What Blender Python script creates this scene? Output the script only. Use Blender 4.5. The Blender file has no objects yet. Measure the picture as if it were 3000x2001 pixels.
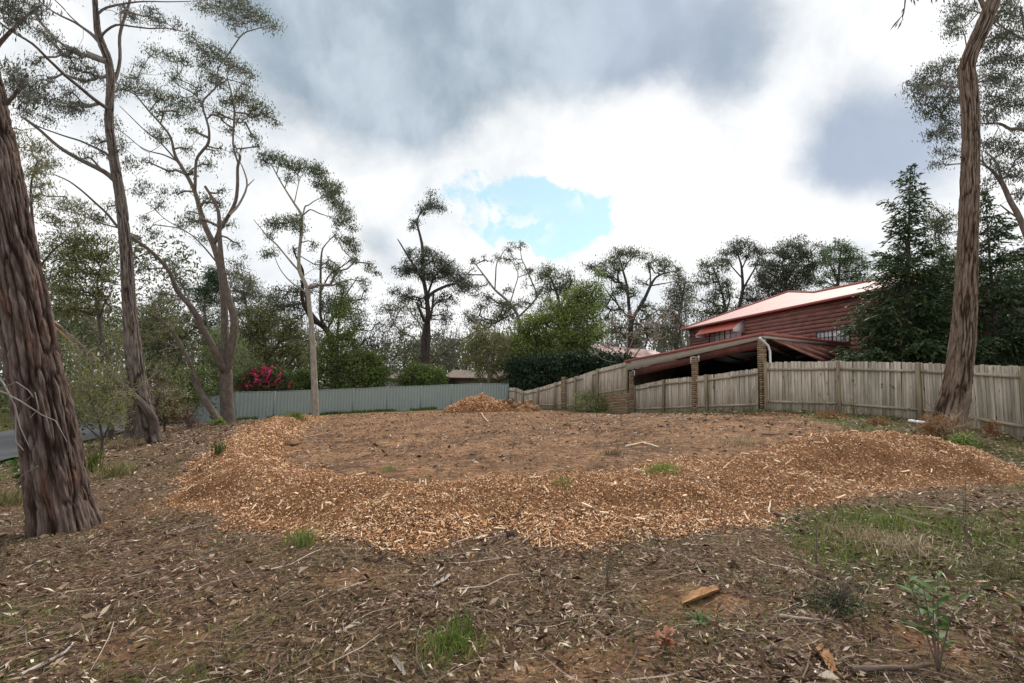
import bpy, math, random
import numpy as np
from mathutils import Vector, Matrix
random.seed(7)
RNG = np.random.default_rng(11)
scene = bpy.context.scene
COL = scene.collection
# ------------------------------------------------------------------ camera
FPX, EYE, PITCH, ROLL = 1500.0, 1.6, math.atan(0.08), 0.02
_F = np.array([0, math.cos(PITCH), math.sin(PITCH)])
_R0 = np.array([1.0, 0, 0]); _U0 = np.array([0, -math.sin(PITCH), math.cos(PITCH)])
_U = _U0*math.cos(ROLL) - _R0*math.sin(ROLL); _R = _R0*math.cos(ROLL) + _U0*math.sin(ROLL)
cam_d = bpy.data.cameras.new("camera"); cam = bpy.data.objects.new("camera", cam_d); COL.objects.link(cam)
cam_d.sensor_width = 36.0; cam_d.lens = 36.0*FPX/3000.0; cam_d.clip_start = 0.05; cam_d.clip_end = 3000
m = Matrix.Identity(4)
for i in range(3):
    m[i][0] = _R[i]; m[i][1] = _U[i]; m[i][2] = -_F[i]
m[2][3] = EYE
cam.matrix_world = m
scene.camera = cam
# ------------------------------------------------------------------ light and sky
scene.view_settings.view_transform = 'Standard'; scene.view_settings.look = 'None'
scene.view_settings.exposure = 0.3; scene.view_settings.gamma = 1.0
scene.view_settings.use_curve_mapping = False
scene.cycles.max_bounces = 6; scene.cycles.diffuse_bounces = 3; scene.cycles.transparent_max_bounces = 8
SUN_EL, SUN_AZ = 48.0, 28.0            # degrees; azimuth measured from +Y (view) towards +X (right)
sl = bpy.data.lights.new("sun", 'SUN'); sl.energy = 2.7; sl.angle = math.radians(10); sl.color = (1, .95, .88)
so = bpy.data.objects.new("sun", sl); COL.objects.link(so)
_sd = Vector((math.sin(math.radians(SUN_AZ))*math.cos(math.radians(SUN_EL)), math.cos(math.radians(SUN_AZ))*math.cos(math.radians(SUN_EL)), math.sin(math.radians(SUN_EL))))
so.rotation_euler = _sd.to_track_quat('Z', 'Y').to_euler()
so.location = (0, 0, 40)

def P(px, py, D):
    d = _F + (px-1500.0)/FPX*_R - (py-1000.5)/FPX*_U
    t = D/d[1]
    return np.array([d[0]*t, D, EYE + d[2]*t])
def DIR(px, py):
    d = _F + (px-1500.0)/FPX*_R - (py-1000.5)/FPX*_U
    return d/np.linalg.norm(d)

world = bpy.data.worlds.new("World"); scene.world = world; world.use_nodes = True
nt = world.node_tree; nt.nodes.clear()
def N(t, **k):
    n = nt.nodes.new(t)
    for a, b in k.items(): setattr(n, a, b)
    return n
def MATH(op, a, b=None, c=None, clamp=False):
    n = N('ShaderNodeMath', operation=op, use_clamp=clamp)
    for i, v in enumerate((a, b, c)):
        if v is None: continue
        if isinstance(v, (int, float)): n.inputs[i].default_value = v
        else: nt.links.new(v, n.inputs[i])
    return n.outputs[0]
def SMOOTH(x, a, b):
    n = N('ShaderNodeMapRange', interpolation_type='SMOOTHSTEP'); nt.links.new(x, n.inputs[0])
    n.inputs[1].default_value = a; n.inputs[2].default_value = b
    return n.outputs[0]
def MIXC(f, a, b):
    n = N('ShaderNodeMix', data_type='RGBA')
    if isinstance(f, float): n.inputs[0].default_value = f
    else: nt.links.new(f, n.inputs[0])
    for s, v in ((6, a), (7, b)):
        if isinstance(v, tuple): n.inputs[s].default_value = (*v, 1)
        else: nt.links.new(v, n.inputs[s])
    return n.outputs[2]
tc = N('ShaderNodeTexCoord').outputs['Generated']
def NOISE(scale, detail=5, rough=.55, vec=None, off=0.0, stretch=(1, 1, 1)):
    mp = N('ShaderNodeMapping'); nt.links.new(vec or tc, mp.inputs[0]); mp.inputs['Location'].default_value = (off, off*.7, off*1.3)
    mp.inputs['Scale'].default_value = stretch
    n = N('ShaderNodeTexNoise'); nt.links.new(mp.outputs[0], n.inputs['Vector'])
    n.inputs['Scale'].default_value = scale; n.inputs['Detail'].default_value = detail; n.inputs['Roughness'].default_value = rough
    return n
def warp(vec, scale, amp, off, detail=5):
    n = NOISE(scale, detail, .6, vec, off)
    a = N('ShaderNodeVectorMath', operation='SUBTRACT'); nt.links.new(n.outputs['Color'], a.inputs[0]); a.inputs[1].default_value = (.5, .5, .5)
    b = N('ShaderNodeVectorMath', operation='SCALE'); nt.links.new(a.outputs[0], b.inputs[0]); b.inputs['Scale'].default_value = amp
    c = N('ShaderNodeVectorMath', operation='ADD'); nt.links.new(vec, c.inputs[0]); nt.links.new(b.outputs[0], c.inputs[1])
    return c.outputs[0]
def clouds(vec, blobs):
    out = None
    for (px, py, r, w) in blobs:
        d = DIR(px, py)
        s = N('ShaderNodeVectorMath', operation='DISTANCE'); nt.links.new(vec, s.inputs[0]); s.inputs[1].default_value = tuple(d)
        x = MATH('DIVIDE', s.outputs['Value'], r/FPX)
        x = MATH('MULTIPLY', MATH('POWER', 2.718, MATH('MULTIPLY', MATH('MULTIPLY', x, x), -1.0)), w)
        out = x if out is None else MATH('ADD', out, x)
    return out
wv = warp(tc, 4.0, .10, 3.0); wf = warp(wv, 22.0, .02, 9.0)
grey = clouds(wv, [(820, 40, 170, .38), (1000, 120, 200, .6), (1180, 230, 170, .65), (1360, 80, 200, .58), (1230, 330, 90, .45), (1600, -20, 220, .6),
                   (1850, 60, 170, .55), (1880, 130, 95, .5), (2150, 190, 80, .55), (2120, 60, 130, .45), (2420, 450, 120, .45), (2560, 380, 120, .6), (2690, 430, 140, .6),
                   (1300, -380, 520, .8), (280, 120, 420, .28), (1150, 790, 80, .4), (1100, 720, 60, .3), (2350, 160, 200, .2)])
gn = NOISE(2.2, 6, .5, wv, 5.0).outputs['Fac']
gmask = SMOOTH(MATH('ADD', grey, MATH('ADD', MATH('MULTIPLY', MATH('SUBTRACT', gn, .5), 1.0), MATH('MULTIPLY', MATH('SUBTRACT', NOISE(11.0, 6, .6, wf, 6.0).outputs['Fac'], .5), .55))), .24, 1.05)
tone = NOISE(7.0, 6, .55, wv, 2.0, (1, 1, .6)).outputs['Fac']
greyc = MIXC(SMOOTH(tone, .3, .72), (2.8, 3.45, 4.1), (5.0, 5.75, 6.5))
gb = clouds(wv, [(2600, 420, 260, 1.0), (1950, 130, 200, .7)])
greyc = MIXC(MATH('MULTIPLY', gb, .8, clamp=True), greyc, (3.7, 4.3, 5.5))
hn = NOISE(3.2, 7, .6, wv, 8.0).outputs['Fac']
white = MIXC(SMOOTH(hn, .30, .56), (6.3, 6.75, 7.15), (8.7, 8.75, 8.8))
cl = MIXC(gmask, white, greyc)
blue = clouds(wf, [(1420, 595, 95, 1.0), (1500, 625, 105, 1.0), (1590, 640, 95, 1.0), (1680, 665, 85, 1.1), (1750, 630, 60, 1.0), (1545, 520, 42, .8), (1640, 700, 75, .9), (1740, 680, 45, .7), (1300, 600, 40, .5)])
wn = NOISE(10.0, 9, .62, wf, 1.5).outputs['Fac']
bmask = SMOOTH(MATH('SUBTRACT', MATH('ADD', blue, MATH('MULTIPLY', MATH('MULTIPLY', MATH('SUBTRACT', wn, .5), 4.2), SMOOTH(blue, .15, .6))), .62), 0.0, .55)
wisps = MATH('MULTIPLY', clouds(wf, [(1440, 640, 60, 1.), (1560, 680, 50, .9), (1690, 600, 30, .6)]), SMOOTH(NOISE(30, 6, .6, wf, 4).outputs['Fac'], .42, .56))
bmask = MATH('MULTIPLY', bmask, MATH('SUBTRACT', 1.0, wisps, clamp=True), clamp=True)
sky = N('ShaderNodeTexSky', sky_type='NISHITA'); sky.sun_disc = False
sky.sun_elevation = math.radians(SUN_EL); sky.sun_rotation = math.radians(SUN_AZ); sky.dust_density = .6; sky.ozone_density = 1.6
skyc = N('ShaderNodeMix', data_type='RGBA', blend_type='MULTIPLY'); skyc.inputs[0].default_value = 1.0
nt.links.new(sky.outputs[0], skyc.inputs[6]); skyc.inputs[7].default_value = (1.0, 1.35, 1.1, 1)
fin = MIXC(bmask, cl, MIXC(.24, skyc.outputs[2], (10.0, 10.0, 10.0)))
bg = N('ShaderNodeBackground'); nt.links.new(fin, bg.inputs[0]); bg.inputs[1].default_value = .1
wo = N('ShaderNodeOutputWorld'); nt.links.new(bg.outputs[0], wo.inputs[0])
try:
    world.cycles.sampling_method = 'MANUAL'; world.cycles.sample_map_resolution = 512
except Exception: pass

# ------------------------------------------------------------------ helpers: materials
MATS = {}
class MT:
    def __init__(s, name):
        s.m = bpy.data.materials.new(name); s.m.use_nodes = True; s.t = s.m.node_tree; s.t.nodes.clear(); MATS[name] = s.m
        s.out = s.n('ShaderNodeOutputMaterial')
    def n(s, t, **k):
        x = s.t.nodes.new(t)
        for a, b in k.items(): setattr(x, a, b)
        return x
    def l(s, a, b): s.t.links.new(a, b)
    def noise(s, vec, scale, detail=4, rough=.55, sc=None):
        if sc is not None:
            mp = s.n('ShaderNodeMapping'); s.l(vec, mp.inputs[0]); mp.inputs['Scale'].default_value = sc; vec = mp.outputs[0]
        x = s.n('ShaderNodeTexNoise'); s.l(vec, x.inputs['Vector']); x.inputs['Scale'].default_value = scale
        x.inputs['Detail'].default_value = detail; x.inputs['Roughness'].default_value = rough
        return x.outputs['Fac']
    def ramp(s, f, stops, interp='LINEAR'):
        r = s.n('ShaderNodeValToRGB'); s.l(f, r.inputs[0]); e = r.color_ramp.elements; r.color_ramp.interpolation = interp
        while len(e) < len(stops): e.new(.5)
        for x, (p, c) in zip(e, stops): x.position = p; x.color = (*c, 1) if len(c) == 3 else c
        return r.outputs[0]
    def mix(s, f, a, b, mode='MIX'):
        x = s.n('ShaderNodeMix', data_type='RGBA', blend_type=mode)
        if isinstance(f, (int, float)): x.inputs[0].default_value = f
        else: s.l(f, x.inputs[0])
        for k, v in ((6, a), (7, b)):
            if isinstance(v, tuple): x.inputs[k].default_value = (*v, 1)
            else: s.l(v, x.inputs[k])
        return x.outputs[2]
    def math(s, op, a, b=0.0):
        x = s.n('ShaderNodeMath', operation=op)
        for i, v in enumerate((a, b)):
            if isinstance(v, (int, float)): x.inputs[i].default_value = v
            else: s.l(v, x.inputs[i])
        return x.outputs[0]
    def fin(s, col, rough=.8, spec=.3, bump=None, bd=.02, bs=.6, metal=0.0, trans=0.0, alpha=None):
        p = s.n('ShaderNodeBsdfPrincipled')
        if isinstance(col, tuple): p.inputs['Base Color'].default_value = (*col, 1)
        else: s.l(col, p.inputs['Base Color'])
        if isinstance(rough, (int, float)): p.inputs['Roughness'].default_value = rough
        else: s.l(rough, p.inputs['Roughness'])
        p.inputs['Specular IOR Level'].default_value = spec; p.inputs['Metallic'].default_value = metal
        if bump is not None:
            b = s.n('ShaderNodeBump'); s.l(bump, b.inputs['Height']); b.inputs['Distance'].default_value = bd; b.inputs['Strength'].default_value = bs
            s.l(b.outputs[0], p.inputs['Normal'])
        o = p.outputs[0]
        if trans > 0:
            tr = s.n('ShaderNodeBsdfTranslucent')
            if isinstance(col, tuple): tr.inputs[0].default_value = (*col, 1)
            else: s.l(col, tr.inputs[0])
            mx = s.n('ShaderNodeMixShader'); mx.inputs[0].default_value = trans; s.l(o, mx.inputs[1]); s.l(tr.outputs[0], mx.inputs[2]); o = mx.outputs[0]
        s.l(o, s.out.inputs[0]); return s.m
    def obj(s): return s.n('ShaderNodeTexCoord').outputs['Object']
    def uv(s): return s.n('ShaderNodeTexCoord').outputs['UV']
    def attr(s, nm): return s.n('ShaderNodeAttribute', attribute_name=nm).outputs['Fac']
    def rnd(s): return s.n('ShaderNodeObjectInfo').outputs['Random']

def tone_mat(name, stops, rough=.7, trans=0.0, spec=.3, grain=None):
    M = MT(name); c = M.ramp(M.attr('tone'), stops)
    if grain:
        g = M.noise(M.obj(), grain, 3, .6); c = M.mix(1.0, c, M.ramp(g, [(.3, (.6, .6, .6)), (.7, (1.15, 1.15, 1.15))]), 'MULTIPLY')
    return M.fin(c, rough, spec, trans=trans)

# ------------------------------------------------------------------ helpers: meshes
def link(o, parent=None):
    COL.objects.link(o)
    if parent is not None: o.parent = parent
    return o
def tag(o, label=None, cat=None, group=None, kind=None):
    if label: o['label'] = label
    if cat: o['category'] = cat
    if group: o['group'] = group
    if kind: o['kind'] = kind
    return o
def empty(name, loc, label=None, cat=None, group=None, rz=0.0):
    o = bpy.data.objects.new(name, None); o.location = tuple(float(v) for v in loc); o.rotation_euler = (0, 0, rz); COL.objects.link(o)
    return tag(o, label, cat, group)

class Buf:
    """collects quads/tris with material index, tone per face and uv per loop"""
    def __init__(s): s.v = []; s.f = []; s.n = 0
    def add(s, V, Fq, mat=0, tone=None, uv=None):
        V = np.asarray(V, float).reshape(-1, 3); Fq = np.asarray(Fq, int)
        if len(Fq) == 0: return
        if tone is None: tone = np.full(len(Fq), .5)
        elif np.isscalar(tone): tone = np.full(len(Fq), float(tone))
        if uv is None: uv = np.zeros((len(Fq), Fq.shape[1], 2))
        s.v.append(V); s.f.append((Fq + s.n, mat, tone, uv)); s.n += len(V)
    def mesh(s, name, mats, smooth=False):
        me = bpy.data.meshes.new(name)
        V = np.concatenate(s.v) if s.v else np.zeros((0, 3))
        me.vertices.add(len(V)); me.vertices.foreach_set('co', V.astype(np.float32).ravel())
        loops = np.concatenate([f.ravel() for f, *_ in s.f]); tot = np.concatenate([np.full(len(f), f.shape[1]) for f, *_ in s.f])
        start = np.concatenate([[0], np.cumsum(tot)[:-1]])
        me.loops.add(len(loops)); me.loops.foreach_set('vertex_index', loops.astype(np.int32))
        me.polygons.add(len(tot)); me.polygons.foreach_set('loop_start', start.astype(np.int32)); me.polygons.foreach_set('loop_total', tot.astype(np.int32))
        me.polygons.foreach_set('material_index', np.concatenate([np.full(len(f), mt) for f, mt, *_ in s.f]).astype(np.int32))
        if smooth: me.polygons.foreach_set('use_smooth', np.ones(len(tot), bool))
        me.update(calc_edges=True)
        a = me.attributes.new('tone', 'FLOAT', 'FACE'); a.data.foreach_set('value', np.concatenate([t for *_, t, u in s.f]).astype(np.float32))
        ul = me.uv_layers.new(name='UVMap'); ul.data.foreach_set('uv', np.concatenate([u.reshape(-1) for *_, u in s.f]).astype(np.float32))
        for mm in (mats if isinstance(mats, (list, tuple)) else [mats]): me.materials.append(mm)
        return me
    def build(s, name, mats, parent=None, origin=None, smooth=False):
        if origin is not None:
            o3 = np.asarray(origin, float)
            s.v = [v - o3 for v in s.v]
        o = bpy.data.objects.new(name, s.mesh(name, mats, smooth)); link(o, parent)
        if parent is None and origin is not None: o.location = tuple(float(v) for v in origin)
        return o

BOXF = np.array([[0, 1, 3, 2], [4, 6, 7, 5], [0, 4, 5, 1], [2, 3, 7, 6], [0, 2, 6, 4], [1, 5, 7, 3]])
def box_v(c, sx, sy, sz, R=None):
    v = np.array([[x, y, z] for x in (-.5, .5) for y in (-.5, .5) for z in (-.5, .5)])*np.array([sx, sy, sz])
    if R is not None: v = v @ np.asarray(R).T
    return v + np.asarray(c)
def hexa(b, pts8, mat=0, tone=None):
    """pts8: bottom quad 4 then top quad 4 (same order)"""
    b.add(pts8, [[3, 2, 1, 0], [4, 5, 6, 7], [0, 1, 5, 4], [1, 2, 6, 5], [2, 3, 7, 6], [3, 0, 4, 7]], mat, tone)
def bar(b, p, q, w, h, up=(0, 0, 1), mat=0, tone=None):
    """box from p to q, w across (perp to up), h along up"""
    p = np.asarray(p, float); q = np.asarray(q, float); d = q-p; d /= np.linalg.norm(d)
    u = np.asarray(up, float); s = np.cross(d, u); s /= np.linalg.norm(s); u = np.cross(s, d)
    s = s*w/2; u = u*h/2
    hexa(b, [p-s-u, q-s-u, q+s-u, p+s-u, p-s+u, q-s+u, q+s+u, p+s+u], mat, tone)
def tube(b, pts, rad, n=6, mat=0, tone=None, cap=True, u0=0.0):
    pts = np.asarray(pts, float); rad = np.asarray(rad, float); k = len(pts)
    t = np.gradient(pts, axis=0); t /= np.linalg.norm(t, axis=1)[:, None]+1e-9
    ref = np.array([0, 1.0, 0]) if abs(t[0][1]) < .8 else np.array([1.0, 0, 0])   # seam turned away (+Y)
    s1 = ref - t*(t @ ref)[:, None]; s1 /= np.linalg.norm(s1, axis=1)[:, None]+1e-9
    s2 = np.cross(t, s1)
    a = np.arange(n)*2*math.pi/n
    V = pts[:, None, :] + rad[:, None, None]*(np.cos(a)[None, :, None]*s1[:, None, :] + np.sin(a)[None, :, None]*s2[:, None, :])
    V = V.reshape(-1, 3)
    i = np.arange(k-1)[:, None]; j = np.arange(n)[None, :]; j2 = (j+1) % n
    Fq = np.stack([i*n+j, i*n+j2, (i+1)*n+j2, (i+1)*n+j], -1).reshape(-1, 4)
    L = np.concatenate([[0], np.cumsum(np.linalg.norm(np.diff(pts, axis=0), axis=1))])
    c = 2*math.pi*rad.mean()
    ju = np.broadcast_to(j, (k-1, n)); li = np.broadcast_to(i, (k-1, n))
    uv = np.stack([np.stack([ju/n*c+u0, L[li]], -1), np.stack([(ju+1)/n*c+u0, L[li]], -1), np.stack([(ju+1)/n*c+u0, L[li+1]], -1), np.stack([ju/n*c+u0, L[li+1]], -1)], -2).reshape(-1, 4, 2)
    b.add(V, Fq, mat, tone, uv)
    if cap and n <= 8 and n >= 3:
        b.add(V[-n:], [list(range(n))], mat, tone); b.add(V[:n], [list(range(n))[::-1]], mat, tone)

_H = np.random.default_rng(5).random((256, 256))
def vnoise(x, y, s=0):
    x = np.asarray(x, float)+s*17.3; y = np.asarray(y, float)+s*9.1
    xi = np.floor(x).astype(int); yi = np.floor(y).astype(int); fx = x-xi; fy = y-yi
    fx = fx*fx*(3-2*fx); fy = fy*fy*(3-2*fy)
    g = lambda a, c: _H[a & 255, c & 255]
    return (g(xi, yi)*(1-fx)+g(xi+1, yi)*fx)*(1-fy)+(g(xi, yi+1)*(1-fx)+g(xi+1, yi+1)*fx)*fy
def fbm(x, y, o=4, s=0):
    t = 0; a = .5; n = 0
    for k in range(o): t = t+a*vnoise(np.asarray(x)*2**k, np.asarray(y)*2**k, s+k*3); n += a; a *= .5
    return t/n

# ------------------------------------------------------------------ terrain
COLORBOND = [(558, 1176, 1243, 37.5), (622, 1161, 1238, 34.6), (690, 1148, 1232, 32), (801, 1146, 1227, 33.2), (917, 1142, 1219, 34.5), (1032, 1138.5, 1211, 35.8), (1133, 1133, 1206, 36.6),
             (1232, 1130, 1202.5, 37), (1322, 1126, 1199, 37.4), (1407, 1123, 1197, 37.8), (1487, 1124, 1197, 38.6)]
RIGHT_F = [(2246, 1061, 1202, 19.1), (2461, 1058, 1210, 17.9), (2702, 1062, 1232, 16.2), (3022, 1074, 1292, 13.3), (3420, 1092, 1410, 10.9)]
LOW_F = [(1862, 1130, 1213, 27.4), (1948, 1112, 1210, 24.5), (2075, 1099, 1206, 21.4), (2222, 1079, 1201, 19.3)]
FAR_F = [(1490, 1136, 1199, 38.3), (1512, 1136, 1199, 37.6), (1534, 1146, 1199, 36.4), (1578, 1136, 1198.5, 34.8), (1627, 1121, 1198, 33), (1688, 1103, 1200, 31.2), (1753, 1081, 1206, 29.5), (1838, 1059, 1212, 27.9)]
anch = [P(a, c, d) for a, b_, c, d in COLORBOND+RIGHT_F+LOW_F+FAR_F]
anch += [P(190, 1545, 6.4), P(440, 1292, 17.4), P(665, 1240, 29), P(925, 1218, 29.5), P(2790, 1266, 12.2), P(1849, 1213, 27)]
anch += [np.array(a, float) for a in [(0, 0, 0), (-3, 0, -.12), (4, 0, .1), (0, 5, 0), (3, 5, .06), (-2.5, 4, -.1), (5, 5.5, .2), (0, 9, .12), (3, 10, .25), (-3, 11, -.05), (0, 16, .05), (5, 15, .5),
         (-18, 12, -1.35), (-20, 20, -1.4), (-24, 32, -1.45), (-13, 8, -1.15), (-30, 20, -1.5), (-30, 5, -1.5), (-8, 0, -.7), (12, 0, .5), (-30, 60, -1.5), (0, 60, -.8), (30, 60, .6), (18, 30, 1.0), (16, 16, .8),
         (-80, 120, -2), (80, 120, 1.), (0, 120, -1), (-60, 40, -2), (60, 30, 1.2), (0, -10, 0), (-20, -10, -1.2), (20, -10, .7)]]
anch = np.array(anch)
def _k(r): return np.where(r > 1e-6, r*r*np.log(r+1e-9), 0)*1.0
_d = np.linalg.norm(anch[:, None, :2]-anch[None, :, :2], axis=2)
_A = _d + np.eye(len(anch))*(-.25)     # linear (biharmonic 3D) kernel with light smoothing
_Pm = np.c_[np.ones(len(anch)), anch[:, :2]]
_S = np.block([[_A, _Pm], [_Pm.T, np.zeros((3, 3))]])
_W = np.linalg.solve(_S, np.r_[anch[:, 2], 0, 0, 0])
def base_h(x, y):
    x = np.asarray(x, float); y = np.asarray(y, float); sh = x.shape; x = x.ravel(); y = y.ravel(); out = np.zeros(len(x))
    for i in range(0, len(x), 20000):
        X = x[i:i+20000]; Y = y[i:i+20000]
        r = np.sqrt((X[:, None]-anch[None, :, 0])**2+(Y[:, None]-anch[None, :, 1])**2+.8)
        out[i:i+20000] = r @ _W[:len(anch)] + _W[-3]+_W[-2]*X+_W[-1]*Y
    return out.reshape(sh)
RIDGE = np.array([(-11.6, 27, 1.9, .25), (-9.2, 20, 1.4, .3), (-7.2, 14.5, 1.1, .38), (-5.55, 10.6, 1.05, .42), (-4.15, 8.1, 1.0, .36), (-2.7, 7.0, 1.25, .30), (-1.2, 6.6, 1.5, .26), (0.2, 6.6, 1.6, .28), (2.0, 6.9, 1.6, .34),
                  (3.8, 7.6, 1.6, .46), (5.4, 8.4, 1.75, .6), (6.7, 8.8, 1.45, .55), (8.0, 9.3, .9, .2)])
RIDGE[:, 2] *= .88; RIDGE[4:11, 1] += .12
def ridge_h(x, y):
    """returns height above ground and 0..1 coverage"""
    x = np.asarray(x, float); y = np.asarray(y, float); best = np.full(x.shape, 9.0); H = np.zeros(x.shape)
    wob = (fbm(x*1.1, y*1.1, 4, 4)-.5)*.8
    for a, b_ in zip(RIDGE[:-1], RIDGE[1:]):
        dx, dy = b_[0]-a[0], b_[1]-a[1]; t = np.clip(((x-a[0])*dx+(y-a[1])*dy)/(dx*dx+dy*dy), 0, 1)
        d = np.hypot(x-a[0]-t*dx, y-a[1]-t*dy); w = a[2]+t*(b_[2]-a[2]); h = a[3]+t*(b_[3]-a[3])
        q = d/w + wob
        H = np.where(q < best, h, H); best = np.minimum(best, q)
    s = np.clip(1-best, 0, 1); cov = np.clip((1.22-best)/.42, 0, 1)
    s = s*s*(3-2*s)
    lump = .75+.5*fbm(x*1.3, y*1.3, 3, 8)
    return H*s*lump, cov
def micro(x, y):
    return (fbm(x*.6, y*.6, 3, 1)-.5)*.10+(fbm(x*4, y*4, 3, 2)-.5)*.045
def ground(x, y, full=True):
    h = base_h(x, y)+micro(x, y)
    if full: h = h+ridge_h(x, y)[0]
    return h
def G(px, py, full=True, ymax=120.0):
    d = DIR(px, py); t = np.concatenate([np.arange(1.5, 20, .03), np.arange(20, ymax, .1)])
    x = d[0]*t; y = d[1]*t; z = EYE+d[2]*t; g = ground(x, y, full)
    i = np.argmax(z < g)
    return np.array([x[i], y[i], g[i]])
def onground(x, y, dz=0.0): return np.array([x, y, float(ground(np.array([x]), np.array([y]))[0])+dz])
# ------------------------------------------------------------------ materials
def bark_mat(name, c1, c2, c3, sc=(9, 1.0, 1), bs=.7, bd=.02, stain=(1, 1, 1)):
    M = MT(name); uv = M.uv()
    a = M.noise(uv, 3.2, 6, .62, sc); b_ = M.noise(uv, 1.4, 4, .6, (5, .6, 1)); f = M.noise(uv, 9, 4, .7, (sc[0]*1.3, sc[1]*1.5, 1))
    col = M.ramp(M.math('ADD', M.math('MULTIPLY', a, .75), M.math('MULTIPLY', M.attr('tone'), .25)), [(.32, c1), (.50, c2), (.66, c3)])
    crack_shade = M.ramp(M.attr('tone'), [(.12, (1, 1, 1)), (.36, (0, 0, 0))]); col = M.mix(crack_shade, col, c1)  # deep fissures go dark: inner fibre plus crevice shade painted into the colour
    col = M.mix(M.ramp(b_, [(.56, (0, 0, 0)), (.72, (.85, .85, .85))]), col, M.mix(1.0, col, stain, 'MULTIPLY'))
    h = M.math('ADD', a, M.math('MULTIPLY', f, .5))
    return M.fin(col, .9, .15, h, bd, bs)
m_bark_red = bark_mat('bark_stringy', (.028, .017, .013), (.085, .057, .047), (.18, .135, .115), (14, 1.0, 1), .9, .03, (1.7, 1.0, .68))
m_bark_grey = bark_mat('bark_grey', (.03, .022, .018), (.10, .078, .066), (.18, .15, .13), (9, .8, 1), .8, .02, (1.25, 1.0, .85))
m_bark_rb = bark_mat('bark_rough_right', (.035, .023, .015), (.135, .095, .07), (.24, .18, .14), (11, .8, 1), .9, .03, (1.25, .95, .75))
m_bark_smooth = bark_mat('bark_smooth', (.075, .058, .047), (.125, .10, .082), (.19, .16, .135), (3, 1.0, 1), .3, .01, (.8, .8, .75))
m_bark_pale = bark_mat('bark_pale', (.17, .145, .12), (.28, .245, .205), (.40, .36, .31), (3, .8, 1), .3, .01, (.7, .66, .6))
m_bark_dark = bark_mat('bark_dark', (.03, .023, .02), (.07, .055, .05), (.12, .10, .09), (8, 1, 1), .6, .02)
m_bark_twig = bark_mat('bark_twig', (.10, .085, .075), (.20, .175, .155), (.32, .28, .25), (4, 1, 1), .3, .01)

def leafm(name, dark, mid, light, trans=.22):
    return tone_mat(name, [(0, dark), (.5, mid), (1, light)], .55, trans, .25)
m_leaf_gum = leafm('leaf_gum', (.045, .058, .03), (.115, .14, .072), (.25, .27, .14), .32)
m_leaf_gumd = leafm('leaf_gum_dark', (.035, .044, .03), (.092, .106, .07), (.21, .225, .15), .3)
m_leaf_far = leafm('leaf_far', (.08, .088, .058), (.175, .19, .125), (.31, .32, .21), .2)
m_leaf_olive = leafm('leaf_olive', (.06, .068, .022), (.175, .185, .06), (.37, .37, .16), .3)
m_leaf_green = leafm('leaf_green', (.05, .078, .022), (.175, .235, .065), (.38, .44, .13), .3)
m_leaf_light = leafm('leaf_light', (.10, .14, .05), (.22, .28, .11), (.38, .43, .2), .35)
m_leaf_hedge = leafm('leaf_hedge', (.01, .02, .011), (.03, .058, .027), (.085, .13, .055), .1)
m_leaf_conifer = leafm('leaf_conifer', (.022, .038, .02), (.075, .115, .05), (.18, .24, .09), .2)
m_leaf_red = leafm('leaf_red', (.06, .02, .018), (.14, .05, .035), (.24, .12, .07), .25)
m_flower = leafm('flower_pink', (.35, .02, .09), (.62, .045, .17), (.82, .14, .32), .2)
m_grass = leafm('grass_blade', (.05, .065, .018), (.13, .185, .04), (.29, .35, .09), .3)
m_dry = leafm('dry_grass', (.16, .12, .07), (.33, .25, .15), (.55, .45, .3), .2)
m_chip = tone_mat('wood_chip', [(0, (.05, .024, .013)), (.2, (.265, .115, .052)), (.42, (.545, .285, .135)), (.72, (.73, .465, .265)), (1, (.90, .76, .57))], .75, 0, .2)
m_litter = tone_mat('litter_leaf', [(0, (.025, .014, .008)), (.3, (.095, .048, .026)), (.52, (.21, .122, .074)), (.78, (.40, .28, .19)), (1, (.78, .67, .53))], .6, 0, .35)
m_stick = tone_mat('stick_wood', [(0, (.03, .018, .013)), (.45, (.115, .07, .052)), (.8, (.25, .18, .145)), (1, (.52, .44, .37))], .75, 0, .2)

# ground
M = MT('ground_soil'); o = M.obj()
n1 = M.noise(o, .55, 5, .6); n2 = M.noise(o, 6, 6, .65); n3 = M.noise(o, 34, 5, .7); n4 = M.noise(o, 2.1, 5, .6)
soil = M.ramp(n2, [(.3, (.095, .055, .032)), (.5, (.215, .127, .075)), (.7, (.36, .22, .13))])
soil = M.mix(1.0, soil, M.ramp(n1, [(.38, (.58, .56, .54)), (.60, (1.2, 1.17, 1.1))]), 'MULTIPLY')
soil = M.mix(M.ramp(n4, [(.50, (0, 0, 0)), (.68, (.8, .8, .8))]), soil, M.ramp(n3, [(.3, (.28, .145, .075)), (.7, (.46, .255, .14))]))
lit = M.ramp(n3, [(.3, (.028, .018, .010)), (.45, (.095, .06, .035)), (.6, (.19, .125, .075)), (.75, (.32, .23, .145))])
col = M.mix(M.attr('litter'), soil, lit)
gr = M.ramp(n2, [(.3, (.045, .05, .016)), (.7, (.13, .135, .045))])
gm = M.ramp(M.math('ADD', M.attr('grass'), M.math('MULTIPLY', M.math('SUBTRACT', n2, .5), 1.2)), [(.45, (0, 0, 0)), (.6, (1, 1, 1))])
col = M.mix(gm, col, gr)
n5 = M.noise(o, 13, 5, .75, (1, 1.6, 1)); col = M.mix(1.0, col, M.ramp(n5, [(.36, (.45, .43, .42)), (.5, (1, 1, 1)), (.66, (1.3, 1.28, 1.25))]), 'MULTIPLY')
fine = M.ramp(n3, [(.3, (.42, .42, .42)), (.66, (1.35, 1.35, 1.35))]); col = M.mix(1.0, col, fine, 'MULTIPLY')
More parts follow.
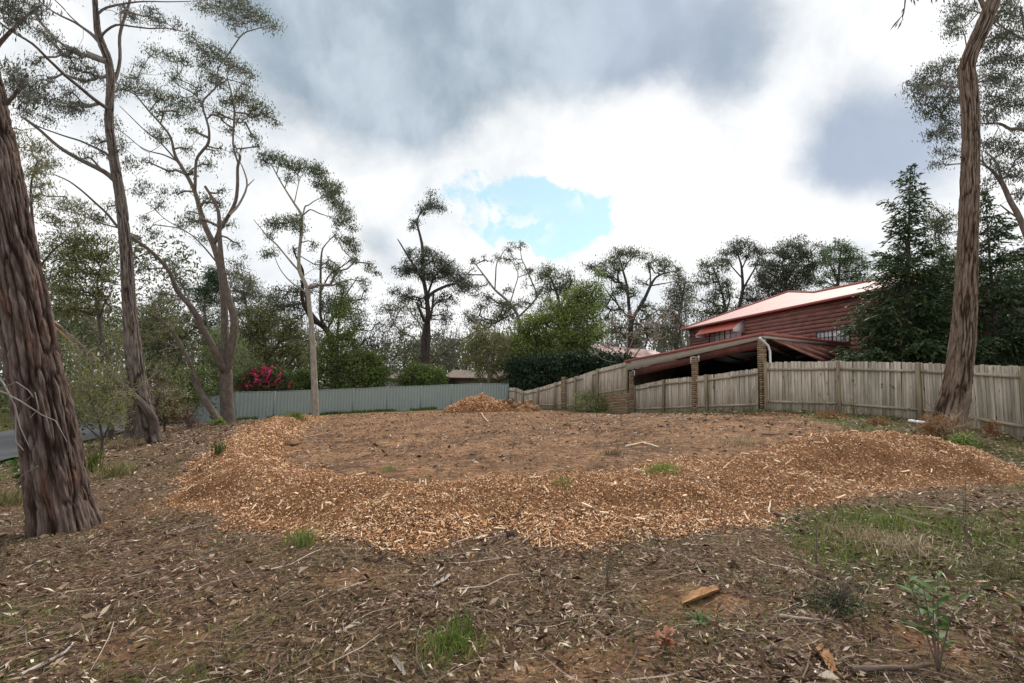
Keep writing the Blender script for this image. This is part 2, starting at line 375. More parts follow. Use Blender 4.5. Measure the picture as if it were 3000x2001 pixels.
m_ground = M.fin(col, .95, .1, M.math('ADD', n2, M.math('MULTIPLY', n3, .6)), .05, .9)
M = MT('mulch_surface'); o = M.obj(); n2 = M.noise(o, 10, 5, .6); n3 = M.noise(o, 60, 5, .75)
col = M.ramp(n3, [(.3, (.06, .028, .015)), (.5, (.27, .13, .06)), (.7, (.50, .28, .135))])
m_mulch = M.fin(col, .9, .1, M.math('ADD', n2, n3), .05, 1)
M = MT('asphalt'); o = M.obj(); n3 = M.noise(o, 60, 4, .7)
m_asphalt = M.fin(M.ramp(n3, [(.3, (.045, .048, .054)), (.7, (.085, .09, .097))]), .8, .3, n3, .01, .5)

# timber
def timber(name, a, b_, c, grain=(26, 26, 1.4), rough=.8, var=.5):
    M = MT(name); o = M.obj(); ad = M.n('ShaderNodeVectorMath', operation='ADD'); M.l(o, ad.inputs[0])
    cb = M.n('ShaderNodeCombineXYZ'); r = M.rnd(); M.l(M.math('MULTIPLY', r, 37.0), cb.inputs[0]); M.l(M.math('MULTIPLY', r, 91.0), cb.inputs[2]); M.l(cb.outputs[0], ad.inputs[1])
    v = ad.outputs[0]
    g = M.noise(v, 1.6, 5, .6, grain); big = M.noise(v, 1.6, 3, .5)
    col = M.ramp(g, [(.3, a), (.52, b_), (.72, c)])
    vo = M.n('ShaderNodeTexVoronoi'); mp = M.n('ShaderNodeMapping'); M.l(v, mp.inputs[0]); mp.inputs['Scale'].default_value = (7, 7, 2.6); M.l(mp.outputs[0], vo.inputs['Vector']); vo.inputs['Scale'].default_value = 1.0
    kn = M.ramp(vo.outputs['Distance'], [(.05, (1, 1, 1)), (.13, (0, 0, 0))])
    col = M.mix(kn, col, (.07, .04, .025))
    col = M.mix(1.0, col, M.ramp(r, [(0, (1-var*.55,)*3), (.6, (1, .985, .96)), (1, (1+var*.3,)*3)]), 'MULTIPLY')
    col = M.mix(1.0, col, M.ramp(big, [(.35, (.72, .74, .66)), (.6, (1.05, 1.03, 1))]), 'MULTIPLY')
    return M.fin(col, rough, .2, g, .004, .7)
m_paling = timber('weathered_paling', (.30, .25, .205), (.50, .44, .385), (.63, .575, .52))
m_rail = timber('weathered_rail', (.22, .18, .135), (.40, .34, .27), (.50, .44, .36), (26, 26, 26), .8, .3)
m_post = timber('weathered_post', (.16, .125, .085), (.29, .235, .17), (.39, .33, .25))
m_board = timber('stained_weatherboard', (.24, .105, .094), (.295, .138, .122), (.34, .168, .15), (1.2, 1.2, 70), .7, .45)
m_beam = timber('stained_beam', (.075, .022, .019), (.12, .04, .033), (.16, .06, .05), (3, 3, 20), .6, .2)
m_dkt = timber('dark_timber', (.10, .07, .055), (.19, .14, .11), (.26, .20, .165), (10, 10, 3), .8, .2)
def plain(name, c, rough=.6, spec=.4, metal=0., ns=None, amt=.15):
    M = MT(name)
    if ns:
        n = M.noise(M.obj(), ns, 4, .6); c = M.mix(1.0, c, M.ramp(n, [(.3, (1-amt,)*3), (.7, (1+amt,)*3)]), 'MULTIPLY')
    return M.fin(c, rough, spec, metal=metal)
m_cream = plain('cream_fascia', (.44, .41, .35), .5, .4, 0, 3, .08)
m_redtrim = plain('red_trim', (.32, .085, .07), .4, .5, 0, 3, .12)
m_roofred = plain('red_roof_steel', (.57, .36, .325), .6, .3, 0, 2, .10)
m_awning = plain('red_awning', (.50, .12, .085), .55, .4, 0, 6, .12)
m_colb = plain('green_grey_steel', (.29, .345, .33), .5, .35, 0, 1.3, .05)
m_colbp = plain('green_grey_post', (.25, .30, .285), .5, .35, 0, 2, .06)
m_galv = plain('galvanised', (.5, .52, .54), .45, .5, .3, 8, .1)
m_white = plain('white_paint', (.78, .79, .80), .5, .4, 0, 5, .06)
m_lace = plain('white_lace', (.55, .53, .52), .8, .1, 0, 20, .25)
m_dark = plain('interior_shade', (.02, .018, .017), .9, .1)
m_concrete = plain('concrete', (.30, .28, .26), .9, .1, 0, 3, .15)
m_mortar = plain('mortar', (.26, .22, .17), .95, .1, 0, 12, .2)
m_tile = plain('roof_tile', (.20, .155, .13), .8, .2, 0, 4, .25)
m_darkframe = plain('brown_frame', (.07, .035, .03), .5, .4)
m_alu = plain('aluminium', (.55, .56, .58), .4, .5, .7)
M = MT('brick'); v = M.obj(); r = M.rnd(); g = M.noise(v, 30, 4, .7)
m_brick = M.fin(M.mix(1.0, M.ramp(r, [(0, (.19, .12, .075)), (.35, (.30, .20, .125)), (.7, (.35, .255, .165)), (1, (.25, .175, .12))]), M.ramp(g, [(.3, (.75,)*3), (.7, (1.15,)*3)]), 'MULTIPLY'), .9, .15, g, .004, .6)
M = MT('window_glass'); g = M.noise(M.obj(), 1.3, 4, .6)
m_glass = M.fin(M.ramp(g, [(.35, (.42, .43, .47)), (.65, (.72, .72, .74))]), .12, .6)
M = MT('split_wood'); v = M.obj(); g = M.noise(v, 7, 5, .65, (1, 6, 6)); r = M.rnd()
m_split = M.fin(M.mix(M.math('MULTIPLY', r, .7), M.ramp(g, [(.3, (.24, .11, .05)), (.55, (.45, .25, .13)), (.75, (.62, .42, .26))]), M.ramp(g, [(.3, (.05, .035, .03)), (.7, (.19, .13, .10))])), .85, .15, g, .02, .8)

# ------------------------------------------------------------------ ground sheet
def grid_mesh(name, X, Y, Z, mats, mask=None, attrs=None, smooth=True):
    h, w = X.shape; i = np.arange(h-1)[:, None]; j = np.arange(w-1)[None, :]
    Fq = np.stack([i*w+j, i*w+j+1, (i+1)*w+j+1, (i+1)*w+j], -1).reshape(-1, 4)
    if mask is not None: Fq = Fq[mask.ravel()[Fq].any(1)]
    V = np.c_[X.ravel(), Y.ravel(), Z.ravel()]
    used = np.unique(Fq); rm = np.zeros(len(V), int); rm[used] = np.arange(len(used)); Fq = rm[Fq]; V = V[used]
    b = Buf(); b.add(V, Fq, 0); me = b.mesh(name, mats, smooth)
    for k, a in (attrs or {}).items():
        at = me.attributes.new(k, 'FLOAT', 'POINT'); at.data.foreach_set('value', a.ravel()[used].astype(np.float32))
    o = bpy.data.objects.new(name, me); link(o); return o
def litter_mask(x, y):
    # leaf litter in front of and left of the bank, bare soil pad inside it
    front = np.clip((7.2+.02*x*x-y)/1.2, 0, 1)
    left = np.clip((-x-4.2-(y-7)*.34)/1.0, 0, 1)
    right = np.clip((x-3.0-(y*.42))/1.5, 0, 1)*.75
    bare = 0
    for sx, sy, sr in ((.3, 2.95, .34), (1.42, 3.95, .4), (-1.3, 4.4, .3), (.75, 3.2, .25), (-2.3, 3.4, .3), (2.6, 3.3, .3)): bare = bare+np.exp(-((x-sx)**2+(y-sy)**2*1.6)/(sr*sr))*1.3
    return np.clip(-bare+np.maximum(np.maximum(front, left), right)+(fbm(x*.8, y*.8, 3, 21)-.5)*.5, 0, 1)
cb_line = np.array([P(a, c, d)[:2] for a, b_, c, d in COLORBOND]); rf_line = np.array([P(a, c, d)[:2] for a, b_, c, d in FAR_F[1:]+LOW_F+RIGHT_F])
def dline(x, y, L):
    best = np.full(np.shape(x), 1e9)
    for a, b_ in zip(L[:-1], L[1:]):
        d = b_-a; t = np.clip(((x-a[0])*d[0]+(y-a[1])*d[1])/(d@d), 0, 1); best = np.minimum(best, np.hypot(x-a[0]-t*d[0], y-a[1]-t*d[1]))
    return best
def grass_mask(x, y):
    a = np.clip(1.2-dline(x, y, cb_line)/2.0, 0, 1)*np.clip((x+13)/5, .15, 1)*.8
    b_ = np.clip(1.25-dline(x, y, rf_line)/1.7, 0, 1)*np.where(y > 18.3, 1.0, .25)
    c = np.clip((x-2.2)/1.3, 0, 1)*np.clip((6.9-y)/1.4, 0, 1)*np.clip((y-3.6)/.8, .35, 1)*.95
    d = np.clip((-x-8-(y-8)*.5)/2, 0, 1)*.7
    e = np.clip((-.6-x)/1.2, 0, 1)*np.clip((5.2-y)/1.2, 0, 1)*.46
    f = np.where(y > 39, .9, 0)
    g = np.clip((5.4-y)/1.5, 0, 1)*.36
    h = np.clip((x-4-.25*y)/1.6, 0, 1)*.62
    n = fbm(x*.7, y*.7, 4, 31)
    return np.clip(np.maximum.reduce([a, b_, c, d, e, f, g, h])*(.25+1.5*n), 0, 1)
ys = np.concatenate([np.linspace(-2.5, 2, 14), 2*np.exp(np.linspace(0, math.log(300), 330))[1:]])
ss = np.linspace(-1.35, 1.35, 250); ss = np.sign(ss)*(np.abs(ss)**1.06)
Yg, Sg = np.meshgrid(ys, ss, indexing='ij'); Xg = Sg*(Yg+5.0)
Zg = ground(Xg, Yg, False)
grid_mesh('ground', Xg, Yg, Zg, m_ground, attrs={'litter': litter_mask(Xg, Yg), 'grass': grass_mask(Xg, Yg)}).update_tag()
tag(bpy.data.objects['ground'], kind='structure')
# road, left
rx = np.linspace(-1, 1, 10); ry = np.linspace(-2, 75, 130)
RY, RX = np.meshgrid(ry, rx, indexing='ij'); cx = -17.8-.40*(RY-15); RXX = cx+RX*3.4
RZ = base_h(RXX, RY)+.09+.05*(1-RX**2)
tag(grid_mesh('road', RXX, RY, RZ, m_asphalt), kind='structure')
# mulch bank surface
gx = np.arange(-14.5, 10.8, .07); gy = np.arange(4.2, 29.5, .07); GY, GX = np.meshgrid(gy, gx, indexing='ij')
rh, rc = ridge_h(GX, GY); rc = np.clip((rc-.45+(vnoise(GX*6, GY*6, 12)-.5)*.5)*2.5, 0, 1); keep = rc > 0.02
bank = grid_mesh('mulch_bank', GX, GY, base_h(GX, GY)+micro(GX, GY)+rh-.02+.02*np.minimum(rc*2, 1)+.004+(vnoise(GX*14, GY*14, 3)-.5)*.035*rc, m_mulch, mask=keep)
tag(bank, 'long curved bank of orange wood mulch round the cleared dirt pad', 'mulch bank', kind='stuff')

# ------------------------------------------------------------------ scattered litter
def scatter(n, y0, y1, xw=1.12, pw=1.2):
    """points denser near the front; pw exponent of falloff"""
    u = RNG.random(n); e = 2-pw
    y = (y0**e+u*(y1**e-y0**e))**(1/e); x = (RNG.random(n)*2-1)*(y*xw+.8)
    return x, y
def gnormal(x, y):
    e = .06; z = ground(x, y); zx = ground(x+e, y); zy = ground(x, y+e)
    n = np.stack([-(zx-z)/e, -(zy-z)/e, np.ones_like(z)], -1); return z, n/np.linalg.norm(n, axis=1)[:, None]
def flakes(b, x, y, L, W, tone, tilt=.35, lift=.01, thick=0.0, curl=.15, mat=0):
    z, n = gnormal(x, y); k = len(x)
    n = n + RNG.normal(0, tilt, (k, 3)); n /= np.linalg.norm(n, axis=1)[:, None]
    a = RNG.random(k)*2*math.pi; d = np.stack([np.cos(a), np.sin(a), np.zeros(k)], -1); d -= n*(d*n).sum(1)[:, None]; d /= np.linalg.norm(d, axis=1)[:, None]
    s = np.cross(n, d); c = np.stack([x, y, z+lift*(.4+RNG.random(k))+L*np.abs(d[:, 2])*.3], -1)
    L = L[:, None]; W = W[:, None]
    if thick <= 0:
        V = np.stack([c-d*L/2, c+s*W/2+n*L*curl*RNG.normal(0, 1, (k, 1)), c+d*L/2, c-s*W/2+n*L*curl*RNG.normal(0, 1, (k, 1))], 1)
        F = np.arange(k*4).reshape(k, 4)
        b.add(V.reshape(-1, 3), F, mat, tone)
    else:
        T = (W*thick); tp = .45+.5*RNG.random((k, 1)); up = n*T
        V = np.stack([c-d*L/2-s*W/2*tp, c+d*L/2-s*W/2, c+d*L/2+s*W/2*tp, c-d*L/2+s*W/2,
                      c-d*L/2-s*W/2*tp+up, c+d*L/2-s*W/2+up, c+d*L/2+s*W/2*tp+up, c-d*L/2+s*W/2+up], 1)
        q = np.array([[4, 5, 6, 7], [0, 1, 5, 4], [2, 3, 7, 6]])
        F = (np.arange(k)[:, None, None]*8+q[None]).reshape(-1, 4)
        b.add(V.reshape(-1, 3), F, mat, np.repeat(tone, 3))
def sticks(b, x, y, L, R, tone, mat=0, up=.03, curve=.09):
    k = len(x); a = RNG.normal(0, .9, k)+RNG.integers(0, 2, k)*math.pi; z, n = gnormal(x, y)
    ts = np.linspace(-.5, .5, 4); d = np.stack([np.cos(a), np.sin(a)], -1); s = np.stack([-d[:, 1], d[:, 0]], -1)
    bend = RNG.normal(0, curve, (k, 1)); kink = RNG.normal(0, .05, (k, 4))
    px = x[:, None]+d[:, 0:1]*ts*L[:, None]+s[:, 0:1]*(bend*(ts*ts*2-.3)+kink)*L[:, None]
    py = y[:, None]+d[:, 1:2]*ts*L[:, None]+s[:, 1:2]*(bend*(ts*ts*2-.3)+kink)*L[:, None]
    pz = ground(px, py)+R[:, None]+up*RNG.random((k, 4))*np.minimum(L[:, None]*2, 1)
    Pn = np.stack([px, py, pz], -1); ang = np.array([0, 1.57, 3.14])
    rr = R[:, None]*np.array([1, .9, .75, .35])
    off = s[:, None, None, :]*np.cos(ang)[None, None, :, None]
    V = np.zeros((k, 4, 3, 3)); V[..., :2] = Pn[:, :, None, :2]+off*rr[:, :, None, None]; V[..., 2] = Pn[:, :, None, 2]+np.sin(ang)[None, None, :]*rr[:, :, None]
    q = np.array([[i*3+j, i*3+(j+1) % 3, (i+1)*3+(j+1) % 3, (i+1)*3+j] for i in range(3) for j in range(2)])
    b.add(V.reshape(-1, 3), (np.arange(k)[:, None, None]*12+q[None]).reshape(-1, 4), mat, np.repeat(tone, 6))
# wood chips on the bank: seeded along the bank's own surface
b = Buf(); xs, ysn, n0 = [], [], 0
cx_, cy_ = scatter(1100000, 4.2, 29, 1.15, 1.75); _, cv = ridge_h(cx_, cy_); ok = RNG.random(len(cx_)) < cv**1.3
cx_, cy_ = cx_[ok], cy_[ok]; k = min(len(cx_), 140000); cx_, cy_ = cx_[:k], cy_[:k]
tn = np.clip(RNG.beta(1.0, 1.1, k)*.98+.01+(fbm(cx_*1.2, cy_*1.2, 3, 77)-.5)*.25, 0, 1)
sz = np.clip(cy_/8, 1, 2.4)
near = cy_ < 5.9
L = (.011+.040*RNG.random(k)**2.2)*sz; W = L*(.13+.3*RNG.random(k)); W = np.clip(W, .004, .018)*np.clip(cy_/9, 1, 1.8)
flakes(b, cx_[near], cy_[near], L[near], W[near], tn[near], .38, .02, .3)
flakes(b, cx_[~near], cy_[~near], L[~near], W[~near], tn[~near], .38, .02, 0)
x, y = scatter(1500, 4.4, 20, 1.15, 1.5); _, cv = ridge_h(x, y); s_ = RNG.random(len(x)) < cv; x, y = x[s_], y[s_]; k = len(x)
flakes(b, x, y, .07+.09*RNG.random(k)**2, .010+.016*RNG.random(k), np.clip(.55+.45*RNG.random(k), 0, 1), .3, .04, .3)
tag(b.build('wood_chips', m_chip), 'orange and pale wood chips covering the curved bank', 'wood chips', kind='stuff')
# stray chips over the soil pad
b = Buf(); x, y = scatter(90000, 3, 34, 1.1, 1.05); k = len(x); c = 1-litter_mask(x, y)*.85; rcx = ridge_h(x, y)[1]; near_b = ridge_h(x, y-.0)[1]
dd = dline(x, y, RIDGE[:, :2]); pr = np.clip(1.5-dd/1.9, .30, 1)*np.where(y > 7, 1, .55)
ok = (rcx < .5) & (RNG.random(k) < pr) & (dline(x, y, cb_line) > .4); x, y = x[ok], y[ok]; k = len(x)
flakes(b, x, y, (.015+.05*RNG.random(k)**2)*np.clip(y/9, 1, 2.2), (.005+.009*RNG.random(k))*np.clip(y/9, 1, 2), RNG.random(k)*.9+.05, .25, .006, 0)
tag(b.build('scattered_chips', m_chip), 'loose wood chips strewn over the bare brown dirt', 'wood chips', kind='stuff')
# leaf litter
b = Buf(); x, y = scatter(215000, 2.1, 32, 1.12, 1.75); k = len(x); pr = .42+.58*litter_mask(x, y); pr *= np.where(ridge_h(x, y)[1] > .35, .035, 1)
pr *= np.clip(fbm(x*1.5, y*1.5, 4, 55)*3.4-.95, .25, 1)
ok = (RNG.random(k) < pr) & (dline(x, y, cb_line) > .3); x, y = x[ok], y[ok]; k = len(x)
L = (.018+.05*RNG.random(k)**1.8)*np.clip(y/8, 1, 2.0); tn = np.clip(RNG.beta(.95, 1.35, k)*1.02, 0, 1)
L = L*np.where(RNG.random(k) < .35, 1.7, .9); flakes(b, x, y, L, np.minimum(L*(.07+.2*RNG.random(k)**1.5), .016*np.clip(y/8, 1, 2)), tn, .33, .025, 0, .12)
tag(b.build('leaf_litter', m_litter), 'dry grey and brown gum leaves strewn on the ground', 'leaf litter', kind='stuff')
# sticks
b = Buf(); x, y = scatter(24000, 2.1, 34, 1.12, 1.45); k = len(x); pr = .4+.6*litter_mask(x, y); pr *= np.where(ridge_h(x, y)[1] > .3, .12, 1)
ok = (RNG.random(k) < pr) & (dline(x, y, cb_line) > .5) & (dline(x, y, rf_line) > .4); x, y = x[ok], y[ok]; k = len(x)
L = .08+.62*RNG.random(k)**3; R_ = (.0013+.0042*RNG.random(k)**2.4)*np.clip(y/8, 1, 2.2)
sticks(b, x, y, L, R_, np.clip(RNG.beta(1.5, 1.5, k), 0, 1))
tag(b.build('fallen_twigs', m_stick), 'thin dry twigs lying all over the leaf litter', 'twigs', kind='stuff')
# grass
def blades(b, x, y, H, W, tone, lean=.5, mat=0, z=None):
    k = len(x); z = ground(x, y) if z is None else z; a = RNG.random(k)*2*math.pi; d = np.stack([np.cos(a), np.sin(a)], -1); w = RNG.random(k)*2*math.pi
    s = np.stack([np.cos(w), np.sin(w)], -1)*W[:, None]/2; ln = lean*(.3+RNG.random(k))
    V = np.zeros((k, 5, 3)); base = np.stack([x, y], -1)
    V[:, 0, :2] = base-s; V[:, 1, :2] = base+s; m_ = base+d*(H*ln*.35)[:, None]; V[:, 2, :2] = m_+s*.8; V[:, 3, :2] = m_-s*.8; V[:, 4, :2] = base+d*(H*ln)[:, None]
    V[:, 0, 2] = V[:, 1, 2] = z-.01; V[:, 2, 2] = V[:, 3, 2] = z+H*.6; V[:, 4, 2] = z+H*(1-.35*ln)
    i = np.arange(k)[:, None]*5
    b.add(V.reshape(-1, 3), i+np.array([[0, 1, 2, 3]]), mat, tone); b.v.append(np.zeros((0, 3)))
    b.f.append((i+np.array([[3, 2, 4]])+b.n-k*5, mat, np.asarray(tone), np.zeros((k, 3, 2))))
b = Buf(); x, y = scatter(230000, 2.2, 38, 1.12, 1.15); k = len(x); g = grass_mask(x, y)
pr = np.clip((g-.22)*2.4, 0, 1)*np.where(fbm(x*3.5, y*3.5, 2, 91) > .46, 1, .12)*np.where(ridge_h(x, y)[1] > .3, .02, 1)
ok = RNG.random(k) < pr; x, y = x[ok], y[ok]; k = min(len(x), 42000); x, y = x[:k], y[:k]
blades(b, x, y, (.035+.09*RNG.random(k))*np.clip(y/12, 1, 1.5), .0045*np.clip(y/5, 1, 4), np.clip(RNG.beta(2, 2, k), 0, 1)) if False else blades(b, x, y, (.03+.07*RNG.random(k))*np.clip(y/12, 1, 1.6), .004*np.clip(y/5, 1, 4)*np.ones(k), np.clip(RNG.beta(2, 2, k), 0, 1))
tag(b.build('grass_patches', m_grass), 'patchy short green grass along the fences and in the foreground', 'grass', kind='stuff')
b = Buf(); x, y = scatter(110000, 2.2, 14, 1.12, 1.4); k = len(x); pr = litter_mask(x, y)*np.where(fbm(x*1.5, y*1.5, 3, 44) > .50, 1, .10)*np.where(ridge_h(x, y)[1] > .2, 0, 1)
ok = RNG.random(k) < pr; x, y = x[ok], y[ok]; k = min(len(x), 22000); x, y = x[:k], y[:k]
blades(b, x, y, .03+.07*RNG.random(k), .003*np.clip(y/4, 1, 3)*np.ones(k), np.clip(RNG.beta(1.6, 2.6, k), 0, 1), 1.3)
M = MT('dull_grass'); m_dull = tone_mat('dull_grass', [(0, (.06, .06, .02)), (.5, (.16, .155, .05)), (1, (.36, .32, .15))], .6, .2)
tag(b.build('dull_grass_cover', m_dull), 'thin dull olive grass growing through the leaf litter', 'grass', kind='stuff')
# ------------------------------------------------------------------ shared unit meshes
def unit_box(name, mat, bev=0.0):
    b = Buf(); b.add(box_v((0, 0, 0), 1, 1, 1), BOXF); return b.mesh(name, mat)
def put(name, me, c, s, R3, parent, label=None):
    """object from a shared unit mesh; c centre, s size, R3 columns = local axes in world; parent at world loc"""
    o = bpy.data.objects.new(name, me); link(o, parent)
    M4 = Matrix.Identity(4)
    for i in range(3):
        for j in range(3): M4[i][j] = float(R3[i][j]*s[j])
        M4[i][3] = float(c[i]-parent.location[i])
    o.matrix_local = M4
    if label: o['label'] = label
    return o
def frame(d, up=(0, 0, 1)):
    """columns: along d, depth, up"""
    d = np.asarray(d, float); d = d/np.linalg.norm(d); u = np.asarray(up, float); s = np.cross(u, d); s /= np.linalg.norm(s); u = np.cross(d, s)
    return np.stack([d, s, u], 1)
# paling meshes (real dimensions so the grain scales): built per-length variants
def box_mesh(name, sx, sy, sz, mat, dog=0.0):
    b = Buf(); v = box_v((0, 0, sz/2), sx, sy, sz)
    if dog: v[:, 2] += np.where((v[:, 2] > sz*.9) & (v[:, 0] > 0), -dog, 0)
    b.add(v, BOXF); return b.mesh(name, mat)
def put_m(name, me, loc, rot, parent, scale=(1, 1, 1)):
    o = bpy.data.objects.new(name, me); link(o, parent); o.rotation_euler = rot; o.scale = scale
    o.location = tuple(float(loc[i]-parent.location[i]) for i in range(3)); return o
pal_me = [box_mesh('paling', w, .016, 1.0, m_paling, dg) for w, dg in ((.102, .006), (.106, -.005), (.098, .0), (.104, .004))]

def timber_fence(spec, label, post_at, skip=(), rail_lo=.33, rail_hi=.27, seed=1, pillars=(), base_cut=None, sec_opts=None, post_h=0.0):
    rg = random.Random(seed)
    pts = []
    for (px, yt, yb, D) in spec:
        bs = P(px, yb, D); tp = P(px, yt, D); bs[2] = float(ground(bs[0:1], bs[1:2])[0]); pts.append((bs, tp[2]))
    root = empty('timber_fence', pts[0][0], label, 'fence')
    for i, ((a, za), (c, zc)) in enumerate(zip(pts[:-1], pts[1:])):
        opt = (sec_opts or {}).get(i, {})
        if opt.get('skip'): continue
        d = c[:2]-a[:2]; L = np.linalg.norm(d); ang = math.atan2(d[1], d[0]); nrm = np.array([d[1], -d[0]])/L     # towards camera side
        if nrm[1] > 0: nrm = -nrm
        n = max(2, int(L/.1)); 
        for k in range(n):
            t = (k+.5)/n; p = a[:2]+d*t; zb = a[2]+(c[2]-a[2])*t-.06; zt = za+(zc-za)*t+rg.uniform(-.018, .014)
            if 'bottom' in opt: zb = opt['bottom'][0]+(opt['bottom'][1]-opt['bottom'][0])*t
            tilt = rg.gauss(0, .006)+opt.get('lean', 0)*math.sin(t*math.pi)
            put_m('paling', pal_me[rg.randrange(4)], (p[0]+rg.uniform(-.003, .003), p[1], zb), (rg.gauss(0, .006), tilt, ang), root, (L/n/.101, 1, zt-zb)).location += Vector((-nrm[0], -nrm[1], 0))*(.009*(k % 2))
        # rails on the camera side
        for hi in (True, False):
            if hi: z0, z1 = za-rail_hi, zc-rail_hi
            else: z0, z1 = (a[2]+rail_lo, c[2]+rail_lo) if 'bottom' not in opt else (opt['bottom'][0]+.22, opt['bottom'][1]+.22)
            p0 = np.array([*(a[:2]+nrm*.034), z0]); p1 = np.array([*(c[:2]+nrm*.034), z1])
            e = (p1-p0); ln = np.linalg.norm(e)
            nb = 2 if (rg.random() < .4 and L > 1.5) else 1
            for q in range(nb):
                a0 = p0+e*(q/nb); a1 = p0+e*((q+1)/nb); a1[2] += rg.uniform(-.01, .01)
                b = Buf(); bar(b, a0, a1, .045, .085, tone=.5); o = b.build('rail', m_rail, root); o.location = tuple(-v for v in root.location)
                # recentre so that it has its own origin
                o.data.transform(Matrix.Translation([-float(v) for v in a0])); o.location = Vector([float(v) for v in a0])-root.location
    for i in post_at:
        (bs, zt) = pts[i]; a = pts[max(i-1, 0)][0]; c = pts[min(i+1, len(pts)-1)][0]; d = (c-a)[:2]; d /= np.linalg.norm(d); nrm = np.array([d[1], -d[0]]); 
        if nrm[1] > 0: nrm = -nrm
        p = bs[:2]+nrm*.075; h = zt-bs[2]+.05+post_h+rg.uniform(-.01, .03)
        o = put_m('post', post_me, (p[0], p[1], bs[2]-.1), (rg.gauss(0, .008), rg.gauss(0, .010), math.atan2(d[1], d[0])), root, (1, 1, h+.05))
    return root
post_me = box_mesh('post', .115, .085, 1.0, m_post)
fr = timber_fence(RIGHT_F, 'tall grey paling fence behind the thick leaning tree trunk on the right', [0, 1, 2, 3], seed=3, sec_opts={1: {'lean': .02}, 2: {'lean': -.03}})
fl = timber_fence(LOW_F, 'low grey paling fence filling the gaps between the brick carport piers', [0, 1, 2], seed=4, rail_hi=.2, rail_lo=.22)
_z = [P(1753, 1164, 29.5)[2], P(1838, 1151, 27.9)[2]]
ff = timber_fence(FAR_F, 'stepped old paling fence climbing from the rubble heap up to the carport', [1, 2, 3, 4, 5, 6, 7], seed=5, rail_hi=.22, rail_lo=.25, sec_opts={6: {'bottom': _z}})
# loose extra panel of palings on the far fence
pa = P(1712, 1096, 30.2); pb = P(1737, 1089, 29.7)
for k in range(8):
    t = k/8; p = pa+(pb-pa)*t; put_m('paling', pal_me[k % 4], (p[0]-.06, p[1]-.12, p[2]-1.42), (0, .02, math.atan2(pb[1]-pa[1], pb[0]-pa[0])), ff, (1, 1, 1.42))

# ------------------------------------------------------------------ brickwork
brick_me = unit_box('brick', m_brick)
def brick_wall(root, a, c, z0, z1, top0=None, top1=None, thick=.11, bl=.24, bh=.086, seed=0, core=True):
    """bricks as parts; a,c plan points; bottom z0..z1 may slope through top0/top1 upper limits"""
    rg = random.Random(seed); a = np.asarray(a, float)[:2]; c = np.asarray(c, float)[:2]; d = c-a; L = np.linalg.norm(d); R3 = frame((*d, 0)); rows = int(math.ceil((max(top0, top1)-z0)/bh))
    for r in range(rows):
        z = z0+(r+.5)*bh; off = (r % 2)*bl/2; x = -off
        while x < L-.02:
            x0 = max(x, 0)+.005; x1 = min(x+bl, L)-.005; x += bl
            if x1-x0 < .03: continue
            t = (x0+x1)/2/L
            if z+bh/2 > top0+(top1-top0)*t+.02: continue
            p = a+d*((x0+x1)/2/L)
            put('brick', brick_me, (p[0]+rg.uniform(-.002, .002), p[1]+rg.uniform(-.003, .003), z), (x1-x0, thick+rg.uniform(0, .006), bh-.012), R3, root)
    b = Buf(); n = R3[:, 1]*(thick/2-.008); e = R3[:, 0]*.004
    q = lambda p, s, z: np.array([p[0]+n[0]*s, p[1]+n[1]*s, z])
    a2 = a+e[:2]; c2 = c-e[:2]
    hexa(b, [q(a2, -1, z0-.3), q(c2, -1, z0-.3), q(c2, 1, z0-.3), q(a2, 1, z0-.3), q(a2, -1, top0-.04), q(c2, -1, top1-.04), q(c2, 1, top1-.04), q(a2, 1, top0-.04)])
    o = b.build('mortar', m_mortar, root); o.data.transform(Matrix.Translation(-root.location)); return o
def pier(px, ytop, ybot, D, w, label, seed, rz=None, parent=None):
    c = P(px, ybot, D); zt = P(px, ytop, D)[2]; z0 = float(ground(c[0:1], c[1:2])[0])-.05
    root = empty('brick_pier', (c[0], c[1], z0), label, 'pier') if parent is None else parent
    ang = -.12 if rz is None else rz; d = np.array([math.cos(ang), math.sin(ang)]); s = np.array([-d[1], d[0]]); h = w/2
    rows = int((zt-z0)/.086); rg = random.Random(seed)
    for r in range(rows):
        z = z0+(r+.5)*.086
        if r % 2 == 0: lay = [(-s*(h-.055), d, w), (s*(h-.055), d, w)]
        else: lay = [(-d*(h-.055), s, w), (d*(h-.055), s, w)]
        for off, ax, ln in lay:
            p = c[:2]+off
            put('brick', brick_me, (p[0]+rg.uniform(-.003, .003), p[1]+rg.uniform(-.003, .003), z), (ln, .105, .074), frame((*ax, 0)), root)
    b = Buf(); v = box_v((0, 0, (zt-z0)/2-.02), w-.02, w-.02, zt-z0-.02, frame((*d, 0))); b.add(v, BOXF); o = b.build('mortar', m_mortar, root)
    if parent is not None: o.location = Vector((c[0], c[1], z0))-root.location
    return root
p1 = pier(1850, 1087, 1214, 27.5, .24, 'brick pier at the low left end of the carport beam', 1)
p2 = pier(2037, 1042, 1208, 22.2, .24, 'middle brick pier between the two low fence panels', 2)
p3 = pier(2235, 991, 1203, 19.35, .25, 'tall brick pier beside the white downpipe', 3)
p4 = pier(1650, 1103, 1198, 32.1, .3, 'short stand-alone brick pier rising above the far paling fence', 4)
a = P(1757, 1207, 29.0); c = P(1842, 1213, 27.65); zt0 = _z[0]+.02; zt1 = _z[1]+.02
bw = empty('brick_wall', (a[0], a[1], a[2]), 'low tan brick retaining wall under the raised fence panel', 'wall')
z0 = min(float(ground(a[0:1], a[1:2])[0]), float(ground(c[0:1], c[1:2])[0]))-.1
brick_wall(bw, a, c, z0, z0, zt0, zt1, .11, seed=9)
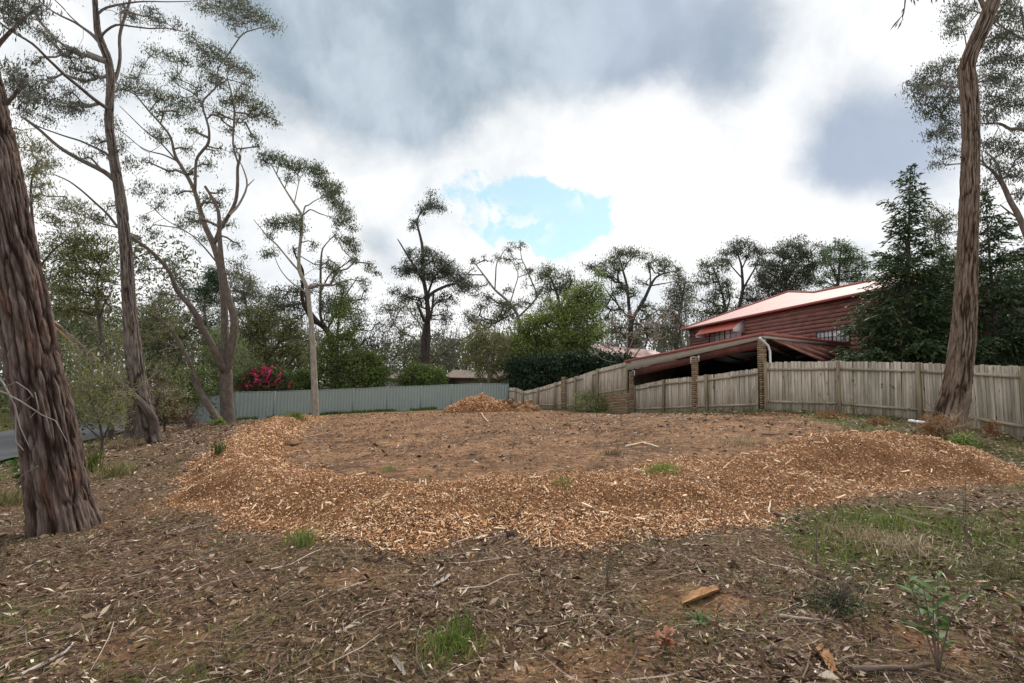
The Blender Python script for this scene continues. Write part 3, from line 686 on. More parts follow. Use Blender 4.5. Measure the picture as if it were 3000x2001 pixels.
# rendered low plinth further left under the fence, mostly earth
# ------------------------------------------------------------------ steel fence
cbp = [(P(a, d_, e), P(a, b_, e)[2]) for a, b_, d_, e in COLORBOND]
cf = empty('steel_fence', cbp[0][0], 'long grey-green ribbed steel fence across the back of the block', 'fence')
for i, ((a, za), (c, zc)) in enumerate(zip(cbp[:-1], cbp[1:])):
    d = (c-a)[:2]; L = np.linalg.norm(d); u = d/L; n = np.array([u[1], -u[0]]); n = n if n[1] < 0 else -n
    nr = max(5, int(round(L/.205))); prof = []
    for k in range(nr):
        for q, dep in ((0, 0), (.70, 0), (.76, .034), (.94, .034)): prof.append(((k+q)/nr, dep))
    prof.append((1.0, 0)); V = []
    for t, dep in prof:
        p = a[:2]+d*t-n*(dep-.015)*-1*-1; zb = a[2]+(c[2]-a[2])*t+.02; zt = za+(zc-za)*t-.02
        V += [[p[0], p[1], zb], [p[0], p[1], zt]]
    b = Buf(); m_ = len(prof); b.add(V, [[2*k, 2*k+2, 2*k+3, 2*k+1] for k in range(m_-1)]); b.build('panel', m_colb, cf, None).data.transform(Matrix.Translation(-cf.location))
    for z0_, z1_, h in ((za-.02, zc-.02, .05), (a[2]+.04, c[2]+.04, .05)):
        b = Buf(); bar(b, (*(a[:2]+u*.03), z0_), (*(c[:2]-u*.03), z1_), .05, h); b.build('rail', m_colbp, cf).data.transform(Matrix.Translation(-cf.location))
for i, (a, za) in enumerate(cbp):
    b = Buf(); k0 = cbp[max(i-1, 0)][0]; k1 = cbp[min(i+1, len(cbp)-1)][0]; d = (k1-k0)
    bar(b, (a[0], a[1], a[2]-.2), (a[0], a[1], za+.015), .07, .06, up=(-d[1], d[0], 0)); b.build('post', m_colbp, cf).data.transform(Matrix.Translation(-cf.location))

# ------------------------------------------------------------------ carport
cp = empty('carport', P(2235, 1203, 19.35), 'open red timber carport with cream fascia behind the low fence', 'carport')
def part(b, name, mat, parent, label=None, smooth=False):
    w = Vector((0, 0, 0)); p = parent
    while p is not None: w = w+Vector(p.location); p = p.parent
    o = b.build(name, mat, parent, smooth=smooth); o.data.transform(Matrix.Translation(-w))
    if label: o['label'] = label
    return o
def slab(b, A, B, C, D_, off, **k):
    """quad ABCD extruded by vector off"""
    off = np.asarray(off, float); A, B, C, D_ = [np.asarray(v, float) for v in (A, B, C, D_)]
    hexa(b, [A, B, C, D_, A+off, B+off, C+off, D_+off], **k)
def lerp(a, c, t): return np.asarray(a)+(np.asarray(c)-np.asarray(a))*t
ld = P(2235, 1000, 19.35)-P(1850, 1000, 27.5); ld[2] = 0; ld /= np.linalg.norm(ld); ln_ = np.array([-ld[1], ld[0], 0]); ln_ = ln_ if ln_[1] > 0 else -ln_    # into carport (+x,+y)
if ln_[0] < 0: ln_ = -ln_
DA, DB = 27.7, 19.1
def on(px, py, ref=None):    # point on the carport's front plane seen at pixel
    dd = DIR(px, py); p0 = P(2235, 1000, 19.25); n = ln_; t = ((p0-np.array([0, 0, EYE]))@n)/(dd@n); return np.array([0, 0, EYE])+dd*t
fA, fB, fC, fD = on(1836, 1086), on(2233, 993.5), on(2236, 981), on(1838, 1061)
b = Buf(); slab(b, fA-ln_*.03, fB-ln_*.03, fC-ln_*.03, fD-ln_*.03, ln_*.03); part(b, 'fascia', m_cream, cp)
b = Buf(); slab(b, on(1835, 1062)-ln_*.13, on(2237, 982.0)-ln_*.13, on(2237, 974)-ln_*.13, on(1835, 1056)-ln_*.13, ln_*.12); part(b, 'gutter', m_redtrim, cp)
b = Buf(); slab(b, on(1856, 1102)+ln_*.02, on(2029, 1065)+ln_*.02, on(2029, 1045)+ln_*.02, on(1856, 1082)+ln_*.02, ln_*.06); part(b, 'beam', m_beam, cp)
b = Buf(); slab(b, on(2046, 1058.5)+ln_*.02, on(2226, 1019.5)+ln_*.02, on(2226, 994)+ln_*.02, on(2046, 1036)+ln_*.02, ln_*.06); part(b, 'beam', m_beam, cp)
for (x0, x1, y0, y1) in ((2044, 2049, 1041, 1060), (2022, 2026, 1046, 1066), (2218, 2223, 1001, 1020), (1857, 1860, 1086, 1102)):
    b = Buf(); slab(b, on(x0, y1)-ln_*.005, on(x1, y1)-ln_*.005, on(x1, y0)-ln_*.005, on(x0, y0)-ln_*.005, ln_*.02); part(b, 'bracket', m_galv, cp)
# roof deck back to the house wall
HA = P(2023, 962, 38.0); HB0 = P(2502, 860, 23.3); hdir = (HB0-HA); eave_z = HA[2]; hdir[2] = 0; hl = np.linalg.norm(hdir); hdir /= hl; hn = np.array([hdir[1], -hdir[0], 0]); hn = hn if hn[0] < 0 else -hn   # faces camera
HB = HA+hdir*(hl+3.2); HB[2] = eave_z; HA[2] = eave_z
def onhouse(px, py, off=0.0):
    dd = DIR(px, py); n = hn; p0 = HA+hn*off; t = ((p0-np.array([0, 0, EYE]))@n)/(dd@n); return np.array([0, 0, EYE])+dd*t
sR = onhouse(2488, 1008, .05)
topL = on(1838, 1057)+ln_*.02; topR = on(2236, 975)+ln_*.02
backR = sR.copy(); backL = HA+hn*.05; backL = np.array([backL[0], backL[1], topL[2]+.45])
bl_ = onhouse(2023, 1022, .05)
b = Buf(); slab(b, topL, topR, backR, bl_, (0, 0, -.04)); part(b, 'roof', m_redtrim, cp)
# side barge: red strip over cream fascia, then raking infill boards
e0 = on(2236, 975); e1 = sR
def sidepoint(px, py, t):      # keep plan position along the side edge
    q = lerp(e0, e1, t); d = P(px, py, q[1]); return d
sd = (e1-e0); sd[2] = 0; sd /= np.linalg.norm(sd); sn = np.array([sd[1], -sd[0], 0]); sn = sn if sn[1] < 0 else -sn
def onside(px, py, off=0.0):
    dd = DIR(px, py); p0 = e0+sn*off; t = ((p0-np.array([0, 0, EYE]))@sn)/(dd@sn); return np.array([0, 0, EYE])+dd*t
b = Buf(); slab(b, onside(2238, 982, .05), onside(2491, 1012, .05), onside(2491, 1004, .05), onside(2239, 972, .05), sn*-.05); part(b, 'barge_cap', m_redtrim, cp)
b = Buf(); slab(b, onside(2238, 990.5, .02), onside(2491, 1017.5, .02), onside(2491, 1011, .02), onside(2238, 982, .02), sn*-.04); part(b, 'barge_board', m_cream, cp)
# infill boards: fan from the apex, following the rake seen in the photo
apx = (2262, 991); lows = [(2492, 1018), (2492, 1034), (2490, 1050), (2487, 1066), (2484, 1082), (2482, 1096)]
for k in range(5):
    tl = (apx[0]+k*-2+0, apx[1]+k*.35); x0 = 2262-k*1.5
    A = onside(2345-k*21, 1001-k*2.2-.1*k, 0); 
    up0 = (2470-k*50, 1015.5-k*5.3); up1 = (2470-(k+1)*50 if k < 4 else 2255, 1015.5-(k+1)*5.3 if k < 4 else 991)
    lo0 = (2492, 1017+k*16); lo1 = (2492, 1033+k*16)
    b = Buf(); slab(b, onside(*lo0, -.03+.006*k), onside(*up0, -.03+.006*k), onside(*up1, -.024+.006*k), onside(*lo1, -.012+.006*k), sn*-.02); part(b, 'infill_board', m_board, cp)
b = Buf(); lo = lows[-1]
slab(b, onside(2492, 1090, -.08), onside(2262, 998, -.08), onside(2262, 991.5, -.08), onside(2492, 1019, -.08), sn*-.03); part(b, 'gable_frame', m_dkt, cp)
# interior rafters, purlins and painted shade panel
for k in range(7):
    t = (k+.5)/7; A = lerp(topL, topR, t); B = lerp(bl_, backR, t); b = Buf(); bar(b, A+np.array([0, 0, -.14])+ln_*.12, B+np.array([0, 0, -.14]), .05, .14); part(b, 'rafter', m_dkt, cp)
    C = lerp(A, B, .5)+np.array([0, 0, -.75]); 
    if k % 2 == 0:
        b = Buf(); bar(b, A+np.array([0, 0, -.22])+ln_*.2, C, .04, .09); bar(b, C, B+np.array([0, 0, -.22]), .04, .09); part(b, 'truss_web', m_dkt, cp)
for t in (.3, .65):
    b = Buf(); bar(b, lerp(topL, bl_, t)+np.array([0, 0, -.26]), lerp(topR, backR, t)+np.array([0, 0, -.26]), .05, .09); part(b, 'purlin', m_dkt, cp)
gz = float(ground(np.array([11.]), np.array([24.]))[0])
b = Buf(); A_ = bl_-ln_*.12; B_ = backR-ln_*.12; A0_ = A_.copy(); B0_ = B_.copy(); A0_[2] = B0_[2] = gz; slab(b, A0_, B0_, B_-np.array([0, 0, .05]), A_-np.array([0, 0, .05]), -ln_*.03); part(b, 'shade_panel', m_dark, cp)  # added near-black panel before the house boards, interior shade painted as colour
b = Buf(); p0 = topL+ln_*.4; p1_ = topR+ln_*.4; q1 = backR.copy(); q0 = bl_.copy()
for v in (p0, p1_, q1, q0): v[2] = gz-.1
slab(b, p0, p1_, q1, q0, (0, 0, .1)); part(b, 'floor_slab', m_concrete, cp)
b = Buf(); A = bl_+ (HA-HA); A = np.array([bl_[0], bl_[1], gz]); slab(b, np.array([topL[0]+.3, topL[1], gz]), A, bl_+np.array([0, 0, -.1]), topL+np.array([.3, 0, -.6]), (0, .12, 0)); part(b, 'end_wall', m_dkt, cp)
# downpipe (white) at the tall pier
dp = [onside(2226, 989, .12), onside(2231, 995, .14), onside(2250, 1012, .16), onside(2256, 1030, .16), onside(2257, 1066, .16), onside(2257, 1090, .16)]
b = Buf(); tube(b, dp, [.042]*6, 8); o = b.build('downpipe', m_white, cp); o.data.transform(Matrix.Translation(-cp.location))
# ------------------------------------------------------------------ red house
hz0 = float(ground(HA[0:1], HA[1:2])[0])-.3
hs = empty('weatherboard_house', (HA[0], HA[1], hz0), 'red weatherboard house with pink steel roof behind the carport', 'house')
bh = .205; nb = int((eave_z-.02-hz0)/bh)
bm = Buf(); bm.add(box_v((0, 0, 0), 1, .03, bh+.02), BOXF)
HL = np.linalg.norm(HB-HA)
bbuf = Buf(); bbuf.add(box_v((.5, 0, 0), 1, .028, bh+.018), BOXF); 
bmes = []
bb = Buf(); bb.add(box_v((HL/2, 0, 0), HL, .026, bh-.034), BOXF); bme = bb.mesh('weatherboard', m_board)
ang = math.atan2(hdir[1], hdir[0])
for k in range(nb):
    z = hz0+(k+.5)*bh
    if z > eave_z-.12: continue
    o = bpy.data.objects.new('weatherboard', bme); link(o, hs); o.rotation_mode = 'XYZ'
    o.matrix_local = Matrix.Translation(Vector((*(HA+hn*.03)[:2], z))-hs.location) @ Matrix.Rotation(ang, 4, 'Z') @ Matrix.Rotation(.085 if hn @ np.array([-math.sin(ang), math.cos(ang), 0]) > 0 else -.085, 4, 'X')
hr = -hn
b = Buf()
depth = 7.5
for (p, q) in ((HA, HB),):
    slab(b, np.array([*p[:2], hz0]), np.array([*q[:2], hz0]), np.array([*q[:2], eave_z]), np.array([*p[:2], eave_z]), hr*.1)
slab(b, np.array([*(HA+hdir*.02)[:2], hz0])+hr*.11, np.array([*(HA+hdir*.02)[:2], hz0])+hr*depth, np.array([*(HA+hdir*.02)[:2], eave_z])+hr*depth, np.array([*(HA+hdir*.02)[:2], eave_z])+hr*.11, hdir*.1)
slab(b, np.array([*HB[:2], hz0])+hr*.11, np.array([*HB[:2], hz0])+hr*depth, np.array([*HB[:2], eave_z])+hr*depth, np.array([*HB[:2], eave_z])+hr*.11, -hdir*.1)
part(b, 'wall', m_beam, hs)
b = Buf(); q = HA+hn*.055-hdir*.01; bar(b, (q[0], q[1], hz0), (q[0], q[1], eave_z-.1), .09, .05, up=tuple(hn)); part(b, 'corner_stop', m_board, hs)
# roof: front plane rises from the eave
ov = .45; eA = HA+hn*ov-hdir*.5; eB = HB+hn*ov+hdir*.4; eA[2] = eB[2] = eave_z-.02
pitch = math.radians(27); rn = hn*-1*math.sin(pitch); rn = np.array([hn[0]*math.sin(pitch), hn[1]*math.sin(pitch), math.cos(pitch)]); rs = np.array([-hn[0]*math.cos(pitch), -hn[1]*math.cos(pitch), math.sin(pitch)])
def onroof(px, py):
    dd = DIR(px, py); t = ((eA-np.array([0, 0, EYE]))@rn)/(dd@rn); return np.array([0, 0, EYE])+dd*t
upper = [onroof(2008, 950.5), onroof(2312, 855), onroof(2388, 857), onroof(2600, 814), onroof(2700, 795)]
def sc(p): return (p-eA)@hdir, (p-eA)@rs
up_s = [sc(p) for p in upper]; up_s[0] = (0.0, 0.02); RL = float(np.linalg.norm(eB-eA)); print('ROOF', up_s, RL)
def top_at(s):
    xs_ = [u[0] for u in up_s]; ys_ = [u[1] for u in up_s]; return float(np.interp(s, xs_, ys_))
b = Buf(); V = []; st = np.arange(0, RL, .0254*1.5); 
for k, s in enumerate(st):
    o_ = .010*math.cos(k*math.pi/1.0) if False else .011*math.cos(k*2*math.pi/4)
    t_ = max(top_at(s), .02); V += [eA+hdir*s+rn*o_, eA+hdir*s+rs*t_+rn*o_]
b.add(V, [[2*k, 2*k+2, 2*k+3, 2*k+1] for k in range(len(st)-1)]); roof = part(b, 'roof', m_roofred, hs)
# back slopes close the roof, ridge capping on top
b = Buf()
for (s0, t0), (s1, t1) in zip(up_s[:-1], up_s[1:]):
    A = eA+hdir*s0+rs*t0; B = eA+hdir*s1+rs*t1
    C = B+hr*3.5; C[2] = eave_z-.05; D_ = A+hr*3.5; D_[2] = eave_z-.05
    b.add([A, B, C, D_], [[0, 1, 2, 3]])
o = part(b, 'back_slope', m_roofred, roof)
for (s0, t0), (s1, t1) in zip(up_s[:-1], up_s[1:]):
    b = Buf(); A = eA+hdir*s0+rs*t0+rn*.03; B = eA+hdir*s1+rs*t1+rn*.03; tube(b, [A, B], [.06, .06], 6); part(b, 'ridge_cap', m_redtrim, hs)
b = Buf(); bar(b, eA+hn*.06+np.array([0, 0, -.05]), eB+hn*.06+np.array([0, 0, -.05]), .12, .11); part(b, 'gutter', m_redtrim, hs)
b = Buf(); slab(b, eA+np.array([0, 0, -.12]), eB+np.array([0, 0, -.12]), HB+np.array([0, 0, -.12]), HA-hdir*.5+np.array([0, 0, -.12]), (0, 0, .02)); part(b, 'soffit', m_beam, hs)
# window + awning
def wall_window(x0, x1, y0, y1, cols, rows, nm='window', shear=0):
    A = onhouse(x0, y1[0], .07); B = onhouse(x1, y1[1], .07); zt = onhouse(x0, y0[0], .07)[2]; zb = A[2]; B[2] = zb
    up = np.array([0, 0, zt-zb]); w = B-A; wl = np.linalg.norm(w); wu = w/wl
    b = Buf(); f = .05
    for (p, q) in ((A, B), (A+up, B+up)): bar(b, p, q, .06, f)
    for k in (0, .5, 1): bar(b, A+w*k+up*.02, A+w*k+up*.98, .055, f, up=tuple(wu))
    win = part(b, nm, m_darkframe, hs)
    b = Buf(); slab(b, A-hn*.02, B-hn*.02, B+up-hn*.02, A+up-hn*.02, -hn*.01); part(b, 'pane', m_glass, win)
    b = Buf()
    for k in range(1, cols):
        if k*2 != cols: bar(b, A+w*k/cols+up*.03, A+w*k/cols+up*.97, .02, .025, up=tuple(wu))
    for k in range(1, rows): bar(b, A+w*.02+up*k/rows, A+w*.98+up*k/rows, .02, .025)
    part(b, 'glazing_bar', m_darkframe, win)
    return A, B, up
A, B, up = wall_window(2078, 2174, (968, 0), (1005, 985), 6, 2)
wdir = (B-A)/np.linalg.norm(B-A)
aT0 = onhouse(2068, 957, .04); aT1 = onhouse(2182, 938, .04); aT1[2] = aT0[2]
aF0 = P(2054, 978, 1)[:]; 
f0 = aT0+hn*.75-wdir*.05+np.array([0, 0, -.62]); f1 = aT1+hn*.75-wdir*.1+np.array([0, 0, -.62])
aw = Buf(); V = []; n_ = 60
for k in range(n_+1):
    t = k/n_; o_ = .018*math.cos(k*math.pi/2); V += [lerp(f0, f1, t)+np.array([0, 0, o_]), lerp(aT0, aT1, t)+np.array([0, 0, o_])]
aw.add(V, [[2*k, 2*k+2, 2*k+3, 2*k+1] for k in range(n_)]); part(aw, 'awning', m_awning, hs)
for e, t_ in ((f0, aT0), (f1, aT1)):
    b = Buf(); w_ = t_.copy(); w_[2] = e[2]-.25; m1 = e+np.array([0, 0, -.18])
    slab(b, e, m1, w_, t_, wdir*.03); bar(b, e, t_, .04, .05); part(b, 'awning_valance', m_lace, hs)
wall_window(2392, 2490, (973, 0), (1010, 1003), 8, 2)
# ------------------------------------------------------------------ houses behind
def gable_house(px0, px1, D0, D1, y_eave, y_ridge, label, matroof, matwall, depth_=7, seed=0, dz=None):
    A = P(px0, y_eave, D0); B = P(px1, y_eave, D1); B[2] = A[2]
    g0 = float(base_h(A[0:1], A[1:2])[0])-.3; root = empty('low_house', (A[0], A[1], g0), label, 'house')
    d = B-A; L = np.linalg.norm(d); u = d/L; n = np.array([u[1], -u[0], 0]); n = n if n[1] < 0 else -n
    b = Buf(); A1 = A+u*.5-n*.5; B1 = B-u*.5-n*.5; A1[2] = B1[2] = g0; h = A[2]-g0
    slab(b, A1, B1, B1-n*(depth_-1), A1-n*(depth_-1), (0, 0, h)); part(b, 'wall', matwall, root)
    rr = P(px0, y_ridge, D0+depth_/2)[2]-A[2]; R0 = A-n*depth_/2+np.array([0, 0, rr]); R1 = B-n*depth_/2+np.array([0, 0, rr])
    b = Buf(); nS = int(L/.16); V = []
    rows = 10; q = (R0-A)
    for r in range(rows+1):
        for k in range(nS+1):
            V.append(A+q*(r/rows)+u*(L*k/nS)+np.array([0, 0, .025*math.cos(k*math.pi)+(.03 if r < rows else 0)]))
    m_ = nS+1; b.add(V, [[r*m_+k, r*m_+k+1, (r+1)*m_+k+1, (r+1)*m_+k] for r in range(rows) for k in range(nS)])
    Bk0 = A-n*depth_; Bk1 = B-n*depth_; b.add([R0, R1, Bk1, Bk0], [[0, 1, 2, 3]]); part(b, 'roof', matroof, root)
    b = Buf(); bar(b, A+np.array([0, 0, -.05]), B+np.array([0, 0, -.05]), .1, .16); part(b, 'fascia', m_darkframe, root)
    return root, A, B, u, n
r1, A, B, u, n = gable_house(1118, 1215, 52, 50, 1109, 1088, 'low brick house with brown tiled roof between two round bushes', m_tile, m_brick)
for t in (.25, .6):
    b = Buf(); c = lerp(A, B, t)-n*.42+np.array([0, 0, -.55]); slab(b, c-u*.8-np.array([0, 0, .5]), c+u*.8-np.array([0, 0, .5]), c+u*.8+np.array([0, 0, .4]), c-u*.8+np.array([0, 0, .4]), n*.06); w_ = part(b, 'window', m_white, r1)
    b = Buf(); c = c+n*.07; slab(b, c-u*.72-np.array([0, 0, .42]), c+u*.72-np.array([0, 0, .42]), c+u*.72+np.array([0, 0, .32]), c-u*.72+np.array([0, 0, .32]), n*.01); part(b, 'pane', m_glass, w_)
gable_house(1295, 1480, 56, 54, 1106, 1083, 'long low brown roofed house right of the round green bush', m_tile, m_mortar)
gable_house(1795, 1990, 46, 52, 1042, 1012, 'low building with faded pink steel roof behind the bare twigs', m_roofred, m_cream)
# antenna
b0 = P(1146, 1092, 53); t0 = P(1146, 1040, 53)
an = empty('tv_antenna', b0, 'thin metal television antenna standing on the brown tiled roof', 'antenna')
b = Buf(); tube(b, [b0-np.array([0, 0, .6]), t0], [.03, .025], 5); part(b, 'mast', m_alu, an)
for yy, ll, tl in ((1046, 1.0, .5), (1060, 1.1, 0), (1068, .7, 0)):
    c = P(1146, yy, 52.9); b = Buf(); bar(b, c-np.array([ll*.9, 0, -tl]), c+np.array([ll*.9, 0, -tl]), .035, .035)
    for k in range(6):
        e = c+np.array([(k-2.5)*ll*.33, 0, -(k-2.5)*tl*.37]); bar(b, e-np.array([0, .5, .12]), e+np.array([0, .5, .12]), .02, .02)
    part(b, 'aerial', m_alu, an)

# ------------------------------------------------------------------ chip heap and rubble
hc = P(1408, 1204, 31.5); hg = float(base_h(hc[0:1], hc[1:2])[0])
def heap_h(x, y):
    q = np.hypot((x-hc[0])/2.25, (y-hc[1])/1.7)+(fbm(x*1.1, y*1.1, 3, 66)-.5)*.35
    q2 = np.hypot((x-hc[0]-1.2)/1.6, (y-hc[1])/1.2)
    return np.maximum(1.0*np.clip(1-q, 0, 1)**.8, .62*np.clip(1-q2, 0, 1)**.9)
gx = np.arange(-3.2, 3.6, .06); GY, GX = np.meshgrid(gx+hc[1], gx+hc[0], indexing='ij'); hh = heap_h(GX, GY)
hm = grid_mesh('chip_heap', GX, GY, ground(GX, GY)+hh-.03+(vnoise(GX*9, GY*9, 2)-.5)*.08, m_mulch, mask=hh > .0)
hm.data.transform(Matrix.Translation((-hc[0], -hc[1], -hg))); hm.location = (hc[0], hc[1], hg)
tag(hm, 'big rounded heap of orange wood chips against the steel fence', 'chip heap')
b = Buf(); k = 9000; x = hc[0]+RNG.normal(0, 1.3, k); y = hc[1]+RNG.normal(0, 1.0, k); hh = heap_h(x, y); ok = hh > .01; x, y, hh = x[ok], y[ok], hh[ok]; k = len(x)
v0 = len(b.v); flakes(b, x, y, .06+.12*RNG.random(k), .02+.03*RNG.random(k), np.clip(RNG.beta(2, 1.8, k), 0, 1), .5, .05, 0)
b.v[-1][:, 2] += np.repeat(hh, 4); b.v[-1] -= np.array([hc[0], hc[1], hg]); o = b.build('heap_chips', m_chip, hm); o['kind'] = 'stuff'
def chunk_mesh(seed, mat):
    rg = np.random.default_rng(seed); import bmesh
    bm = bmesh.new(); bmesh.ops.create_icosphere(bm, subdivisions=2, radius=.5)
    pl = [(rg.normal(0, 1, 3), rg.uniform(.25, .42)) for _ in range(9)]
    for v in bm.verts:
        c = np.array(v.co)
        for n_, d_ in pl:
            n_ = n_/np.linalg.norm(n_); s = c@n_
            if s > d_: c = c-n_*(s-d_)
        v.co = Vector([float(t) for t in c*(1+rg.normal(0, .02))])
    me = bpy.data.meshes.new('timber_chunk'); bm.to_mesh(me); bm.free(); me.materials.append(mat); return me
cms = [chunk_mesh(i, m_split) for i in range(5)]
chunks = [(1478, 1172, .30, 'small'), (1496, 1178, .42, ''), (1508, 1190, .5, ''), (1494, 1199, .55, ''), (1522, 1184, .4, ''), (1530, 1194, .55, ''), (1545, 1180, .42, ''), (1556, 1174, .3, ''), (1552, 1190, .5, ''), (1567, 1195, .55, ''), (1540, 1203, .45, ''), (1515, 1204, .5, ''), (1575, 1202, .35, ''), (1503, 1172, .28, 'w'), (1582, 1206, .25, '')]
words = ['lump of split red timber at the very left tip of the rubble heap', 'dark stump piece leaning on the chip heap side of the rubble', 'broken log chunk in the upper left body of the rubble', 'wide log butt at the lower left foot of the rubble', 'brown chunk in the top middle of the rubble heap',
         'large log piece in the centre of the rubble heap', 'rounded log piece near the top right of the rubble', 'small block perched on the peak of the rubble at right', 'reddish split block below the perched top block', 'long pale faced chunk at the lower right of the rubble', 'flat log piece at the bottom middle of the rubble',
         'log piece at the bottom left middle of the rubble', 'small chunk at the right foot of the rubble heap', 'white faced block lying on top of the rubble', 'smallest chunk rolled out on the grass right of the rubble']
for k, ((px, py, s, _), w_) in enumerate(zip(chunks, words)):
    c = P(px, py, 30.6+RNG.normal(0, .25)); g_ = float(ground(c[0:1], c[1:2])[0]); c[2] = max(c[2], g_+s*.2)
    if c[2] > g_+s*.5:     # rest on a lower piece: drop to half height steps
        pass
    o = bpy.data.objects.new('timber_chunk', cms[k % 5]); COL.objects.link(o); o.location = tuple(c); o.rotation_euler = tuple(RNG.random(3)*6.28); o.scale = (s*1.25*1.1, s*.9, s*.8)
    tag(o, w_, 'log chunk', 'log chunks in the rubble heap')
b = Buf()
gx = np.arange(-1.9, 1.9, .08); rcx_ = P(1525, 1200, 30.9); GY, GX = np.meshgrid(gx+rcx_[1], gx+rcx_[0], indexing='ij'); q = np.hypot((GX-rcx_[0])/1.35, (GY-rcx_[1])/.8)
hh = .42*np.clip(1-q, 0, 1)**.6; gm_ = grid_mesh('rubble_soil', GX, GY, ground(GX, GY)+hh-.02+(vnoise(GX*7, GY*7, 2)-.5)*.12, m_mulch, mask=hh > 0); tag(gm_, 'low mound of dark dirt and bark under the log rubble', 'dirt mound', kind='stuff')
# ------------------------------------------------------------------ trees
def poly3(line, D, rg, dep=0.0):
    """line [(px,py,w)] -> 3D points + radii, depth drifts along the limb"""
    n = len(line); out = []; r = []
    sg = rg.normal(0, 1)*dep
    for i, (px, py, w) in enumerate(line):
        d = D+sg*(i/max(n-1, 1))
        out.append(P(px, py, d)); r.append(w/2*D/FPX*FPX/math.hypot(FPX, px-1500))
    # smooth resample (Catmull-Rom)
    out = np.array(out); r = np.array(r)
    if n < 3: return out, r
    p = np.vstack([2*out[0]-out[1], out, 2*out[-1]-out[-2]]); Q, Rr = [], []
    for i in range(1, n):
        for t in (0, .33, .66):
            a, b_, c, d = p[i-1], p[i], p[i+1], p[i+2]
            Q.append(.5*((2*b_)+(-a+c)*t+(2*a-5*b_+4*c-d)*t*t+(-a+3*b_-3*c+d)*t**3)); Rr.append(r[i-1]+(r[i]-r[i-1])*t)
    Q.append(out[-1]); Rr.append(r[-1]); return np.array(Q), np.array(Rr)
def leaf_cloud(b, C, n, spread, L, W, rg, droop=.7, tone=(.45, .2), mat=0, asp=1.0):
    """n leaves about each centre C (k,3)"""
    k = len(C); c = np.repeat(C, n, 0); m_ = len(c)
    sp = np.repeat(np.broadcast_to(spread, (k,)), n)[:, None]
    g = rg.normal(0, .5, (m_, 3)); g[:, 2] *= asp; c = c+g*sp
    d = rg.normal(0, 1, (m_, 3)); d[:, 2] -= droop*2.2; d /= np.linalg.norm(d, axis=1)[:, None]
    s = np.cross(d, rg.normal(0, 1, (m_, 3))); s /= np.linalg.norm(s, axis=1)[:, None]+1e-9
    l = L*(.6+.8*rg.random((m_, 1))); w = W*(.7+.6*rg.random((m_, 1)))
    V = np.stack([c-d*l/2, c+s*w/2, c+d*l/2, c-s*w/2], 1)
    tn = np.repeat(rg.normal(0, .10, k), n)+rg.normal(tone[0], tone[1], m_)+g[:, 2]*.12
    b.add(V.reshape(-1, 3), np.arange(m_*4).reshape(m_, 4), mat, np.clip(tn, 0, 1))
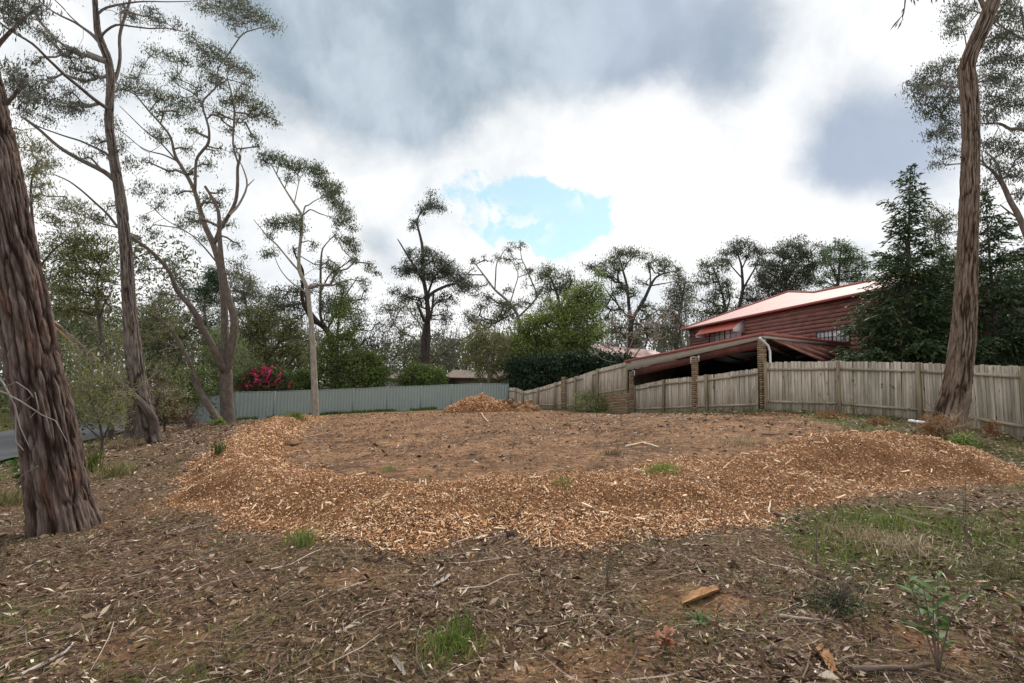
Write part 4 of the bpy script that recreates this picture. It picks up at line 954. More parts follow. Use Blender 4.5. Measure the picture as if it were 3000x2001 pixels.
def tree(name, label, cat, D, stems, blobs, leafmat, bark, seed, group=None, dens=.55, lpx=9.0, lw=.30, dep=2.0, tips=1.0, droop=.7, tone=(.42, .2), twig=None, nside=7, depthr=.8,
         big=None, tw_px=.85, spread=1.0, air=0, fill=True, netn=2):
    rg = np.random.default_rng(seed)
    L3 = [poly3(s, D, rg, dep if i and len(s) > 2 else 0) for i, s in enumerate(stems)]
    base = L3[0][0][0].copy(); gz_ = float(base_h(base[0:1], base[1:2])[0])
    if base[2] > gz_+.02 and not big: 
        # carry the stem down to the ground
        pts, rr = L3[0]; k0 = base.copy(); k0[2] = gz_-.1; L3[0] = (np.vstack([k0, pts]), np.r_[rr[0]*1.15, rr]); base = k0
    # snap limb roots onto the main stem so that they join in 3D
    for i in range(1, len(L3)):
        pts, rr = L3[i]; best = None
        for j in range(i):
            q = L3[j][0]; dd = np.hypot(q[:, 0]/q[:, 1]-pts[0][0]/pts[0][1], q[:, 2]/q[:, 1]-pts[0][2]/pts[0][1]-(EYE/q[:, 1]-EYE/pts[0][1])); k = int(np.argmin(dd))
            if best is None or dd[k] < best[0]: best = (dd[k], q[k])
        if best[0]*FPX < 60:
            sh = best[1]-pts[0]; f = np.linspace(1, 0, len(pts))[:, None]; pts = pts+sh*np.where(f > .5, 1, f*2) if abs(sh[1]) < 3 else pts
            L3[i] = (pts, rr)
    root = empty(name, base, label, cat, group)
    s2 = D/FPX
    # thinner in-between clumps so that crowns are not separate pads
    if fill and leafmat is not None:
        allp = [(q[0], q[1]) for s_ in stems for q in s_]; ex = []
        for (px, py, r) in blobs:
            nx = min(allp, key=lambda q: (q[0]-px)**2+(q[1]-py)**2); f_ = rg.uniform(.2, .6); ex.append((px+(nx[0]-px)*f_+rg.normal(0, r*.5), py+(nx[1]-py)*f_+rg.normal(0, r*.5), r*rg.uniform(.6, .9)))
            ex.append((px+rg.normal(0, r*.9), py+rg.normal(0, r*.7), r*rg.uniform(.5, .8)))
        blobs = list(blobs)+ex
    # growth nodes
    nodes = []; par = []; src = []; caps = []
    for pts, rr in L3:
        st = 0 if len(L3) > 1 else int(len(pts)*.35)
        for p, r_ in zip(pts[st:], rr[st:]): nodes.append(p); caps.append(r_)
    n_fix = len(nodes); nodes = list(nodes); par = [-1]*n_fix; plen = [0.0]*n_fix
    att = []; own = []
    for bi, (px, py, r) in enumerate(blobs):
        c = P(px, py, D+rg.normal(0, .5)*dep*.6); k = max(3, int(r*r*s2*s2*0+ (r/9.0)**1.7*tips*3.6)); v = rg.normal(0, 1, (k, 3)); v /= np.linalg.norm(v, axis=1)[:, None]; v *= (rg.random((k, 1))**.45)
        v = v*np.array([1, depthr, .8])*r*s2*1.0; att += list(c+v); own += [r*s2]*k
    att = np.array(att); own = np.array(own)
    NA = np.array(nodes)
    n_leafy = len(att)
    if leafmat is not None and not big or n_leafy > 60:
        allp = [(q[0], q[1]) for s_ in stems for q in s_]; ex = []
        for (px, py, r) in blobs:
            nx = min(allp, key=lambda q: (q[0]-px)**2+(q[1]-py)**2)
            for _ in range(netn if D < 35 else 1): f_ = rg.uniform(.1, .8); ex.append(P(px+(nx[0]-px)*f_+rg.normal(0, r*.55), py+(nx[1]-py)*f_+rg.normal(0, r*.45), D+rg.normal(0, .5)*dep*.8))
        att = np.vstack([att, np.array(ex)]) if ex else att
    dmin = np.full(len(att), 1e9); arg = np.zeros(len(att), int)
    def relax(new_idx, newp, pl):
        dz = att[:, 2]-newp[2]; d = np.linalg.norm(att-newp, axis=1); c_ = d+pl*.22+np.where(dz < 0, -dz*.8, 0)
        m_ = c_ < dmin; dmin[m_] = c_[m_]; arg[m_] = new_idx
    for i, p in enumerate(NA): relax(i, p, 0.0)
    left = np.ones(len(att), bool); tipn = []
    seg = 26*s2
    while left.any():
        j = int(np.argmin(np.where(left, dmin, 1e9))); left[j] = False; i = arg[j]; a = np.array(nodes[i]); c = att[j]; d = np.linalg.norm(c-a); k = max(1, int(d/seg)); prev = i
        side = rg.normal(0, .10, 3)*d; side[2] += -.05*d
        for q in range(1, k+1):
            t = q/k; p = a+(c-a)*t+side*4*t*(1-t)*.6+(rg.normal(0, .10, 3)*seg if q < k else 0)
            nodes.append(p); par.append(prev); plen.append(plen[prev]+d/k); prev = len(nodes)-1; relax(prev, p, plen[prev])
        tipn.append((prev, j))
    cnt = np.zeros(len(nodes)); 
    for t, _ in tipn: cnt[t] += 1
    for i in range(len(nodes)-1, n_fix-1, -1): cnt[par[i]] += cnt[i]
    rt = tw_px*s2*.5
    bt = Buf(); nd = np.array(nodes)
    for i in range(n_fix, len(nodes)): caps.append(caps[par[i]]*(.9 if par[i] < n_fix else .985))
    caps = np.array(caps); A = nd[[par[i] for i in range(n_fix, len(nodes))]]; B = nd[n_fix:]; rb = np.minimum(rt*np.maximum(cnt[n_fix:], 1)**.5, np.maximum(caps[n_fix:], rt)); 
    ra = np.array([rt*max(cnt[par[i]], 1)**.5 if par[i] >= n_fix else rb[i-n_fix]*1.25 for i in range(n_fix, len(nodes))]); ra = np.minimum(ra, rb*1.35)
    if len(A):
        t = B-A; t /= np.linalg.norm(t, axis=1)[:, None]+1e-9; s = np.cross(t, [.3, .9, .2]); s /= np.linalg.norm(s, axis=1)[:, None]+1e-9; u = np.cross(t, s)
        three = D > 35; an_ = np.array([0, 2.094, 4.189]) if three else np.array([0, 1.571, 3.142, 4.712]); ring = lambda c, r: c[:, None]+r[:, None, None]*(np.cos(an_)[None, :, None]*s[:, None]+np.sin(an_)[None, :, None]*u[:, None])
        V = np.concatenate([ring(A, ra), ring(B, rb)], 1); k = len(A); q = np.array([[0, 1, 4, 3], [1, 2, 5, 4], [2, 0, 3, 5]]) if three else np.array([[0, 1, 5, 4], [1, 2, 6, 5], [2, 3, 7, 6], [3, 0, 4, 7]]); nv = 6 if three else 8
        F = (np.arange(k)[:, None, None]*nv+q).reshape(-1, 4); U = V.reshape(k, nv, 3); uvs = np.stack([U[..., 0]+U[..., 1], U[..., 2]], -1)[:, q].reshape(-1, 4, 2)
        bt.add(V.reshape(-1, 3), F, 1, .5, uvs)
    if big: big(root, L3)
    else:
        pts, rr = L3[0]; tube(bt, pts, rr, nside if D < 35 else 6)
        tr = bt.build('trunk', [bark, twig or bark], root, smooth=True); tr.data.transform(Matrix.Translation(-root.location)); bt = None
    for i in range(1, len(L3)):
        bl = Buf(); pts, rr = L3[i]; tube(bl, pts, rr, nside if D < 35 else 5)
        o = bl.build('branch', bark, root, smooth=True); o.data.transform(Matrix.Translation(-root.location))
    if big:
        o = bt.build('branch', [bark, twig or bark], root); o.data.transform(Matrix.Translation(-root.location))
    # crown
    if leafmat is not None and len(att):
        bc = Buf(); cid = att[:n_leafy].copy(); L = lpx*s2; per = np.zeros(n_leafy, int)
        # leaves per tip from blob area
        k0 = 0
        for (px, py, r) in blobs:
            k = max(3, int((r/9.0)**1.7*tips*3.6)); n = int(max(2, r*r*dens*(.66 if fill else .92)*(60/lpx**2)/k)); per[k0:k0+k] = n; k0 += k
        for n in np.unique(per):
            m_ = per == n; leaf_cloud(bc, cid[m_]+np.array([0, 0, -.2*L]), int(n), np.minimum(own[m_]*.95, 21*s2)*spread+L*.4, L, L*lw, rg, droop, tone, asp=.75)
        o = bc.build('crown', leafmat, root); o.data.transform(Matrix.Translation(-root.location))
    return root

def rough_trunk(line, D, nA, nL, mat, amp, freq, flare, seed, kink=0.0):
    """fissured trunk with real relief"""
    def f(root, L3):
        pts, rr = L3[0]
        L = np.r_[0, np.cumsum(np.linalg.norm(np.diff(pts, axis=0), axis=1))]; ls = np.linspace(0, L[-1], nL)
        p = np.stack([np.interp(ls, L, pts[:, i]) for i in range(3)], -1); r = np.interp(ls, L, rr)
        t = np.gradient(p, axis=0); t /= np.linalg.norm(t, axis=1)[:, None]; ref = np.array([0, 1.0, 0]); s1 = ref-t*(t@ref)[:, None]; s1 /= np.linalg.norm(s1, axis=1)[:, None]; s2 = np.cross(t, s1)
        a = np.arange(nA+1)*2*math.pi/nA; AA, LL = np.meshgrid(a, ls)
        def per(fn): # periodic blend over the seam
            w = AA/(2*math.pi); return fn(AA)*(1-w)+fn(AA-2*math.pi)*w
        r0 = float(r.mean()); tw = (fbm(LL*.8, LL*0+3, 3, seed)-.5)*1.2+LL*kink
        def fiss(A_):
            u = (A_+tw*.25)*r0*freq; v = LL
            w1 = fbm(u*.22+5, v*1.1, 3, seed+1)*1.5
            q = vnoise(u+w1, v*1.25+7, seed+2); q2 = vnoise(u*2.1+w1*1.5, v*2.6, seed+3); q3 = fbm(u*3.4, v*7, 3, seed+5)
            cr = np.exp(-(np.abs(q-.5)/.08)**1.5); cr2 = np.exp(-(np.abs(q2-.5)/.09)**1.5)
            return .5-cr*.62-cr2*.38+(q3-.5)*.75+(q-.5)*.25
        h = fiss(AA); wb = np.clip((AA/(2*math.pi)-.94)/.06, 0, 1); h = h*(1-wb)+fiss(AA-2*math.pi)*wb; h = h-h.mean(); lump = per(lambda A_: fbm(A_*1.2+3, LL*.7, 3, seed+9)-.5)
        fl = 1+flare*np.exp(-LL/.45)*(1+.55*per(lambda A_: vnoise(A_*1.6+2, LL*0, seed+11)-.3)*2)
        R_ = r[:, None]*fl*(1+.10*lump)+h*amp
        V = p[:, None]+R_[..., None]*(np.cos(AA)[..., None]*s1[:, None]+np.sin(AA)[..., None]*s2[:, None])
        w = nA+1; i = np.arange(nL-1)[:, None]; j = np.arange(nA)[None]
        F = np.stack([i*w+j, i*w+j+1, (i+1)*w+j+1, (i+1)*w+j], -1).reshape(-1, 4)
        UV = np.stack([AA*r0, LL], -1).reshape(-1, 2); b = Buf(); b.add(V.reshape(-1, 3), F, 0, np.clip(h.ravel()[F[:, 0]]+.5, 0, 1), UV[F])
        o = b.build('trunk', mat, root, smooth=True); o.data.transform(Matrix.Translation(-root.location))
    return f

# --- A : huge stringybark, left
tree('stringybark_tree', 'huge rough barked gum trunk leaning left at the near left edge', 'tree', 6.5,
     [[(196, 1630, 205), (190, 1550, 192), (170, 1450, 178), (148, 1300, 172), (126, 1200, 170), (104, 1100, 168), (70, 900, 160), (30, 700, 150), (-2, 500, 142), (-22, 400, 138), (-52, 250, 130), (-80, 100, 122), (-130, -200, 105), (-190, -600, 70)],
      [(-60, 200, 30), (0, 120, 18), (60, 60, 12), (110, 20, 7)], [(-40, 330, 30), (30, 260, 14), (80, 215, 7)]],
     [(30, 25, 38), (75, 55, 30), (20, 75, 26), (5, 10, 40), (60, 8, 35), (120, 20, 25), (35, 215, 34), (70, 250, 32), (50, 290, 34), (95, 235, 24), (90, 290, 24), (20, 180, 20)], m_leaf_gumd, m_bark_red, 1, fill=False, dens=.5, lpx=20, lw=.2, dep=.4, tips=1.2, droop=1.2, tone=(.3, .2), twig=m_bark_twig,
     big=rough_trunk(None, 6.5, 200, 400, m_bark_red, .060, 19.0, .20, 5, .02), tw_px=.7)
# --- B : tall second gum
tree('tall_gum_tree', 'tall straight grey gum with many limbs, second trunk from the left', 'tree', 17.4,
     [[(440, 1300, 74), (424, 1220, 66), (408, 1153, 61), (388, 1002, 51), (377, 868, 42), (369, 734, 38), (355, 600, 34), (345, 536, 32), (331, 446, 30), (319, 357, 27), (324, 250, 26), (317, 178, 27), (300, 134, 26), (286, 89, 22), (282, 45, 19), (278, 0, 17), (268, -150, 13), (280, -300, 8)],
      [(330, 535, 21), (290, 502, 18), (214, 464, 15), (156, 428, 13), (111, 384, 11), (85, 361, 9), (60, 340, 5)],
      [(322, 476, 11), (300, 450, 9), (268, 433, 8), (223, 412, 7), (178, 397, 6), (107, 370, 5), (80, 350, 3)],
      [(312, 330, 15), (268, 300, 13), (223, 263, 12), (178, 227, 11), (134, 183, 9), (89, 134, 8), (22, 89, 6), (-30, 40, 5)],
      [(296, 134, 16), (270, 105, 14), (250, 89, 12), (214, 65, 10), (156, 36, 8), (112, 0, 7), (60, -60, 5)],
      [(330, 255, 14), (345, 235, 13), (357, 178, 12), (356, 112, 12), (370, 54, 11), (384, 0, 10), (392, -80, 8), (430, -180, 5)],
      [(312, 120, 10), (321, 98, 9), (357, 74, 8), (402, 78, 6), (450, 84, 5), (491, 83, 4), (536, 92, 3)],
      [(290, 50, 10), (321, 27, 9), (388, 13, 7), (440, 8, 5), (491, 7, 4), (558, 4, 3)],
      [(246, 87, 6), (205, 50, 5), (180, 20, 5), (150, -10, 4)],
      [(440, 1296, 34), (452, 1240, 30), (430, 1195, 27), (382, 1148, 24), (330, 1100, 21), (285, 1060, 19), (235, 1010, 17), (195, 975, 13), (158, 946, 10)]],
     [(60, 255, 44), (110, 285, 44), (165, 305, 38), (205, 320, 34), (240, 310, 28), (50, 210, 32), (215, 205, 26), (255, 200, 26), (245, 235, 22), (285, 220, 20), (150, 115, 28), (185, 150, 22), (230, 155, 22), (210, 170, 22), (120, 90, 25), (100, 30, 34), (40, 55, 34),
      (390, 50, 28), (440, 40, 28), (470, 65, 24), (520, 70, 18), (285, 410, 24), (300, 450, 18), (250, 455, 20), (345, 440, 12), (40, 390, 22), (100, 180, 24), (360, 30, 20), (130, 240, 28), (340, -40, 40), (280, -60, 50), (400, -70, 40), (180, -50, 45), (75, 330, 30), (140, 350, 24), (200, 270, 24)], m_leaf_gumd, m_bark_grey, 2, fill=False, spread=1.0, dens=.62, lpx=9.5, lw=.24, dep=2.2, tips=1.6, droop=1.0, tone=(.34, .2), twig=m_bark_twig,
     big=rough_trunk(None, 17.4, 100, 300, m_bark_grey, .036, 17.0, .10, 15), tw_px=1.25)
# --- C : triple gum
tree('forked_gum_tree', 'big gum forking low into three stems in front of the steel fence', 'tree', 28.5,
     [[(667, 1246, 50), (668, 1225, 44), (664, 1180, 40), (663, 1136, 40), (662, 1095, 40), (658, 1069, 30), (659, 1002, 25), (655, 868, 22), (643, 779, 20), (625, 716, 20), (603, 667, 18), (589, 625, 17), (571, 562, 14), (545, 510, 12), (513, 455, 10), (500, 402, 8), (470, 362, 7), (437, 326, 6), (400, 280, 5), (379, 250, 4)],
      [(655, 1085, 30), (643, 1069, 26), (616, 1011, 22), (585, 957, 20), (558, 903, 18), (513, 850, 15), (491, 796, 12), (446, 743, 10), (388, 698, 9), (344, 667, 8), (310, 625, 7), (277, 594, 6), (240, 560, 5), (200, 530, 4), (160, 512, 3)],
      [(545, 898, 10), (547, 880, 8), (545, 862, 6)],
      [(668, 1095, 30), (670, 1082, 26), (687, 1002, 25), (692, 935, 24), (674, 868, 20), (656, 779, 17), (647, 689, 14), (643, 622, 11), (620, 575, 9), (600, 545, 8)],
      [(625, 716, 16), (634, 698, 14), (647, 667, 13), (670, 631, 12), (690, 590, 11), (696, 540, 10), (696, 491, 9), (703, 464, 8), (700, 452, 6)],
      [(698, 480, 6), (683, 424, 6), (687, 335, 6), (678, 277, 5), (665, 223, 4), (678, 192, 3)],
      [(703, 475, 3), (715, 500, 4), (725, 545, 5), (700, 600, 6), (670, 631, 7)],
      [(725, 545, 4), (745, 525, 2)],
      [(576, 560, 10), (577, 536, 10), (580, 469, 9), (598, 440, 9), (616, 415, 9), (616, 370, 7), (598, 303, 6), (620, 272, 5), (638, 250, 5), (643, 200, 4), (670, 160, 4), (687, 134, 4), (714, 98, 4), (750, 85, 3), (781, 76, 2)],
      [(598, 303, 4), (575, 275, 4), (536, 254, 4), (505, 232, 3), (491, 210, 2)],
      [(640, 779, 6), (600, 730, 5), (560, 690, 4), (520, 665, 3), (480, 640, 3), (440, 600, 2)],
      [(513, 470, 6), (470, 450, 5), (430, 440, 4), (400, 425, 3), (360, 390, 3), (330, 370, 2)], [(530, 490, 6), (470, 420, 5), (420, 380, 4), (380, 340, 3), (350, 310, 2)],
      [(345, 667, 6), (300, 655, 5), (240, 630, 4), (180, 615, 3), (110, 600, 2)]],
     [(560, 110, 28), (600, 145, 36), (640, 165, 36), (680, 190, 34), (715, 205, 24), (735, 220, 15), (450, 150, 24), (490, 165, 28), (535, 175, 26), (420, 265, 28), (465, 275, 32), (510, 290, 30), (540, 300, 22), (620, 225, 30), (650, 240, 26), (715, 285, 30), (750, 305, 30), (780, 330, 26), (805, 360, 16), (690, 300, 24),
      (370, 250, 26), (395, 225, 24), (340, 265, 22), (640, 335, 24), (700, 350, 22), (740, 400, 20), (760, 420, 14), (550, 435, 20), (520, 330, 26), (470, 330, 22), (560, 380, 22), (610, 585, 22), (640, 600, 20), (560, 635, 26), (590, 650, 20), (660, 650, 22), (530, 655, 18), (650, 20, 42), (700, 15, 40), (735, 45, 36), (770, 50, 30), (800, 72, 22), (690, 60, 30), (600, 20, 30),
      (420, 190, 20), (580, 260, 24), (670, 380, 18), (640, 440, 18), (480, 410, 18), (430, 470, 16), (425, 540, 18), (480, 560, 18), (500, 500, 16), (230, 610, 26), (280, 640, 30), (180, 600, 24), (330, 600, 18), (150, 480, 28), (120, 430, 26), (100, 500, 22), (390, 700, 22), (420, 640, 16), (500, 800, 26), (535, 830, 26), (510, 770, 20), (470, 860, 20), (420, 780, 22), (690, 720, 16), (675, 800, 14), (600, 190, 28), (740, 340, 26), (350, 420, 26), (380, 480, 24), (330, 360, 22), (460, 390, 24), (560, 320, 24), (610, 480, 20), (660, 300, 22), (690, 440, 16), (560, 500, 18), (470, 600, 20), (520, 560, 16), (450, 680, 22), (400, 560, 20), (650, 560, 16), (600, 700, 18), (720, 250, 22), (510, 230, 26), (580, 300, 22)],
     m_leaf_gum, m_bark_smooth, 3, fill=False, spread=1.0, dens=.62, lpx=8.5, lw=.26, dep=3, tips=1.7, droop=1.0, tone=(.30, .18), twig=m_bark_twig, nside=14, tw_px=1.25)
tree('leaning_gum_tree', 'slim mottled trunk leaning left beside the forked gum', 'tree', 27.5,
     [[(645, 1246, 28), (638, 1232, 26), (616, 1194, 22), (580, 1136, 20), (567, 1105, 16), (556, 1064, 14), (536, 1024, 13), (504, 970, 14), (480, 945, 12), (460, 932, 8)], [(590, 1150, 8), (580, 1105, 7), (566, 1070, 6), (560, 1040, 4)], [(536, 1024, 6), (500, 1010, 6), (440, 985, 5), (380, 975, 5), (300, 968, 4), (230, 990, 3)]],
     [(470, 900, 30), (500, 935, 26), (430, 930, 30), (530, 960, 22), (560, 1010, 22), (400, 960, 26), (350, 990, 26), (440, 985, 24), (300, 960, 24), (500, 1060, 26), (540, 1100, 22)], m_leaf_olive, m_bark_smooth, 4, dens=.35, lpx=9, dep=1.5, tone=(.35, .2), twig=m_bark_twig, nside=10)
# --- F : slim pale gum
tree('slim_gum_tree', 'slender pale gum with bent stem standing before the middle of the steel fence', 'tree', 30,
     [[(926, 1224, 26), (924, 1217, 23), (921, 1121, 20), (914, 978, 16), (907, 906, 14), (900, 844, 13), (878, 796, 12), (876, 749, 10), (882, 691, 10), (884, 634, 9), (862, 596, 7), (834, 552, 5), (810, 510, 4), (795, 480, 3)],
      [(878, 790, 6), (858, 768, 6), (835, 740, 5), (810, 710, 5), (790, 695, 4), (772, 677, 3), (743, 643, 2)], [(884, 640, 5), (895, 630, 5), (910, 620, 4), (935, 628, 4), (963, 634, 2)], [(884, 630, 5), (890, 605, 5), (901, 600, 4), (920, 588, 3), (939, 581, 2)], [(862, 596, 4), (870, 560, 3), (880, 520, 3), (900, 500, 2)], [(904, 870, 5), (880, 850, 5), (850, 830, 4), (820, 790, 3), (800, 740, 2)]],
     [(775, 465, 22), (800, 455, 24), (835, 475, 24), (860, 490, 20), (885, 485, 24), (915, 495, 28), (935, 510, 22), (850, 520, 16), (955, 540, 26), (985, 545, 22), (965, 575, 26), (985, 600, 24), (975, 560, 22), (1005, 620, 24), (1015, 645, 22), (990, 650, 18), (1030, 670, 14), (795, 655, 24), (825, 650, 24), (855, 655, 24), (880, 670, 20), (870, 640, 16), (1025, 710, 24), (1040, 735, 18), (1010, 700, 16), (790, 740, 18), (780, 750, 14),
      (970, 780, 22), (985, 800, 18), (1085, 780, 16), (1105, 800, 12), (1060, 825, 16), (1000, 830, 18), (790, 690, 14), (920, 720, 14), (925, 540, 16), (1040, 760, 12)], m_leaf_gum, m_bark_pale, 5, fill=False, spread=.9, dens=.85, lpx=8, lw=.3, dep=1.5, tips=1.0, droop=.8, tone=(.38, .2), twig=m_bark_twig, nside=12, tw_px=1.1)
# --- G behind it
tree('dark_gum_tree', 'dark multi stemmed gum behind the slender pale gum', 'tree', 42,
     [[(985, 1080, 26), (972, 1002, 24), (958, 968, 18), (929, 940, 14), (905, 905, 10), (895, 870, 7), (880, 820, 4)], [(960, 970, 12), (941, 930, 10), (941, 860, 9), (941, 796, 8), (944, 739, 6), (956, 715, 4), (987, 682, 3)], [(930, 980, 16), (890, 950, 14), (865, 897, 12), (866, 850, 9), (872, 806, 7), (860, 760, 5), (858, 720, 3)], [(941, 870, 6), (965, 820, 5), (1000, 790, 4), (1030, 760, 3)], [(960, 960, 8), (990, 900, 6), (1020, 850, 5), (1050, 810, 3)]],
     [(860, 850, 30), (825, 860, 26), (800, 880, 26), (970, 870, 32), (1000, 890, 34), (950, 900, 28), (1030, 920, 34), (1060, 950, 30), (1090, 985, 28), (1100, 1010, 26), (940, 770, 14), (985, 690, 12), (860, 735, 12), (1030, 760, 16), (1000, 840, 22), (1050, 880, 20), (880, 910, 24), (850, 900, 26), (920, 830, 20), (1070, 850, 14)], m_leaf_gumd, m_bark_dark, 6, dens=.5, lpx=7.5, dep=3, tone=(.42, .2))
# --- H
tree('crowned_gum_tree', 'tall dark gum with a small tuft of leaves high above its crown', 'tree', 46,
     [[(1246, 1090, 20), (1250, 1060, 17), (1255, 978, 14), (1250, 873, 13), (1240, 811, 12), (1238, 730, 10), (1231, 691, 8), (1222, 650, 6), (1235, 615, 3)], [(1240, 830, 9), (1216, 787, 8), (1190, 745, 6), (1170, 710, 4), (1164, 700, 2)], [(1276, 1090, 18), (1269, 1002, 15), (1283, 930, 14), (1281, 883, 11), (1290, 860, 10), (1317, 840, 9), (1328, 832, 8)], [(1250, 873, 8), (1268, 820, 7), (1290, 790, 5), (1320, 770, 3)], [(1272, 1010, 10), (1262, 960, 9), (1275, 920, 8), (1270, 860, 7)], [(1240, 935, 8), (1226, 905, 8), (1222, 885, 7)]],
     [(1250, 600, 16), (1272, 595, 20), (1290, 610, 18), (1240, 620, 13), (1222, 650, 13), (1210, 665, 9), (1252, 725, 12), (1205, 735, 13), (1200, 750, 10), (1235, 765, 26), (1265, 750, 26), (1290, 765, 28), (1310, 790, 30), (1340, 805, 26), (1365, 820, 22), (1215, 785, 24), (1250, 800, 28), (1285, 805, 28), (1190, 795, 18), (1160, 790, 12), (1385, 840, 18), (1350, 845, 22), (1400, 865, 12), (1160, 850, 18), (1180, 870, 18), (1200, 850, 14), (1290, 880, 22), (1310, 920, 22), (1230, 880, 18), (1330, 880, 16), (1260, 930, 18)],
     m_leaf_gumd, m_bark_dark, 7, dens=.8, lpx=7, dep=2.5, tone=(.36, .2), twig=m_bark_dark)
tree('pale_gum_tree', 'spreading white limbed gum left of the tall dark gum', 'tree', 49,
     [[(1245, 1085, 8), (1242, 1050, 7), (1236, 1016, 6), (1215, 992, 5), (1178, 973, 5), (1160, 955, 4), (1145, 930, 3)], [(1290, 1070, 6), (1330, 1040, 6), (1370, 1010, 5), (1405, 985, 5), (1420, 962, 4), (1410, 930, 3)], [(1236, 1016, 4), (1240, 970, 4), (1215, 930, 3), (1190, 900, 2)]],
     [(1125, 900, 22), (1155, 895, 22), (1185, 900, 22), (1215, 905, 20), (1150, 940, 24), (1190, 950, 22), (1225, 950, 22), (1130, 960, 24), (1170, 1000, 22), (1250, 1000, 20), (1200, 1020, 22), (1300, 970, 22), (1330, 1000, 20), (1300, 1030, 20), (1320, 1060, 20), (1370, 950, 18)], m_leaf_far, m_bark_pale, 8, dens=.45, lpx=7, dep=2, tone=(.42, .2), twig=m_bark_twig)
tree('bare_branched_gum', 'thin gum with bare pale branches against the white cloud at centre', 'tree', 52,
     [[(1540, 1060, 14), (1532, 1000, 12), (1520, 940, 11), (1512, 915, 10), (1483, 878, 9), (1450, 849, 7), (1425, 816, 6), (1400, 783, 4), (1385, 765, 2)], [(1520, 930, 7), (1560, 890, 6), (1575, 865, 6), (1562, 830, 5), (1545, 790, 4), (1530, 760, 3), (1525, 735, 2)], [(1450, 849, 4), (1452, 810, 4), (1456, 770, 3), (1480, 730, 2)], [(1512, 915, 5), (1470, 935, 5), (1440, 950, 4), (1400, 930, 3)], [(1575, 860, 4), (1600, 820, 3), (1590, 780, 2)], [(1490, 890, 4), (1505, 840, 3), (1515, 800, 3), (1500, 765, 2)]],
     [(1462, 752, 13), (1480, 760, 14), (1492, 735, 10), (1507, 722, 9), (1530, 714, 10), (1388, 768, 11), (1420, 757, 8), (1372, 800, 10), (1400, 840, 12), (1520, 780, 10), (1545, 800, 12), (1430, 870, 18), (1460, 890, 20), (1490, 900, 22), (1530, 890, 20), (1410, 900, 20), (1450, 930, 24), (1390, 930, 22), (1570, 860, 14), (1500, 930, 24), (1420, 950, 24), (1560, 790, 10), (1480, 850, 12)], m_leaf_gum, m_bark_pale, 9, dens=.6, lpx=7, dep=2.5, tone=(.35, .2), twig=m_bark_twig, tw_px=1.25)
tree('round_headed_gum', 'leafy gum rising directly behind the bright green tree', 'tree', 50,
     [[(1650, 1080, 16), (1645, 1000, 13), (1640, 900, 10), (1628, 850, 8), (1610, 810, 5)], [(1640, 890, 6), (1660, 850, 5), (1675, 820, 4)]],
     [(1600, 785, 17), (1590, 810, 20), (1625, 800, 20), (1650, 810, 22), (1675, 825, 22), (1610, 830, 24), (1640, 845, 24), (1585, 850, 20), (1660, 850, 20), (1600, 880, 22), (1590, 910, 22), (1570, 940, 22)], m_leaf_gum, m_bark_dark, 10, dens=.6, lpx=7, dep=2, tone=(.45, .2))
tree('bright_green_tree', 'bushy bright green tree rising above the dark hedge', 'tree', 44,
     [[(1610, 1090, 18), (1606, 1040, 15), (1612, 1000, 12), (1640, 950, 9), (1680, 900, 6)], [(1605, 1050, 10), (1580, 1010, 8), (1550, 980, 6)], [(1608, 1040, 10), (1650, 1020, 8), (1700, 990, 6)], [(1618, 1060, 8), (1590, 1030, 7), (1560, 1040, 5)]],
     [(1735, 835, 26), (1755, 850, 20), (1700, 850, 26), (1680, 875, 30), (1720, 880, 30), (1650, 900, 30), (1690, 910, 34), (1735, 915, 28), (1620, 930, 34), (1580, 935, 34), (1655, 945, 36), (1700, 955, 34), (1745, 950, 22), (1550, 960, 34), (1590, 975, 36), (1640, 985, 34), (1690, 1000, 34), (1730, 990, 26), (1540, 1000, 32), (1580, 1015, 34), (1510, 990, 26), (1700, 1030, 26), (1715, 1045, 20), (1660, 1025, 26), (1520, 1030, 28), (1560, 1045, 28), (1620, 1035, 28), (1770, 970, 14), (1500, 1050, 26), (1760, 900, 16), (1480, 1020, 24)],
     m_leaf_green, m_bark_dark, 11, dens=.85, lpx=7, lw=.4, dep=2, tone=(.5, .22), droop=.2, depthr=1.0, tips=1.1)
